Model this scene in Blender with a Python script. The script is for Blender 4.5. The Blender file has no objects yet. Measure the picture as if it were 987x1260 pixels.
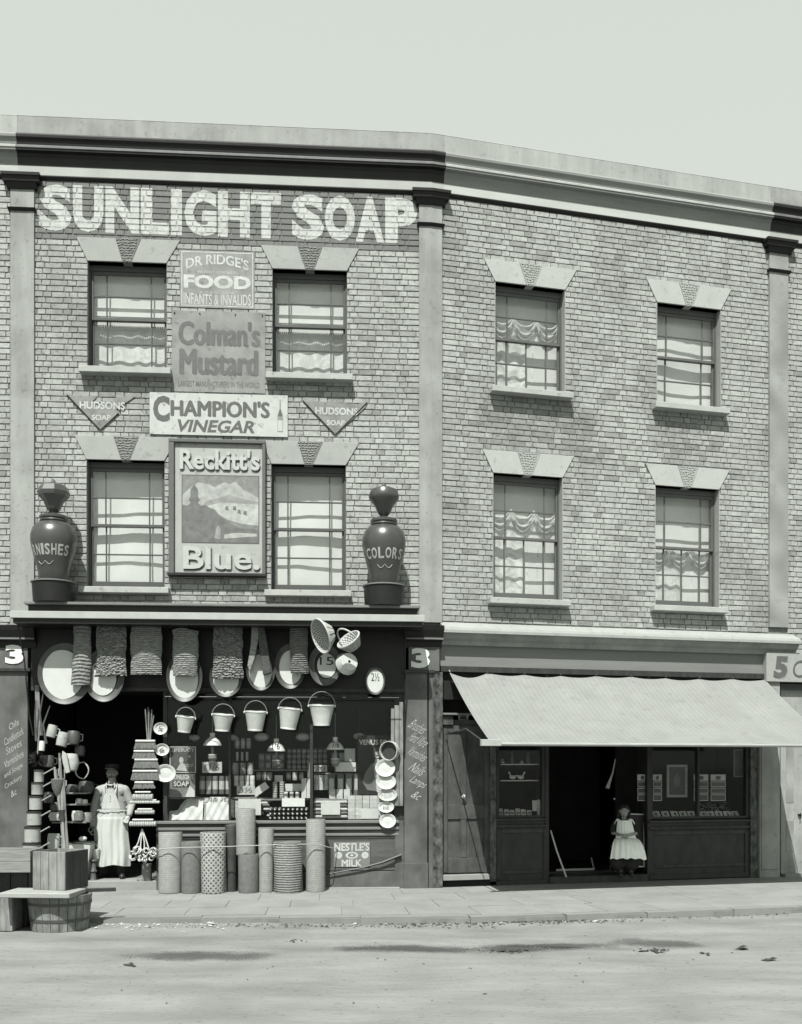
import bpy, bmesh, math, random
from mathutils import Vector, Matrix
random.seed(7)
R = math.radians
sc = bpy.context.scene
COL = sc.collection
# ------------------------------------------------------------------ camera, sky, sun, exposure
FPX, CX, HY, H = 1250.0, 493.5, 940.0, 1.69       # focal length, principal column, horizon row (photo pixels), eye height
cam_d = bpy.data.cameras.new('camera'); cam = bpy.data.objects.new('camera', cam_d); COL.objects.link(cam)
cam.location = (0, 0, H); cam.rotation_euler = (R(90), 0, 0)
cam_d.sensor_fit = 'HORIZONTAL'; cam_d.sensor_width = 36.0; cam_d.lens = 36.0 * FPX / 987.0
cam_d.shift_y = (HY - 630.0) / 987.0
cam_d.clip_start = 0.1; cam_d.clip_end = 2000
sc.camera = cam
SUN = Vector((0.12, 0.65, -1.0)).normalized()
world = bpy.data.worlds.new("World"); sc.world = world; world.use_nodes = True
nt = world.node_tree; nt.nodes.clear()
wo = nt.nodes.new('ShaderNodeOutputWorld'); bg = nt.nodes.new('ShaderNodeBackground')
sky = nt.nodes.new('ShaderNodeTexSky'); sky.sky_type = 'NISHITA'; sky.sun_disc = False
sky.sun_elevation = math.asin(-SUN.z); sky.sun_rotation = math.atan2(-SUN.x, -SUN.y)
sky.air_density = 1.0; sky.dust_density = 3.0; sky.ozone_density = 1.0
bw = nt.nodes.new('ShaderNodeRGBToBW'); tint = nt.nodes.new('ShaderNodeMixRGB'); tint.blend_type = 'MULTIPLY'; tint.inputs[0].default_value = 1
tint.inputs[2].default_value = (0.935, 1.0, 0.92, 1)
nt.links.new(sky.outputs[0], bw.inputs[0])
flat = nt.nodes.new('ShaderNodeMixRGB'); flat.inputs[0].default_value = 0.6     # a thin even haze over the whole sky
flat.inputs[2].default_value = (7.5, 7.5, 7.5, 1)
nt.links.new(bw.outputs[0], flat.inputs[1]); nt.links.new(flat.outputs[0], tint.inputs[1])
nt.links.new(tint.outputs[0], bg.inputs[0]); bg.inputs[1].default_value = 0.081
nt.links.new(bg.outputs[0], wo.inputs[0])
sl = bpy.data.lights.new('sun', 'SUN'); sl.energy = 5.0; sl.angle = R(0.5); sl.color = (1, 0.99, 0.965)
so = bpy.data.objects.new('sun', sl); COL.objects.link(so)
so.rotation_euler = SUN.to_track_quat('-Z', 'Y').to_euler()
sc.view_settings.view_transform = 'Standard'; sc.view_settings.look = 'None'
sc.view_settings.exposure = 0.80; sc.view_settings.gamma = 1.0

# ------------------------------------------------------------------ materials
TR, TG, TB = 0.96, 1.0, 0.945
AF = 0.58            # one factor on every base colour, paired with the exposure
def g(v): return (v*TR, v*TG, v*TB, 1)
def M(name, v, rough=0.8, var=0.2, scale=6.0, bump=0.0, bscale=60.0, metal=0.0, spec=0.3, stretch=(1,1,1), rnd=0.0,
      v2=None, blot=0.0, blotscale=1.2, coord='pos', speck=0.0, speckscale=26, pattern=None, pamp=0.5, pf=40.0, emis=0):
    m = bpy.data.materials.new(name); m.use_nodes = True; t = m.node_tree; N = t.nodes; L = t.links
    b = N['Principled BSDF']; b.inputs['Roughness'].default_value = rough; b.inputs['Metallic'].default_value = metal
    b.inputs['Specular IOR Level'].default_value = spec
    if coord == 'pos': src = N.new('ShaderNodeNewGeometry').outputs['Position']
    elif coord == 'uv': src = N.new('ShaderNodeTexCoord').outputs['UV']
    else: src = N.new('ShaderNodeTexCoord').outputs['Object']
    mp = N.new('ShaderNodeMapping'); mp.inputs['Scale'].default_value = stretch; L.new(src, mp.inputs[0])
    n1 = N.new('ShaderNodeTexNoise'); n1.inputs['Scale'].default_value = scale; n1.inputs['Detail'].default_value = 6; n1.inputs['Roughness'].default_value = 0.62
    L.new(mp.outputs[0], n1.inputs[0])
    mr = N.new('ShaderNodeMapRange'); mr.inputs[1].default_value = 0.3; mr.inputs[2].default_value = 0.7
    mr.inputs[3].default_value = 1-var; mr.inputs[4].default_value = 1+var
    L.new(n1.outputs[0], mr.inputs[0]); val = mr.outputs[0]
    def mul(a, bb):
        q = N.new('ShaderNodeMath'); q.operation = 'MULTIPLY'; L.new(a, q.inputs[0])
        if isinstance(bb, float): q.inputs[1].default_value = bb
        else: L.new(bb, q.inputs[1])
        return q.outputs[0]
    if blot:
        n2 = N.new('ShaderNodeTexNoise'); n2.inputs['Scale'].default_value = blotscale; n2.inputs['Detail'].default_value = 4
        L.new(src, n2.inputs[0])
        m2 = N.new('ShaderNodeMapRange'); m2.inputs[1].default_value = 0.42; m2.inputs[2].default_value = 0.66
        m2.inputs[3].default_value = 1+blot*0.3; m2.inputs[4].default_value = 1-blot
        L.new(n2.outputs[0], m2.inputs[0]); val = mul(val, m2.outputs[0])
    if speck:
        n7 = N.new('ShaderNodeTexNoise'); n7.inputs['Scale'].default_value = speckscale; n7.inputs['Detail'].default_value = 5; L.new(src, n7.inputs[0])
        m7 = N.new('ShaderNodeMapRange'); m7.inputs[1].default_value = 0.60; m7.inputs[2].default_value = 0.69; m7.inputs[3].default_value = 1; m7.inputs[4].default_value = 1-speck
        L.new(n7.outputs[0], m7.inputs[0]); val = mul(val, m7.outputs[0])
    if rnd:
        oi = N.new('ShaderNodeObjectInfo'); m3 = N.new('ShaderNodeMapRange'); m3.inputs[3].default_value = 1-rnd; m3.inputs[4].default_value = 1+rnd
        L.new(oi.outputs['Random'], m3.inputs[0]); val = mul(val, m3.outputs[0])
    pat = None
    if pattern:
        sx = N.new('ShaderNodeSeparateXYZ'); L.new(src, sx.inputs[0])
        def mm(op, a, b_):
            q = N.new('ShaderNodeMath'); q.operation = op
            for i, z in enumerate((a, b_)):
                if z is None: continue
                if isinstance(z, (int, float)): q.inputs[i].default_value = z
                else: L.new(z, q.inputs[i])
            return q.outputs[0]
        nz = N.new('ShaderNodeTexNoise'); nz.inputs['Scale'].default_value = 9; L.new(src, nz.inputs[0])
        wob = mm('MULTIPLY', nz.outputs[0], 1.6)
        X, Y, Z = sx.outputs
        if pattern == 'diamond':
            a = mm('SINE', mm('ADD', mm('MULTIPLY', mm('ADD', X, Y), pf), wob), None); c = mm('SINE', mm('ADD', mm('MULTIPLY', mm('SUBTRACT', X, Y), pf), wob), None)
            pat = mm('MAXIMUM', a, c)
        elif pattern == 'herring':
            a = mm('SINE', mm('ADD', mm('MULTIPLY', mm('ADD', mm('MULTIPLY', mm('PINGPONG', X, 0.022), 1.6), Y), pf), wob), None); pat = a
        elif pattern == 'rib':
            pat = mm('SINE', mm('ADD', mm('MULTIPLY', Y, pf), mm('MULTIPLY', wob, 2.0)), None)
        elif pattern == 'ribx':
            pat = mm('SINE', mm('MULTIPLY', X, pf), None)
        elif pattern == 'stripe':
            a = mm('SINE', mm('MULTIPLY', X, pf), None); b2 = mm('SINE', mm('MULTIPLY', X, pf*2.37), None)
            pat = mm('MULTIPLY', a, b2)
        elif pattern == 'weave':
            a = mm('SINE', mm('MULTIPLY', X, pf), None); c = mm('SINE', mm('MULTIPLY', Y, pf), None); pat = mm('MULTIPLY', a, c)
        m4 = N.new('ShaderNodeMapRange'); m4.inputs[1].default_value = -1; m4.inputs[2].default_value = 1
        m4.inputs[3].default_value = 1-pamp; m4.inputs[4].default_value = 1+pamp*0.4
        L.new(pat, m4.inputs[0]); val = mul(val, m4.outputs[0])
    cc = N.new('ShaderNodeCombineColor')
    for i, tn in enumerate((TR, TG, TB)): L.new(mul(val, float(v*tn*AF)), cc.inputs[i])
    L.new(cc.outputs[0], b.inputs['Base Color'])
    if bump or pat is not None:
        n5 = N.new('ShaderNodeTexNoise'); n5.inputs['Scale'].default_value = bscale; n5.inputs['Detail'].default_value = 4; L.new(mp.outputs[0], n5.inputs[0])
        bp = N.new('ShaderNodeBump'); bp.inputs['Strength'].default_value = max(bump, 0.35 if pat is not None else 0); bp.inputs['Distance'].default_value = 0.01
        hsrc = n5.outputs[0]
        if pat is not None:
            q = N.new('ShaderNodeMath'); q.operation = 'ADD'; L.new(pat, q.inputs[0]); L.new(n5.outputs[0], q.inputs[1]); hsrc = q.outputs[0]
        L.new(hsrc, bp.inputs['Height']); L.new(bp.outputs[0], b.inputs['Normal'])
    return m
def glass_mat(name, tr, refl=0.06, dirt=0.06):
    m = bpy.data.materials.new(name); m.use_nodes = True; t = m.node_tree; N = t.nodes; L = t.links; N.clear()
    o = N.new('ShaderNodeOutputMaterial'); tp = N.new('ShaderNodeBsdfTransparent'); tp.inputs[0].default_value = (tr, tr, tr, 1)
    gl = N.new('ShaderNodeBsdfGlossy'); gl.inputs[0].default_value = g(0.95); gl.inputs['Roughness'].default_value = 0.03
    lw = N.new('ShaderNodeLayerWeight'); lw.inputs[0].default_value = 0.5
    pw = N.new('ShaderNodeMath'); pw.operation = 'POWER'; pw.inputs[1].default_value = 5.0; L.new(lw.outputs['Facing'], pw.inputs[0])
    fr = N.new('ShaderNodeMath'); fr.operation = 'MULTIPLY_ADD'; fr.inputs[1].default_value = 0.9; fr.inputs[2].default_value = refl; L.new(pw.outputs[0], fr.inputs[0])
    mx = N.new('ShaderNodeMixShader'); L.new(fr.outputs[0], mx.inputs[0]); L.new(tp.outputs[0], mx.inputs[1]); L.new(gl.outputs[0], mx.inputs[2])
    if dirt == 0: L.new(mx.outputs[0], o.inputs[0]); return m
    df = N.new('ShaderNodeBsdfDiffuse'); df.inputs[0].default_value = g(0.5)
    m2 = N.new('ShaderNodeMixShader'); ns = N.new('ShaderNodeTexNoise'); ns.inputs['Scale'].default_value = 2.2; ns.inputs['Detail'].default_value = 5
    L.new(N.new('ShaderNodeNewGeometry').outputs['Position'], ns.inputs[0])
    q = N.new('ShaderNodeMath'); q.operation = 'MULTIPLY'; q.inputs[1].default_value = dirt*2; L.new(ns.outputs[0], q.inputs[0])
    L.new(q.outputs[0], m2.inputs[0]); L.new(mx.outputs[0], m2.inputs[1]); L.new(df.outputs[0], m2.inputs[2])
    L.new(m2.outputs[0], o.inputs[0])
    return m
def lace_mat(name, v, hole=0.35, scale=9.0):
    m = bpy.data.materials.new(name); m.use_nodes = True; t = m.node_tree; N = t.nodes; L = t.links; N.clear()
    o = N.new('ShaderNodeOutputMaterial'); d = N.new('ShaderNodeBsdfDiffuse'); d.inputs[0].default_value = g(v)
    tp = N.new('ShaderNodeBsdfTransparent'); pos = N.new('ShaderNodeNewGeometry').outputs['Position']
    n = N.new('ShaderNodeTexNoise'); n.inputs['Scale'].default_value = scale; n.inputs['Detail'].default_value = 5; n.inputs['Distortion'].default_value = 1.4
    L.new(pos, n.inputs[0]); mr = N.new('ShaderNodeMapRange'); mr.inputs[1].default_value = 0.42; mr.inputs[2].default_value = 0.62
    mr.inputs[3].default_value = 0.02; mr.inputs[4].default_value = hole; L.new(n.outputs[0], mr.inputs[0])
    mx = N.new('ShaderNodeMixShader'); L.new(mr.outputs[0], mx.inputs[0]); L.new(d.outputs[0], mx.inputs[1]); L.new(tp.outputs[0], mx.inputs[2])
    L.new(mx.outputs[0], o.inputs[0]); return m

BR = [M('brick_tone_%d' % i, v, 0.9, 0.20, 14, 0.6, 80, blot=0.22, blotscale=0.8, speck=.45, speckscale=30) for i, v in enumerate((0.485, 0.46, 0.43, 0.385, 0.32))]
BRP = [M('brick_painted_%d' % i, v, 0.85, 0.12, 14, 0.4, 90) for i, v in enumerate((0.225, 0.21, 0.195))]
m_mortar = M('mortar', 0.235, 0.95, 0.3, 20, 0.5, 120)
m_letter = M('white_sign_paint', 0.62, 0.75, 0.14, 18, 0.2, blot=.12, blotscale=5, speck=.35, speckscale=24)
m_letterj = M('white_paint_in_joints', 0.50, 0.9, 0.4, 30)
m_stucco = M('grey_stucco', 0.385, 0.85, 0.12, 5.0, 0.3, 70, stretch=(1.6,1.6,0.16), speck=.2, speckscale=18, blot=0.18, blotscale=2.2)
m_stuccoL = M('pale_stucco', 0.45, 0.8, 0.11, 5.0, 0.3, 70, stretch=(1.6,1.6,0.16), speck=.18, speckscale=18, blot=.10, blotscale=1.5)
m_stuccoD = M('weathered_stucco', 0.36, 0.9, 0.22, 5.0, 0.4, 60, blot=0.35, blotscale=2.5)
m_frieze = M('frieze_paint', 0.50, 0.8, 0.08, 3, 0.1, stretch=(1,1,.4))
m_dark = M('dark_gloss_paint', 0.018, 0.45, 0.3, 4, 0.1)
m_darkm = M('dark_moulding_paint', 0.018, 0.6, 0.4, 5, 0.1, stretch=(.4,.4,2))
m_lint = M('lintel_paint', 0.42, 0.8, 0.07, 4, 0.2, speck=.2, speckscale=14)
m_lintL = M('white_lintel_paint', 0.53, 0.8, 0.06, 4, 0.2, speck=.18, speckscale=14)
m_keyd = M('keystone_dark', 0.22, 0.9, 0.3, 30, 0.6)
m_key = M('keystone_vermiculated', 0.48, 0.9, 0.3, 40, 0.9, 40)
m_keyL = M('keystone_white', 0.46, 0.9, 0.1, 40, 0.4, 40)
m_sill = M('stone_sill_paint', 0.50, 0.8, 0.12, 6, 0.3, speck=.35, speckscale=12)
m_sash = M('sash_paint', 0.10, 0.5, 0.1, 6)
m_sashL = M('sash_paint_light', 0.14, 0.5, 0.1, 6)
m_glass = glass_mat('window_glass', 0.97, refl=0.03, dirt=0.03)
m_glassS = glass_mat('shop_glass', 0.975, refl=0.012, dirt=0)
m_blind = M('blind_cloth', 0.86, 0.9, 0.05, 5)
m_blindD = M('holland_blind', 0.80, 0.9, 0.06, 5)
m_curt = lace_mat('lace_curtain', 0.52, 0.22, 7); m_swag = lace_mat('swag_lace', 0.40, 0.35, 9); m_pan = M('worn_pale_enamel', 0.46, 0.45, 0.15, 9, speck=.3, speckscale=20)
m_curt2 = lace_mat('patterned_lace_curtain', 0.54, 0.50, 5)
m_room = M('room_plaster', 0.10, 0.9, 0.1)
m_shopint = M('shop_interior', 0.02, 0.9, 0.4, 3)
m_wood = M('plain_wood', 0.29, 0.8, 0.30, 5, 0.4, 40, stretch=(6,6,.7), blot=.3, blotscale=5)
m_woodh = M('plain_wood_horizontal', 0.30, 0.8, 0.25, 5, 0.3, 40, stretch=(.7,.7,7))
m_woodL = M('pale_wood', 0.42, 0.8, 0.15, 6, 0.2, 40, stretch=(.7,.7,5))
m_woodD = M('dark_stained_wood', 0.045, 0.5, 0.35, 4, 0.2, 30, stretch=(3,3,.6))
m_riser = M('grained_stallboard', 0.11, 0.55, 0.3, 5, 0.1, stretch=(.6,.6,4))
m_pil = M('worn_pilaster_paint', 0.13, 0.7, 0.28, 5, 0.2, 60, stretch=(1,1,.5), blot=0.25, blotscale=3)
m_chalk = M('chalk_writing', 0.50, 0.9, 0.3, 60)
m_white = M('white_enamel', 0.72, 0.4, 0.05, 9)
m_paper = M('white_paper', 0.70, 0.85, 0.07, 14)
m_paperg = M('grey_paper', 0.55, 0.85, 0.15, 14)
m_grey = M('grey_paint', 0.22, 0.7, 0.12, 9)
m_ink = M('printing_ink', 0.045, 0.6, 0.1, 20)
m_inkg = M('faded_ink', 0.13, 0.7, 0.15, 20)
m_galv = M('galvanised_iron', 0.85, 0.45, 0.10, 12, metal=0.25, spec=.5)
m_galvd = M('dull_galvanised_iron', 0.13, 0.5, 0.15, 10, metal=0.4)
m_wire = M('wire', 0.35, 0.5, 0.1, metal=.3)
m_black = M('black_cloth', 0.018, 0.9, 0.2)
m_coir = M('coir_matting', 0.27, 0.95, 0.40, 30, 0.9, 70, stretch=(.5,.5,2.2), rnd=0.25)
m_coird = M('coir_edge', 0.10, 0.95, 0.40, 30, 0.9, 70)
m_wick = M('wicker', 0.6, 0.7, 0.3, 30, 0.5, coord='uv', pattern='weave', pf=120, pamp=.75)
m_wick2 = M('wicker_cane', 0.6, 0.7, 0.25, 30)
m_urn = M('glossy_urn_paint', 0.07, 0.30, 0.15, 5, spec=0.6)
m_gold = M('gilt_letters', 0.5, 0.5, 0.1, 9)
m_marb = None

# ------------------------------------------------------------------ facade frames
class Frame:
    def __init__(s, ox, oy, deg):
        s.ox, s.oy, s.th = ox, oy, R(deg); s.c, s.s = math.cos(s.th), math.sin(s.th)
    def u(s, px, w=0.0):
        a = (px-CX)/FPX
        return (a*(s.oy - w*s.c) - s.ox - w*s.s)/(s.c - a*s.s)
    def depth(s, u, w=0.0): return s.oy + u*s.s - w*s.c
    def uz(s, px, py, w=0.0):
        u = s.u(px, w); return u, H + (HY-py)*s.depth(u, w)/FPX
    def z(s, px, py, w=0.0): return s.uz(px, py, w)[1]
    def k(s, px, w=0.0): return s.depth(s.u(px, w), w)/FPX        # metres per pixel there
    def world(s, u, y, z): return Vector((s.ox + u*s.c - y*s.s, s.oy + u*s.s + y*s.c, z))
    def local(s, X, Y):
        dx, dy = X-s.ox, Y-s.oy; return (dx*s.c + dy*s.s, -dx*s.s + dy*s.c)
    def mat(s): return Matrix.Translation((s.ox, s.oy, 0)) @ Matrix.Rotation(s.th, 4, 'Z')
D0 = 13.9
OX = (530-CX)/FPX*D0
FL = Frame(OX, D0, 4.0)
FR = Frame(OX, D0, 14.1)
def r2l(u, y=0.0):
    p = FR.world(u, y, 0); return FL.local(p.x, p.y)

# ------------------------------------------------------------------ object helpers
def tag(o, label=None, cat=None, group=None, kind=None):
    if label: o['label'] = label
    if cat: o['category'] = cat
    if group: o['group'] = group
    if kind: o['kind'] = kind
    return o
def empty(name, loc, rz, label=None, cat=None, group=None, kind=None):
    o = bpy.data.objects.new(name, None); COL.objects.link(o); o.location = loc; o.rotation_euler = (0, 0, rz)
    o.empty_display_size = 0.1
    return tag(o, label, cat, group, kind)
def thing(name, label, cat, F, px, py, w=0.0, rz=0.0, group=None, kind=None):
    u, z = F.uz(px, py, w)
    return empty(name, F.world(u, -w, z), F.th + rz, label, cat, group, kind)
_fc = {}
def font2d(s, bold=0.0, ext=0.0):
    k = (s, bold, ext)
    if k in _fc: return _fc[k]
    cu = bpy.data.curves.new('t', 'FONT'); cu.body = s; cu.offset = bold; cu.extrude = ext; cu.resolution_u = 3
    o = bpy.data.objects.new('t', cu); COL.objects.link(o)
    me = bpy.data.meshes.new_from_object(o.evaluated_get(bpy.context.evaluated_depsgraph_get()))
    vs = [tuple(v.co) for v in me.vertices]; fs = [tuple(p.vertices) for p in me.polygons]
    bpy.data.objects.remove(o); bpy.data.curves.remove(cu); bpy.data.meshes.remove(me)
    x0 = min(v[0] for v in vs); x1 = max(v[0] for v in vs); y0 = min(v[1] for v in vs); y1 = max(v[1] for v in vs)
    vs = [((v[0]-x0)/(x1-x0), (v[1]-y0)/(y1-y0), v[2]) for v in vs]
    _fc[k] = (vs, fs); return _fc[k]
class MB:
    def __init__(s): s.v = []; s.f = []; s.m = []; s.uv = {}; s.sm = set(); s.T = Matrix.Identity(4)
    def add(s, vs, fs, m=0, smooth=False, uvs=None):
        b = len(s.v)
        for p in vs: s.v.append(tuple(s.T @ Vector(p)))
        for i, f in enumerate(fs):
            if uvs: s.uv[len(s.f)] = uvs[i]
            if smooth: s.sm.add(len(s.f))
            s.f.append(tuple(b+j for j in f)); s.m.append(m)
        return s
    def box(s, x0, x1, y0, y1, z0, z1, m=0):
        v = [(x, y, z) for z in (z0, z1) for y in (y0, y1) for x in (x0, x1)]
        return s.add(v, [(0,2,3,1), (4,5,7,6), (0,1,5,4), (2,6,7,3), (0,4,6,2), (1,3,7,5)], m)
    def quad(s, a, b, c, d, m=0, uvs=None): return s.add([a, b, c, d], [(0,1,2,3)], m, uvs=uvs)
    def prism(s, poly, y0, y1, m=0):          # polygon in x-z, counter-clockwise seen from -y
        n = len(poly); v = [(p[0], y0, p[1]) for p in poly] + [(p[0], y1, p[1]) for p in poly]
        f = [tuple(range(n)), tuple(range(2*n-1, n-1, -1))] + [(i, i+n, (i+1) % n+n, (i+1) % n) for i in range(n)]
        return s.add(v, f, m)
    def prismz(s, poly, z0, z1, m=0):
        n = len(poly); v = [(p[0], p[1], z0) for p in poly] + [(p[0], p[1], z1) for p in poly]
        f = [tuple(range(n-1, -1, -1)), tuple(range(n, 2*n))] + [(i, (i+1) % n, (i+1) % n+n, i+n) for i in range(n)]
        return s.add(v, f, m)
    def lathe(s, prof, seg=24, c=(0,0,0), sx=1, sy=1, m=0, smooth=True, cap0=True, cap1=True, a0=0, wob=0, T=None):
        vs, fs, uvs = [], [], []; n = len(prof); L = 0; ls = [0]
        for i in range(1, n): L += math.dist(prof[i], prof[i-1]); ls.append(L)
        rm = max(p[0] for p in prof)
        for i, (r, z) in enumerate(prof):
            for j in range(seg):
                a = a0 + 2*math.pi*j/seg; rr = r*(1+wob*math.sin(3*a+z*7)+wob*.5*math.sin(7*a+z*15))
                p = Vector((c[0]+rr*math.cos(a)*sx, c[1]+rr*math.sin(a)*sy, c[2]+z))
                vs.append(tuple(T @ p) if T else tuple(p))
        for i in range(n-1):
            for j in range(seg):
                k = (j+1) % seg
                fs.append((i*seg+j, i*seg+k, (i+1)*seg+k, (i+1)*seg+j))
                u0, u1 = 2*math.pi*rm*j/seg, 2*math.pi*rm*(j+1)/seg
                uvs.append([(u0, ls[i]), (u1, ls[i]), (u1, ls[i+1]), (u0, ls[i+1])])
        s.add(vs, fs, m, smooth, uvs)
        b = len(s.v)-len(vs)
        if cap0 and prof[0][0] > 1e-5: s.f.append(tuple(b+j for j in range(seg-1, -1, -1))); s.m.append(m)
        if cap1 and prof[-1][0] > 1e-5: s.f.append(tuple(b+(n-1)*seg+j for j in range(seg))); s.m.append(m)
        return s
    def tube(s, pts, r, seg=6, m=0, closed=False, smooth=True):
        P = [Vector(p) for p in pts]; n = len(P); rr = r if isinstance(r, (list, tuple)) else [r]*n
        vs, fs = [], []; up = Vector((0,0,1))
        prev = None
        for i in range(n):
            if closed: d = (P[(i+1) % n]-P[i-1])
            else: d = P[min(i+1, n-1)]-P[max(i-1, 0)]
            d = d.normalized() if d.length > 1e-9 else Vector((0,0,1))
            if prev is None:
                a = up if abs(d.dot(up)) < .9 else Vector((1,0,0)); x = d.cross(a).normalized()
            else:
                x = (prev - d*prev.dot(d)); x = x.normalized() if x.length > 1e-6 else d.orthogonal().normalized()
            prev = x; y = d.cross(x)
            for j in range(seg):
                t = 2*math.pi*j/seg; vs.append(tuple(P[i] + (x*math.cos(t)+y*math.sin(t))*rr[i]))
        for i in range(n if closed else n-1):
            k = (i+1) % n
            for j in range(seg): l = (j+1) % seg; fs.append((i*seg+j, i*seg+l, k*seg+l, k*seg+j))
        if not closed: fs += [tuple(range(seg-1, -1, -1)), tuple((n-1)*seg+j for j in range(seg))]
        return s.add(vs, fs, m, smooth)
    def ell(s, c, r, seg=14, rings=8, m=0):
        if isinstance(r, (int, float)): r = (r, r, r)
        pr = [(math.sin(math.pi*i/rings), -math.cos(math.pi*i/rings)) for i in range(rings+1)]
        vs = [(c[0], c[1], c[2]-r[2])]; fs = []
        for i in range(1, rings):
            for j in range(seg):
                a = 2*math.pi*j/seg; vs.append((c[0]+r[0]*pr[i][0]*math.cos(a), c[1]+r[1]*pr[i][0]*math.sin(a), c[2]+r[2]*pr[i][1]))
        vs.append((c[0], c[1], c[2]+r[2])); t = len(vs)-1
        for j in range(seg):
            k = (j+1) % seg; fs.append((0, 1+k, 1+j)); fs.append((t, 1+(rings-2)*seg+j, 1+(rings-2)*seg+k))
            for i in range(rings-2): a = 1+i*seg; fs.append((a+j, a+k, a+seg+k, a+seg+j))
        return s.add(vs, fs, m, True)
    def cap(s, p0, p1, r0, r1, seg=12, m=0):        # tapered capsule
        p0, p1 = Vector(p0), Vector(p1); d = p1-p0; L = d.length; q = d.to_track_quat('Z', 'Y').to_matrix().to_4x4()
        pr = [(0.001, -r0)] + [(r0*math.cos(a), r0*math.sin(a)) for a in (R(-60), R(-30), 0)] + [(r1*math.cos(a), L+r1*math.sin(a)) for a in (0, R(30), R(60))] + [(0.001, L+r1)]
        return s.lathe(pr, seg, m=m, T=Matrix.Translation(p0) @ q, cap0=False, cap1=False)
    def text(s, t, x0, x1, z0, z1, y=0.0, bold=0.0, m=0, slant=0.0, warp=None, ext=0.0, rot=0.0, stamp=0.0):
        if stamp:
            for i, (dx, dz) in enumerate(((-1, 0), (1, 0), (0, -.6), (0, .6), (-.5, .4), (.5, -.4))): s.text(t, x0+stamp*(1+dx), x1+stamp*(dx-1), z0+stamp*(.6+dz), z1+stamp*(dz-.6), y-.00012*(i+1), bold, m, slant, warp, ext, rot)
            return s
        vs, fs = font2d(t, bold, 0.02 if ext else 0.0); out = []
        w, h = x1-x0, z1-z0; cxx, czz = (x0+x1)/2, (z0+z1)/2
        for a, b, e in vs:
            X = x0 + a*w + slant*(b-.5)*h; Z = z0 + b*h
            if rot: dx, dz = X-cxx, Z-czz; X, Z = cxx+dx*math.cos(rot)-dz*math.sin(rot), czz+dx*math.sin(rot)+dz*math.cos(rot)
            Y = y - (ext*(e/0.04+.5) if ext else 0)
            out.append(warp(X, Y, Z) if warp else (X, Y, Z))
        return s.add(out, fs, m)
    def letters(s, word, x0, x1, z0, z1, **kw):     # a word whose letters share the width by their own natural widths
        return s.text(word, x0, x1, z0, z1, **kw)
    def sweep(s, path, prof, m=0, mats=None, smooth=False):
        n = len(path); P = [Vector(p) for p in path]; no = []
        for i in range(n-1): d = (P[i+1]-P[i]).normalized(); no.append(Vector((d.y, -d.x)))
        vs = []; k = len(prof)
        for i in range(n):
            if i == 0: mn = no[0]
            elif i == n-1: mn = no[-1]
            else: mn = (no[i-1]+no[i])/(1+no[i-1].dot(no[i]))
            for w, z in prof: q = P[i]+mn*w; vs.append((q.x, q.y, z))
        b = len(s.v); s.add(vs, [], m)
        for i in range(n-1):
            for j in range(k):
                l = (j+1) % k; s.f.append((b+i*k+j, b+(i+1)*k+j, b+(i+1)*k+l, b+i*k+l)); s.m.append(mats[j] if mats else m)
        s.f.append(tuple(b+j for j in range(k))); s.m.append(m)
        s.f.append(tuple(b+(n-1)*k+j for j in range(k-1, -1, -1))); s.m.append(m)
        return s
    def wall(s, us, zs, solid, y0, y1, m=0):
        us = sorted(set(us)); zs = sorted(set(zs)); nu, nz = len(us)-1, len(zs)-1
        S = [[solid((us[i]+us[i+1])/2, (zs[j]+zs[j+1])/2) for j in range(nz)] for i in range(nu)]
        def sol(i, j): return 0 <= i < nu and 0 <= j < nz and S[i][j]
        for i in range(nu):
            for j in range(nz):
                if not S[i][j]: continue
                a, b, c, d = us[i], us[i+1], zs[j], zs[j+1]
                s.quad((a,y0,c), (b,y0,c), (b,y0,d), (a,y0,d), m); s.quad((a,y1,c), (a,y1,d), (b,y1,d), (b,y1,c), m)
                if not sol(i-1, j): s.quad((a,y0,c), (a,y0,d), (a,y1,d), (a,y1,c), m)
                if not sol(i+1, j): s.quad((b,y0,c), (b,y1,c), (b,y1,d), (b,y0,d), m)
                if not sol(i, j-1): s.quad((a,y0,c), (a,y1,c), (b,y1,c), (b,y0,c), m)
                if not sol(i, j+1): s.quad((a,y0,d), (b,y0,d), (b,y1,d), (a,y1,d), m)
        return s
    def sheet(s, fn, nu, nv, thick=0.0, m=0, smooth=True, uvs=(1,1)):   # fn(a,b) in 0..1 -> point
        vs = [tuple(fn(i/nu, j/nv)) for j in range(nv+1) for i in range(nu+1)]; fs = []; uv = []
        for j in range(nv):
            for i in range(nu):
                a = j*(nu+1)+i; fs.append((a, a+1, a+nu+2, a+nu+1))
                uv.append([(i/nu*uvs[0], j/nv*uvs[1]), ((i+1)/nu*uvs[0], j/nv*uvs[1]), ((i+1)/nu*uvs[0], (j+1)/nv*uvs[1]), (i/nu*uvs[0], (j+1)/nv*uvs[1])])
        s.add(vs, fs, m, smooth, uv); s.thick = thick; return s
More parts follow.
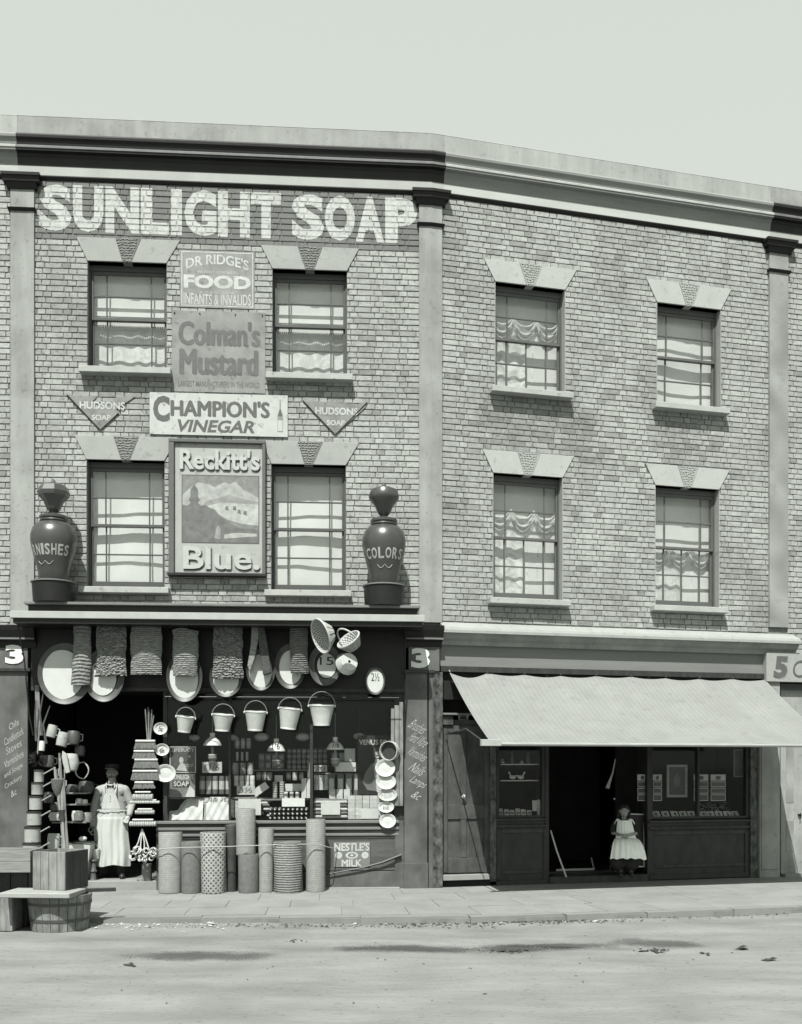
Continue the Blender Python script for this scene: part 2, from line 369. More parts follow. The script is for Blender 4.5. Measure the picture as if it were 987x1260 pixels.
    def mesh(s, name, mats, recalc=False, bevel=0.0, thick=0.0):
        me = bpy.data.meshes.new(name); me.from_pydata(s.v, [], s.f)
        for x in (mats if isinstance(mats, (list, tuple)) else [mats]): me.materials.append(x)
        me.polygons.foreach_set('material_index', s.m)
        if s.uv:
            l = me.uv_layers.new(name='UVMap')
            for fi, u in s.uv.items():
                p = me.polygons[fi]
                for k, li in enumerate(p.loop_indices): l.data[li].uv = u[k]
        if s.sm: me.polygons.foreach_set('use_smooth', [i in s.sm for i in range(len(s.f))])
        if recalc or bevel or thick:
            bm = bmesh.new(); bm.from_mesh(me)
            if recalc or bevel: bmesh.ops.recalc_face_normals(bm, faces=bm.faces[:])
            if bevel: bmesh.ops.bevel(bm, geom=[e for e in bm.edges if e.is_manifold and e.calc_face_angle(0) > .5], offset=bevel, segments=1, affect='EDGES', clamp_overlap=True)
            if thick:
                bm.normal_update(); bmesh.ops.solidify(bm, geom=bm.faces[:], thickness=thick)
            bm.to_mesh(me); bm.free()
        if s.sm: me.set_sharp_from_angle(angle=R(38))
        me.update(); return me
    def part(s, name, mats, parent=None, recalc=True, bevel=0.0, thick=0.0, loc=None, **tg):
        o = bpy.data.objects.new(name, s.mesh(name, mats, recalc, bevel, thick)); COL.objects.link(o)
        if parent is not None: o.parent = parent
        if loc: o.location = loc
        tag(o, **tg); return o
def copy_tree(o, parent=None):
    c = o.copy(); COL.objects.link(c); c.parent = parent
    for ch in list(o.children): copy_tree(ch, c)
    return c
def organic(name, mb, mats, parent, voxel=0.012, smooth=4, **tg):
    me = mb.mesh('t', mats[0] if isinstance(mats, list) else mats)
    o = bpy.data.objects.new('t', me); COL.objects.link(o)
    a = o.modifiers.new('r', 'REMESH'); a.mode = 'VOXEL'; a.voxel_size = voxel
    b = o.modifiers.new('s', 'SMOOTH'); b.iterations = smooth; b.factor = 0.5
    m2 = bpy.data.meshes.new_from_object(o.evaluated_get(bpy.context.evaluated_depsgraph_get()))
    bpy.data.objects.remove(o); m2.name = name
    m2.materials.clear(); m2.materials.append(mats[0] if isinstance(mats, list) else mats)
    m2.polygons.foreach_set('use_smooth', [True]*len(m2.polygons))
    q = bpy.data.objects.new(name, m2); COL.objects.link(q); q.parent = parent; tag(q, **tg); return q
# ------------------------------------------------------------------ ground: road, pavement, kerb
def road_mat():
    m = M('road_dirt', 0.28, 0.95, 0.20, 1.9, 0.9, 28, stretch=(.35, 1.3, 1), speck=.22, speckscale=22, blot=0.13, blotscale=1.1)
    t = m.node_tree; N = t.nodes; L = t.links; b = N['Principled BSDF']; src = b.inputs['Base Color'].links[0].from_socket
    geo = N.new('ShaderNodeNewGeometry'); nz = N.new('ShaderNodeTexNoise'); nz.inputs['Scale'].default_value = 2.6; nz.inputs['Detail'].default_value = 6
    L.new(geo.outputs['Position'], nz.inputs[0]); last = src
    sp = N.new('ShaderNodeTexNoise'); sp.inputs['Scale'].default_value = 60; sp.inputs['Detail'].default_value = 3; L.new(geo.outputs['Position'], sp.inputs[0])
    def spot(px, py, rx, ry, k):
        nonlocal last
        Y = 1.765*FPX/(py-HY); X = (px-CX)/FPX*Y
        mp = N.new('ShaderNodeMapping'); mp.inputs['Location'].default_value = (-X/rx, -Y/ry, 0); mp.inputs['Scale'].default_value = (1/rx, 1/ry, 0)
        L.new(geo.outputs['Position'], mp.inputs[0]); ln = N.new('ShaderNodeVectorMath'); ln.operation = 'LENGTH'; L.new(mp.outputs[0], ln.inputs[0])
        ad = N.new('ShaderNodeMath'); ad.operation = 'MULTIPLY_ADD'; L.new(nz.outputs[0], ad.inputs[0]); ad.inputs[1].default_value = 1.5; L.new(ln.outputs['Value'], ad.inputs[2])
        a2 = N.new('ShaderNodeMath'); a2.operation = 'MULTIPLY_ADD'; L.new(sp.outputs[0], a2.inputs[0]); a2.inputs[1].default_value = 1.6; L.new(ad.outputs[0], a2.inputs[2])
        r = N.new('ShaderNodeMapRange'); r.inputs[1].default_value = 2.25; r.inputs[2].default_value = 2.85; r.inputs[3].default_value = k; r.inputs[4].default_value = 1; L.new(a2.outputs[0], r.inputs[0])
        mx = N.new('ShaderNodeVectorMath'); mx.operation = 'SCALE'; L.new(last, mx.inputs[0]); L.new(r.outputs[0], mx.inputs['Scale']); last = mx.outputs[0]
    for q in ((508,1169,.62,.16,.30), (640,1168,.44,.20,.30), (690,1164,.44,.14,.35), (812,1161,.36,.22,.4), (245,1176,.55,.22,.38), (725,1168,.5,.08,.7)): spot(*q)
    L.new(last, b.inputs['Base Color']); return m
m_road = road_mat()
m_soil = M('bare_ground', 0.2, 0.95, 0.1, 2)
rd = MB()
def roadz(x, y):
    return -0.072 + 0.006*math.sin(x*1.3+y*2.1) + 0.004*math.sin(x*3.1-y*1.7)
nx, ny = 150, 80
rd.sheet(lambda a, b: (-9+22*a, 2+12.0*b, roadz(-9+22*a, 2+12*b)+random.uniform(-.0035,.0035)), nx, ny)
rd.part('road', m_road, recalc=False, kind='structure')
gr = MB(); gr.quad((-400,-300,-.15), (400,-300,-.15), (400,500,-.15), (-400,500,-.15)); gr.part('ground', m_soil, recalc=False, kind='structure')

def street(t, w):                                   # along the kerb (t metres, 0 at the bend), w metres out from the walls
    p = FL.world(t, 0, 0) if t < 0 else FR.world(t, 0, 0)
    f = min(max((t+.9)/1.8, 0), 1); th = R(4.0+10.1*f)
    return Vector((p.x + math.sin(th)*w, p.y - math.cos(th)*w, 0))
def kerbw(t):
    pts = [(-8, 2.40), (-3.5, 2.45), (0, 2.70), (1.8, 2.86), (4.7, 2.92), (9, 2.9)]
    for (a, x), (b, y) in zip(pts, pts[1:]):
        if t <= b: return x+(y-x)*(t-a)/(b-a)
    return 2.9
m_pave = [M('paving_stone_%d' % i, v, 0.9, 0.09, 3, 0.3, 50, speck=.2, speckscale=12, blot=0.08, blotscale=2) for i, v in enumerate((0.315, 0.325, 0.305))]
m_pjoint = M('paving_joint', 0.25, 0.95, 0.2)
m_kerb = M('kerb_stone', 0.28, 0.9, 0.06, 6, 0.4)
pv = MB(); ts = [-8+.5*i for i in range(35)]
for a, b in zip(ts, ts[1:]):
    p = [street(a, -.2), street(b, -.2), street(b, kerbw(b)-.12), street(a, kerbw(a)-.12)]
    top = [(q.x, q.y, -.012) for q in p]
    pv.quad(top[3], top[2], top[1], top[0])
    pv.quad((top[3][0], top[3][1], -.2), (top[2][0], top[2][1], -.2), top[2], top[3])
pave = pv.part('pavement', m_pjoint, recalc=False, kind='structure')
def slab(parent, name, a, b, w0, w1, z0, z1, mt, gap=.0028, dz=0.0):
    p = [street(a+gap, w1-gap), street(b-gap, w1-gap), street(b-gap, w0+gap), street(a+gap, w0+gap)]
    jit = [random.uniform(-.002, .002) for _ in range(4)]
    c = sum(p, Vector())/4; s = MB()
    v = [(q.x-c.x, q.y-c.y, z0) for q in p] + [(q.x-c.x, q.y-c.y, z1+j+dz) for q, j in zip(p, jit)]
    s.add(v, [(0,3,2,1), (4,5,6,7), (0,1,5,4), (1,2,6,5), (2,3,7,6), (3,0,4,7)])
    return s.part(name, mt, parent, recalc=False, loc=(c.x, c.y, 0))
rows = 4
for r in range(rows):
    t = -6.6 + (0.37 if r % 2 else 0)
    while t < 7.6:
        L = random.uniform(.62, .95)
        def ww(tt, k): return -.05 + (kerbw(tt)-.16+.05)*k/rows
        m0 = (t+L/2); slab(pave, 'paving_slab', t, t+L, ww(m0, r), ww(m0, r+1), -.05, 0, random.choice(m_pave)); t += L
kb = MB()
for a, b in zip(ts, ts[1:]):
    q = [street(a, kerbw(a)-.145), street(b, kerbw(b)-.145), street(b, kerbw(b)-.01), street(a, kerbw(a)-.01)]
    kb.add([(x.x, x.y, z) for z in (-.2, -.02) for x in q], [(4,7,6,5), (3,2,6,7)])
kerb = kb.part('kerb', m_pjoint, recalc=True, kind='structure')
t = -6.6
while t < 7.6:
    L = random.uniform(.8, 1.1); slab(kerb, 'kerb_stone', t, t+L, kerbw(t+L/2)-.155, kerbw(t+L/2), -.2, 0.001, m_kerb, .004, random.uniform(-.006, .003)); t += L
# gutter dirt, straw and scraps
m_straw = M('straw_and_paper', 0.55, 0.9, 0.3, 30); m_muck = M('dark_muck', 0.06, 0.95, 0.3, 30)
def scraps(name, mt, spots, zf=None, flat=False):
    s = MB()
    for px, py, rx, ry, n, sz in spots:
        for i in range(n):
            X_, Y_ = random.gauss(px, rx), random.gauss(py, ry); Y = 1.757*FPX/max(Y_-HY, 150); X = (X_-CX)/FPX*Y; z = roadz(X, Y)+.004
            w = FL.local(X, Y)
            q = sz*random.uniform(.4, 1.2); a = random.uniform(0, 6.28); ca, sa = math.cos(a), math.sin(a); l = q*random.uniform(1, 2.6); h = q*random.uniform(.15, .7)
            s.add([(X-ca*l, Y-sa*l, z), (X+sa*q, Y-ca*q, z+h*.3), (X+ca*l, Y+sa*l, z+h), (X-sa*q, Y+ca*q, z+h*1.2), (X, Y, z+h*1.6)], [(0,1,4), (1,2,4), (2,3,4), (3,0,4)])
    return s.part(name, mt, recalc=True)
tag(scraps('straw_litter', m_straw, [(150,1138,28,2.2,60,.016), (235,1137,26,2,36,.013), (180,1139,50,3,40,.011), (260,1138,3,1,10,.03), (930,1122,25,1.5,14,.025), (610,1134,60,2,16,.018)]), 'pale straw and paper scraps scattered along the gutter in front of the shop', 'litter', kind='stuff')
tag(scraps('gutter_muck', m_muck, [(650,1134,60,1.1,420,.011), (560,1136.5,50,1.1,180,.010), (770,1128.5,60,1.0,240,.009), (430,1139,90,1.4,200,.011), (300,1140,70,1.4,120,.009), (870,1124,50,1.2,160,.012)]), 'dark dirt and muck lying in the gutter against the kerb', 'dirt', kind='stuff')
tag(scraps('road_stones', m_muck, [(500,1180,260,22,60,.008), (160,1188,3,1,6,.03), (625,1171,12,1.4,26,.02), (803,1169,12,1.2,26,.02), (910,1167,5,1,6,.025), (868,1172,4,1,5,.02), (945,1181,3,.8,5,.025), (360,1158,8,1,10,.015)]), 'small dark stones and droppings scattered over the dirt road', 'stones', kind='stuff')

# ------------------------------------------------------------------ bricks
PITCH, BH = 0.0775, 0.0655
_bm = {}
def brick_mesh(kind, tone, painted):
    k = (kind, tone, painted)
    if k in _bm: return _bm[k]
    rr = random.Random(hash((kind, tone, painted, 3)) & 0xffff)
    L = 0.2175 if kind == 's' else 0.1025; s = MB(); brick_geo(s, -L/2, L/2, 0, BH, 0.011, rr, 0)
    me = s.mesh('brick', (BRP if painted else BR)[tone], recalc=False); _bm[k] = me; return me
def brick_geo(s, a, b, c, d, p, rr, m):
    e = .004; j = lambda: rr.uniform(-.0022, .0022)
    x = [(a+j(), c+j()), (b+j(), c+j()), (b+j(), d+j()), (a+j(), d+j())]
    v = [(q[0], 0, q[1]) for q in x] + [(q[0], -p+.004, q[1]) for q in x]
    v += [(x[0][0]+e, -p, x[0][1]+e), (x[1][0]-e, -p+j()*.6, x[1][1]+e), (x[2][0]-e, -p, x[2][1]-e), (x[3][0]+e, -p+j()*.6, x[3][1]-e)]
    s.add(v, [(8,9,10,11), (4,5,9,8), (5,6,10,9), (6,7,11,10), (7,4,8,11), (0,1,5,4), (1,2,6,5), (2,3,7,6), (3,0,4,7)], m)
def lay_bricks(wallpart, F, u0, u1, z0, z1, excl, seed, tone=None, painted=None, shift=0.0, nmax=300, vis=None):
    rr = random.Random(seed); recs = []; nc = int((z1-z0)/PITCH)
    for c in range(nc):
        zb = z1-(c+1)*PITCH; cuts = sorted(excl(zb+BH/2)); segs = []; a = u0
        for x, y in cuts:
            if y <= a or x >= u1: continue
            if x > a: segs.append((a, x))
            a = max(a, y)
        if a < u1: segs.append((a, u1))
        u = u0 - 1 + (0.169 if c % 2 else 0) + shift + rr.uniform(-.012, .012); hd = (c % 2 == 0)
        while u < u1:
            L = 0.1025 if hd else 0.2175
            if rr.random() < .05: L += rr.uniform(-.02, .02)
            for sa, sb in segs:
                a, b = max(u, sa+.003), min(u+L, sb-.003)
                if b-a > .022:
                    k = rr.random(); ti = 0 if k < .28 else 1 if k < .62 else 2 if k < .87 else 3 if k < .96 else 4
                    if tone: ti = min(4, max(0, ti + tone((a+b)/2, zb, rr)))
                    pt = bool(painted and painted((a+b)/2, zb+BH/2))
                    recs.append([a, b, zb+rr.uniform(-.0015, .0015), ti, pt, 's' if L > .15 else 'h', 0.011+rr.uniform(-.003, .003), abs((b-a)-L) < .004])
            u += L + .0105; hd = not hd
    cand = [i for i, r in enumerate(recs) if r[7] and r[5] == 's' and (vis is None or vis((r[0]+r[1])/2, r[2]))]
    cand.sort(key=lambda i: F.depth(recs[i][0])**2 + (recs[i][2]-H)**2 if len(cand) > nmax else 0)
    if len(recs) <= nmax: sel = set(range(len(recs)))
    else:
        sel = set(cand[:nmax])
        if len(sel) < nmax: sel |= set(sorted([i for i in range(len(recs)) if i not in sel], key=lambda i: abs(F.world(recs[i][0], 0, 0).x))[:nmax-len(sel)])
    for i in sel:
        a, b, z, ti, pt, k, p, w = recs[i]; me = brick_mesh(k, ti % 3 if pt else ti, pt)
        o = bpy.data.objects.new('brick', me); COL.objects.link(o); o.parent = wallpart; o.location = ((a+b)/2, 0, z)
        L = 0.2175 if k == 's' else .1025; o.scale = ((b-a)/L, p/.011, 1)
    rest = MB()
    for i, r in enumerate(recs):
        if i in sel: continue
        a, b, z, ti, pt, k, p, w = r; brick_geo(rest, a, b, z, z+BH, p, rr, (5+ti % 3) if pt else ti)
    if rest.v: rest.part('bricks', BR+BRP, wallpart, recalc=False, kind='stuff')
    return recs
def clip_poly(poly, a, b, c, d):
    for ax, lim, sg in ((0, a, 1), (0, b, -1), (1, c, 1), (1, d, -1)):
        out = []; n = len(poly)
        for i in range(n):
            p, q = poly[i], poly[(i+1) % n]; dp, dq = (p[ax]-lim)*sg, (q[ax]-lim)*sg
            if dp >= 0: out.append(p)
            if (dp >= 0) != (dq >= 0): t = dp/(dp-dq); out.append((p[0]+(q[0]-p[0])*t, p[1]+(q[1]-p[1])*t))
        poly = out
        if len(poly) < 3: return []
    return poly

# ------------------------------------------------------------------ windows
def window(house, F, pl, pr, yl, ys, style, light, seed):
    """opening: left/right pixel columns, lintel-bottom row and sill-top row at the opening's middle"""
    rr = random.Random(seed)
    u0, u1 = F.u(pl), F.u(pr); pc = (pl+pr)/2; zt, zb = F.z(pc, yl), F.z(pc, ys)
    fm = m_sashL if light else m_sash
    fr = MB(); t = .022
    Y0, Y1 = .10, .17
    fr.box(u0, u0+t, Y0, Y1, zb, zt); fr.box(u1-t, u1, Y0, Y1, zb, zt); fr.box(u0+t, u1-t, Y0, Y1, zt-.075, zt); fr.box(u0+t, u1-t, Y0, Y1, zb, zb+.03)
    win = fr.part('window', fm, house, bevel=.003)
    zm = (zt+zb)/2 + .01; a0, a1 = u0+t+.002, u1-t-.002
    def sash(z0, z1, y, bot, top, rows=2, cols=(0, .185, .815, 1), extra=None):
        s = MB(); st = .026
        s.box(a0, a0+st, y, y+.032, z0, z1); s.box(a1-st, a1, y, y+.032, z0, z1)
        s.box(a0+st, a1-st, y, y+.032, z0, z0+bot); s.box(a0+st, a1-st, y, y+.032, z1-top, z1)
        zmid = (z0+bot+z1-top)/2; bw_ = .009
        xs = [a0+st+(a1-a0-2*st)*c for c in cols]
        s.box(a0+st, a1-st, y+.004, y+.028, zmid-bw_, zmid+bw_)
        for x in xs[1:-1]: s.box(x-bw_, x+bw_, y+.006, y+.026, z0+bot, zmid-bw_); s.box(x-bw_, x+bw_, y+.006, y+.026, zmid+bw_, z1-top)
        so_ = s.part('sash', fm, win, bevel=.002)
        for zz0, zz1 in ((z0+bot, zmid-bw_), (zmid+bw_, z1-top)):
            for xa, xb in zip(xs, xs[1:]):
                p = MB(); xa2 = xa+(bw_ if xa != xs[0] else 0); xb2 = xb-(bw_ if xb != xs[-1] else 0)
                p.box(-(xb2-xa2)/2, (xb2-xa2)/2, 0, .003, 0, zz1-zz0); po = p.part('pane', m_glass, win, recalc=False, loc=((xa2+xb2)/2, y+.012, zz0))
                po.rotation_euler = (R(rr.uniform(-.5, .5)), 0, R(rr.uniform(-.5, .5)))
    c4 = (0, .185, .5, .815, 1)
    sash(zm-.02, zt-.077, .115, .038, .045)
    sash(zb+.032, zm+.018, .150, .085, .036, cols=(0, .185, .815, 1) if style in 'NBL' else c4)
    # blind and curtains
    yb = .25; hgt = zt-zb
    if style in 'NB':
        w = MB()
        w.sheet(lambda a, b: (u0-.05+(u1-u0+.1)*a, yb+.010*math.sin(b*7+seed+a*1.5)+.008*math.sin(a*6+b*4+seed)+.002*math.sin(a*19+seed*2+b*6), zt+.05-(hgt+.1)*b), 16, 30, m=0)
        w.part('blind', m_blind if style == 'N' else m_blindN, win, recalc=False, thick=.002)
    elif style == 'L':      # holland blind to one third with fringe, lace below
        w = MB(); zb2 = zt-hgt*.52
        w.sheet(lambda a, b: (u0-.05+(u1-u0+.1)*a, yb-.02+.004*math.sin(a*9+b*3), zt+.05+(zb2-zt-.05)*b), 12, 10)
        n = 34
        for i in range(n):
            x = u0+(u1-u0)*(i+.5)/n; w.box(x-.006, x+.006, yb-.021, yb-.016, zb2-.045, zb2)
        w.part('blind', m_blindD, win, recalc=False)
        w = MB(); w.box(u0+.02, u1-.02, yb-.032, yb-.026, zb2+.12, zb2+.24); w.part('blind_lining', m_blind, win)
        w = MB()
        w.sheet(lambda a, b: (u0-.04+(u1-u0+.08)*a, yb+.05+.007*math.sin(a*31+.9*math.sin(a*9)), zb2+.03-.02*math.sin(a*3.14*3)+(zb-.03-zb2)*b), 90, 6)
        w.part('lace_curtain', m_curt, win, recalc=False)
    else:                   # S: swagged lace, C: lace tied below a plain blind
        w = MB(); top = zt - hgt*(.28 if style == 'S' else .50)
        w.sheet(lambda a, b: (u0-.05+(u1-u0+.1)*a, yb+.03+.004*math.sin(a*9+b*3), zt+.05-hgt*1.06*b), 10, 10); w.part('blind', m_blindD, win, recalc=False)
        w = MB(); nsw = 3
        for k in range(nsw):
            xa, xb = u0+(u1-u0)*k/nsw, u0+(u1-u0)*(k+1)/nsw
            def fn(a, b, xa=xa, xb=xb):
                sag = math.sin(math.pi*a); x = xa+(xb-xa)*a
                return (x, yb-.04-.02*math.sin(b*12)*sag, top+.07*(1-sag)**2 - .05*sag - b*(.10+.10*sag))
            w.sheet(fn, 12, 10)
        w.part('swag', m_swag, win, recalc=False)
        w = MB()
        def pan(a, b, lo, hi, ph):
            x = lo+(hi-lo)*a; return (x, yb+.01+.008*math.sin(a*23+ph+b*1.5+1.2*math.sin(a*5)), top-.04+(zb-.03-top+.04)*b)
        um = (u0+u1)/2
        w.sheet(lambda a, b: pan(a, b, u0-.03, um+.03, seed), 50, 14); w.sheet(lambda a, b: (pan(a, b, um-.02, u1+.03, seed+2)[0], pan(a, b, um-.02, u1+.03, seed+2)[1]+.03, pan(a, b, um, u1, 0)[2]), 50, 14)
        w.part('lace_curtain', m_curt2, win, recalc=False)
    # painted reveals, stone sill, head
    s = MB(); ov = .085
    s.box(u0-ov, u1+ov-.01, -.15, .11, zb-.082, zb-.001); house_sill = s.part('window_sill', m_sill, win, bevel=.006)
    if light:
        s = MB(); s.box(u1-.004, u1+.006, -.012, .10, zb, zt); s.part('window_reveal', m_lint, win); s = MB(); s.box(u0-.006, u0+.004, -.012, .10, zb, zt); s.part('window_reveal', m_lint, win)
    return u0, u1, zb, zt
m_blindN = M('roller_blind', 0.82, 0.9, 0.05, 5, stretch=(.4, .4, 2.5))
def lintel(house, F, pl, pr, yl, tl, tr, ytc, mt, mk):
    """pl..pr bottom span, tl..tr top span, yl / ytc rows at the middle"""
    pc = (pl+pr)/2; zb = F.z(pc, yl); zt = F.z((tl+tr)/2, ytc); a, b, c, d = F.u(pl), F.u(pr), F.u(tr), F.u(tl)
    bm_, tm = (a+b)/2, (c+d)/2; kb, kt = .058, .168
    s = MB(); s.prism([(a, zb), (bm_-kb, zb), (tm-kt, zt), (d, zt)], -.022, .11); s.prism([(bm_+kb, zb), (b, zb), (c, zt), (tm+kt, zt)], -.022, .11)
    l = s.part('lintel', mt, house, bevel=.003)
    k = MB(); k.prism([(bm_-kb+.003, zb-.004), (bm_+kb-.003, zb-.004), (tm+kt-.003, zt), (tm-kt+.003, zt)], -.026, .11); ko = k.part('keystone', m_keyd if mt is m_lint else m_keyL, l)
    w = MB(); r2 = random.Random(int(pl)); n = 9                       # vermiculated worm pattern standing proud
    for i in range(n):
        f = (i+.5)/n; z = zb+(zt-zb)*f; hw = kb+(kt-kb)*f-.018; x = bm_-hw
        while x < bm_+hw-.008:
            L = r2.uniform(.02, .045); L = min(L, bm_+hw-x)
            w.tube([(x, -.028, z+r2.uniform(-.008, .008)), (x+L*.5, -.031, z+r2.uniform(-.012, .012)), (x+L, -.028, z+r2.uniform(-.008, .008))], .0065 if mt is m_lint else .0035, 4, smooth=False); x += L+.010
    w.part('vermiculation', m_key if mt is m_lint else m_keyL, ko, recalc=False)
    return lambda z: ((d+(a-d)*(zt-z)/(zt-zb), c+(b-c)*(zt-z)/(zt-zb)) if zb < z < zt else None)

# ------------------------------------------------------------------ houses
def yz(y, w=0.0): return FL.z(50, y, w)       # height of the left facade's pixel row y measured at column 50
ZTOP = yz(222); ZPAR = yz(143.3, .05)
def house(name, label, F):
    return empty(name, F.world(0, 0, 0), F.th, label, 'building')
h3 = house('terraced_house', 'brick house at the bend with painted soap advertisement, dark cornice and crammed oil shop below', FL)
h4 = house('terraced_house', 'brick house right of the bend with white lintels, pale cornice and awning over its shop', FR)
hl = house('terraced_house', 'sliver of brick house at the left edge with pale cornice', FL)
hr = house('terraced_house', 'sliver of brick house at the right edge with dark cornice and numbered fascia', FR)
HS = dict(h3=(FL.u(13), 0), h4=(0, FR.u(957)), hl=(FL.u(13)-4.6, FL.u(13)), hr=(FR.u(957), FR.u(957)+4.6))
W3 = [(108,205,323,456,'L'), (335.5,427,332.5,463.5,'L'), (107,202.5,566.5,724,'N'), (334,425.5,572,728,'N')]
W4 = [(609,695,352,482.5,'S'), (808,886.5,377,502,'B'), (606.5,692,585,738.5,'S'), (806,884.5,600,747.5,'C')]
L3 = [(108,205,323,94,222,294.5), (335.5,427,332.5,321,442,304.5), (107,202.5,566.5,92,219,537.5), (334,425.5,572,322,442,544)]
L4 = [(609,695,352,595,709,326), (808,886.5,377,795,899.5,350), (606.5,692,585,593.5,706,557.5), (806,884.5,600,793.5,897.5,574.5)]
Z3B = FL.z(280, 745); Z4B = FR.z(640, 771)
info = {}
for key, hh, F, Ws, Ls, ltm in (('h3', h3, FL, W3, L3, m_lint), ('h4', h4, FR, W4, L4, m_lintL)):
    ops, traps = [], []
    for i, q in enumerate(Ws): ops.append(window(hh, F, *q, key == 'h4', i+3+(10 if key == 'h4' else 0)))
    for q in Ls: traps.append(lintel(hh, F, *q, ltm, None))
    info[key] = (ops, traps)
def exclf(ops, traps, extra=()):
    def f(z):
        o = [(a, b) for a, b, c, d in ops if c < z < d]
        for t in traps:
            r = t(z)
            if r: o.append(r)
        return o + [(a, b) for a, b, c, d in extra if c < z < d]
    return f
def wallof(key, hh, F, zb, ops):
    u0, u1 = HS[key]; s = MB()
    us = [u0, u1] + [x for o in ops for x in o[:2]]; zs = [zb-.02, ZPAR-.05] + [x for o in ops for x in o[2:]]
    s.wall(us, zs, lambda u, z: not any(a < u < b and c < z < d for a, b, c, d in ops), 0, .30)
    return s.part('brick_wall', m_mortar, hh, recalc=False)
w3 = wallof('h3', h3, FL, Z3B-.25, info['h3'][0]); w4 = wallof('h4', h4, FR, Z4B, info['h4'][0])
wl = wallof('hl', hl, FL, 3.3, []); wr = wallof('hr', hr, FR, 3.3, [])
bandz = (FL.z(280, 303), ZTOP)
def painted3(u, z): return bandz[0] < z < bandz[1]-.03 and u > FL.u(46)
def soot(pts):
    def f(u, z, rr):
        for a, b, ru, rz_, p in pts:
            if ((u-a)/ru)**2+((z-b)/rz_)**2 < 1 and rr.random() < p: return rr.choice((1, 2, 2, 3))
        return 0
    return f
def P4(px, py): return FR.uz(px, py)
s4 = soot([(*P4(650, 530), .8, .45, .92), (*P4(700, 560), .40, 1.1, .7), (*P4(745, 540), .35, .5, .4), (*P4(840, 545), .6, .4, .8), (*P4(600, 285), 1.2, .35, .3), (*P4(690, 505), .35, .25, .6)])
s3 = soot([(*FL.uz(150, 500), .55, .5, .45), (*FL.uz(270, 390), .4, 1.2, .45), (*FL.uz(380, 490), .7, .3, .5), (*FL.uz(250, 725), 1.6, .35, .6), (*FL.uz(460, 380), .2, 1.5, .3)])
B3 = lay_bricks(w3, FL, HS['h3'][0], 0, Z3B-.05, ZTOP, exclf(*info['h3'], [(FL.u(14.5), FL.u(42), 0, 20), (FL.u(516), 1, 0, 20)]), 1, s3, painted3)
B4 = lay_bricks(w4, FR, 0, HS['h4'][1], Z4B, ZTOP, exclf(*info['h4'], [(-1, FR.u(542), 0, 20), (FR.u(947), 99, 0, 20)]), 2, s4)
BL = lay_bricks(wl, FL, FL.u(13)-4.5, FL.u(13), 3.4, ZTOP, lambda z: [], 3, None, vis=lambda u, z: u > FL.u(13)-.5)
BRr = lay_bricks(wr, FR, FR.u(967), FR.u(967)+4.4, 3.3, ZTOP, lambda z: [], 4, None)
# the painted advertisement: paint lies on every brick face and thinly in the joints
words = [('S',48,88.5,228,284.5,68), ('U',90,127.5,229,286,108), ('N',130,171.5,230,287,150), ('L',173.5,208,232,289.5,190), ('I',210.5,224,233,290.5,217),
         ('G',227,266.5,235.5,292,247), ('H',268.5,307.5,236.5,293,288), ('T',309,346,238,294.5,327), ('S',359,399,240,297,379), ('O',399.5,437,241,298,418),
         ('A',437.5,473,242.5,299,455), ('P',474,513.5,243.5,299.5,494)]
zA = (FL.z(68, 284.5)+FL.z(494, 299.5))/2; zB = (FL.z(68, 228)+FL.z(494, 243.5))/2
adv = MB(); advj = MB()
for ch, a, b, y0_, y1_, pc in words:
    ua, ub = FL.u(a), FL.u(b); vs, fs = font2d(ch, {'S': .045, 'I': .085, 'G': .05, 'A': .05, 'N': .05}.get(ch, .058))
    P = [(ua+(ub-ua)*x, zA+(zB-zA)*y) for x, y, _ in vs]
    bb = [r for r in B3 if r[0] < ub and r[1] > ua and r[2] < zB and r[2]+BH > zA]
    for f in fs:
        poly = [P[i] for i in f]
        advj.add([(p[0], -.0092, p[1]) for p in poly], [tuple(range(len(poly)))])
        for r in bb:
            q = clip_poly(poly, r[0]+.0045, r[1]-.0045, r[2]+.0045, r[2]+BH-.0045)
            if len(q) > 2: adv.add([(p[0], -r[6]-.0016, p[1]) for p in q], [tuple(range(len(q)))])
ad_o = adv.part('painted_lettering', m_letter, h3, recalc=False, label='SUNLIGHT SOAP in tall white block capitals painted on the bricks')
advj.part('lettering_in_joints', m_letterj, ad_o, recalc=False)

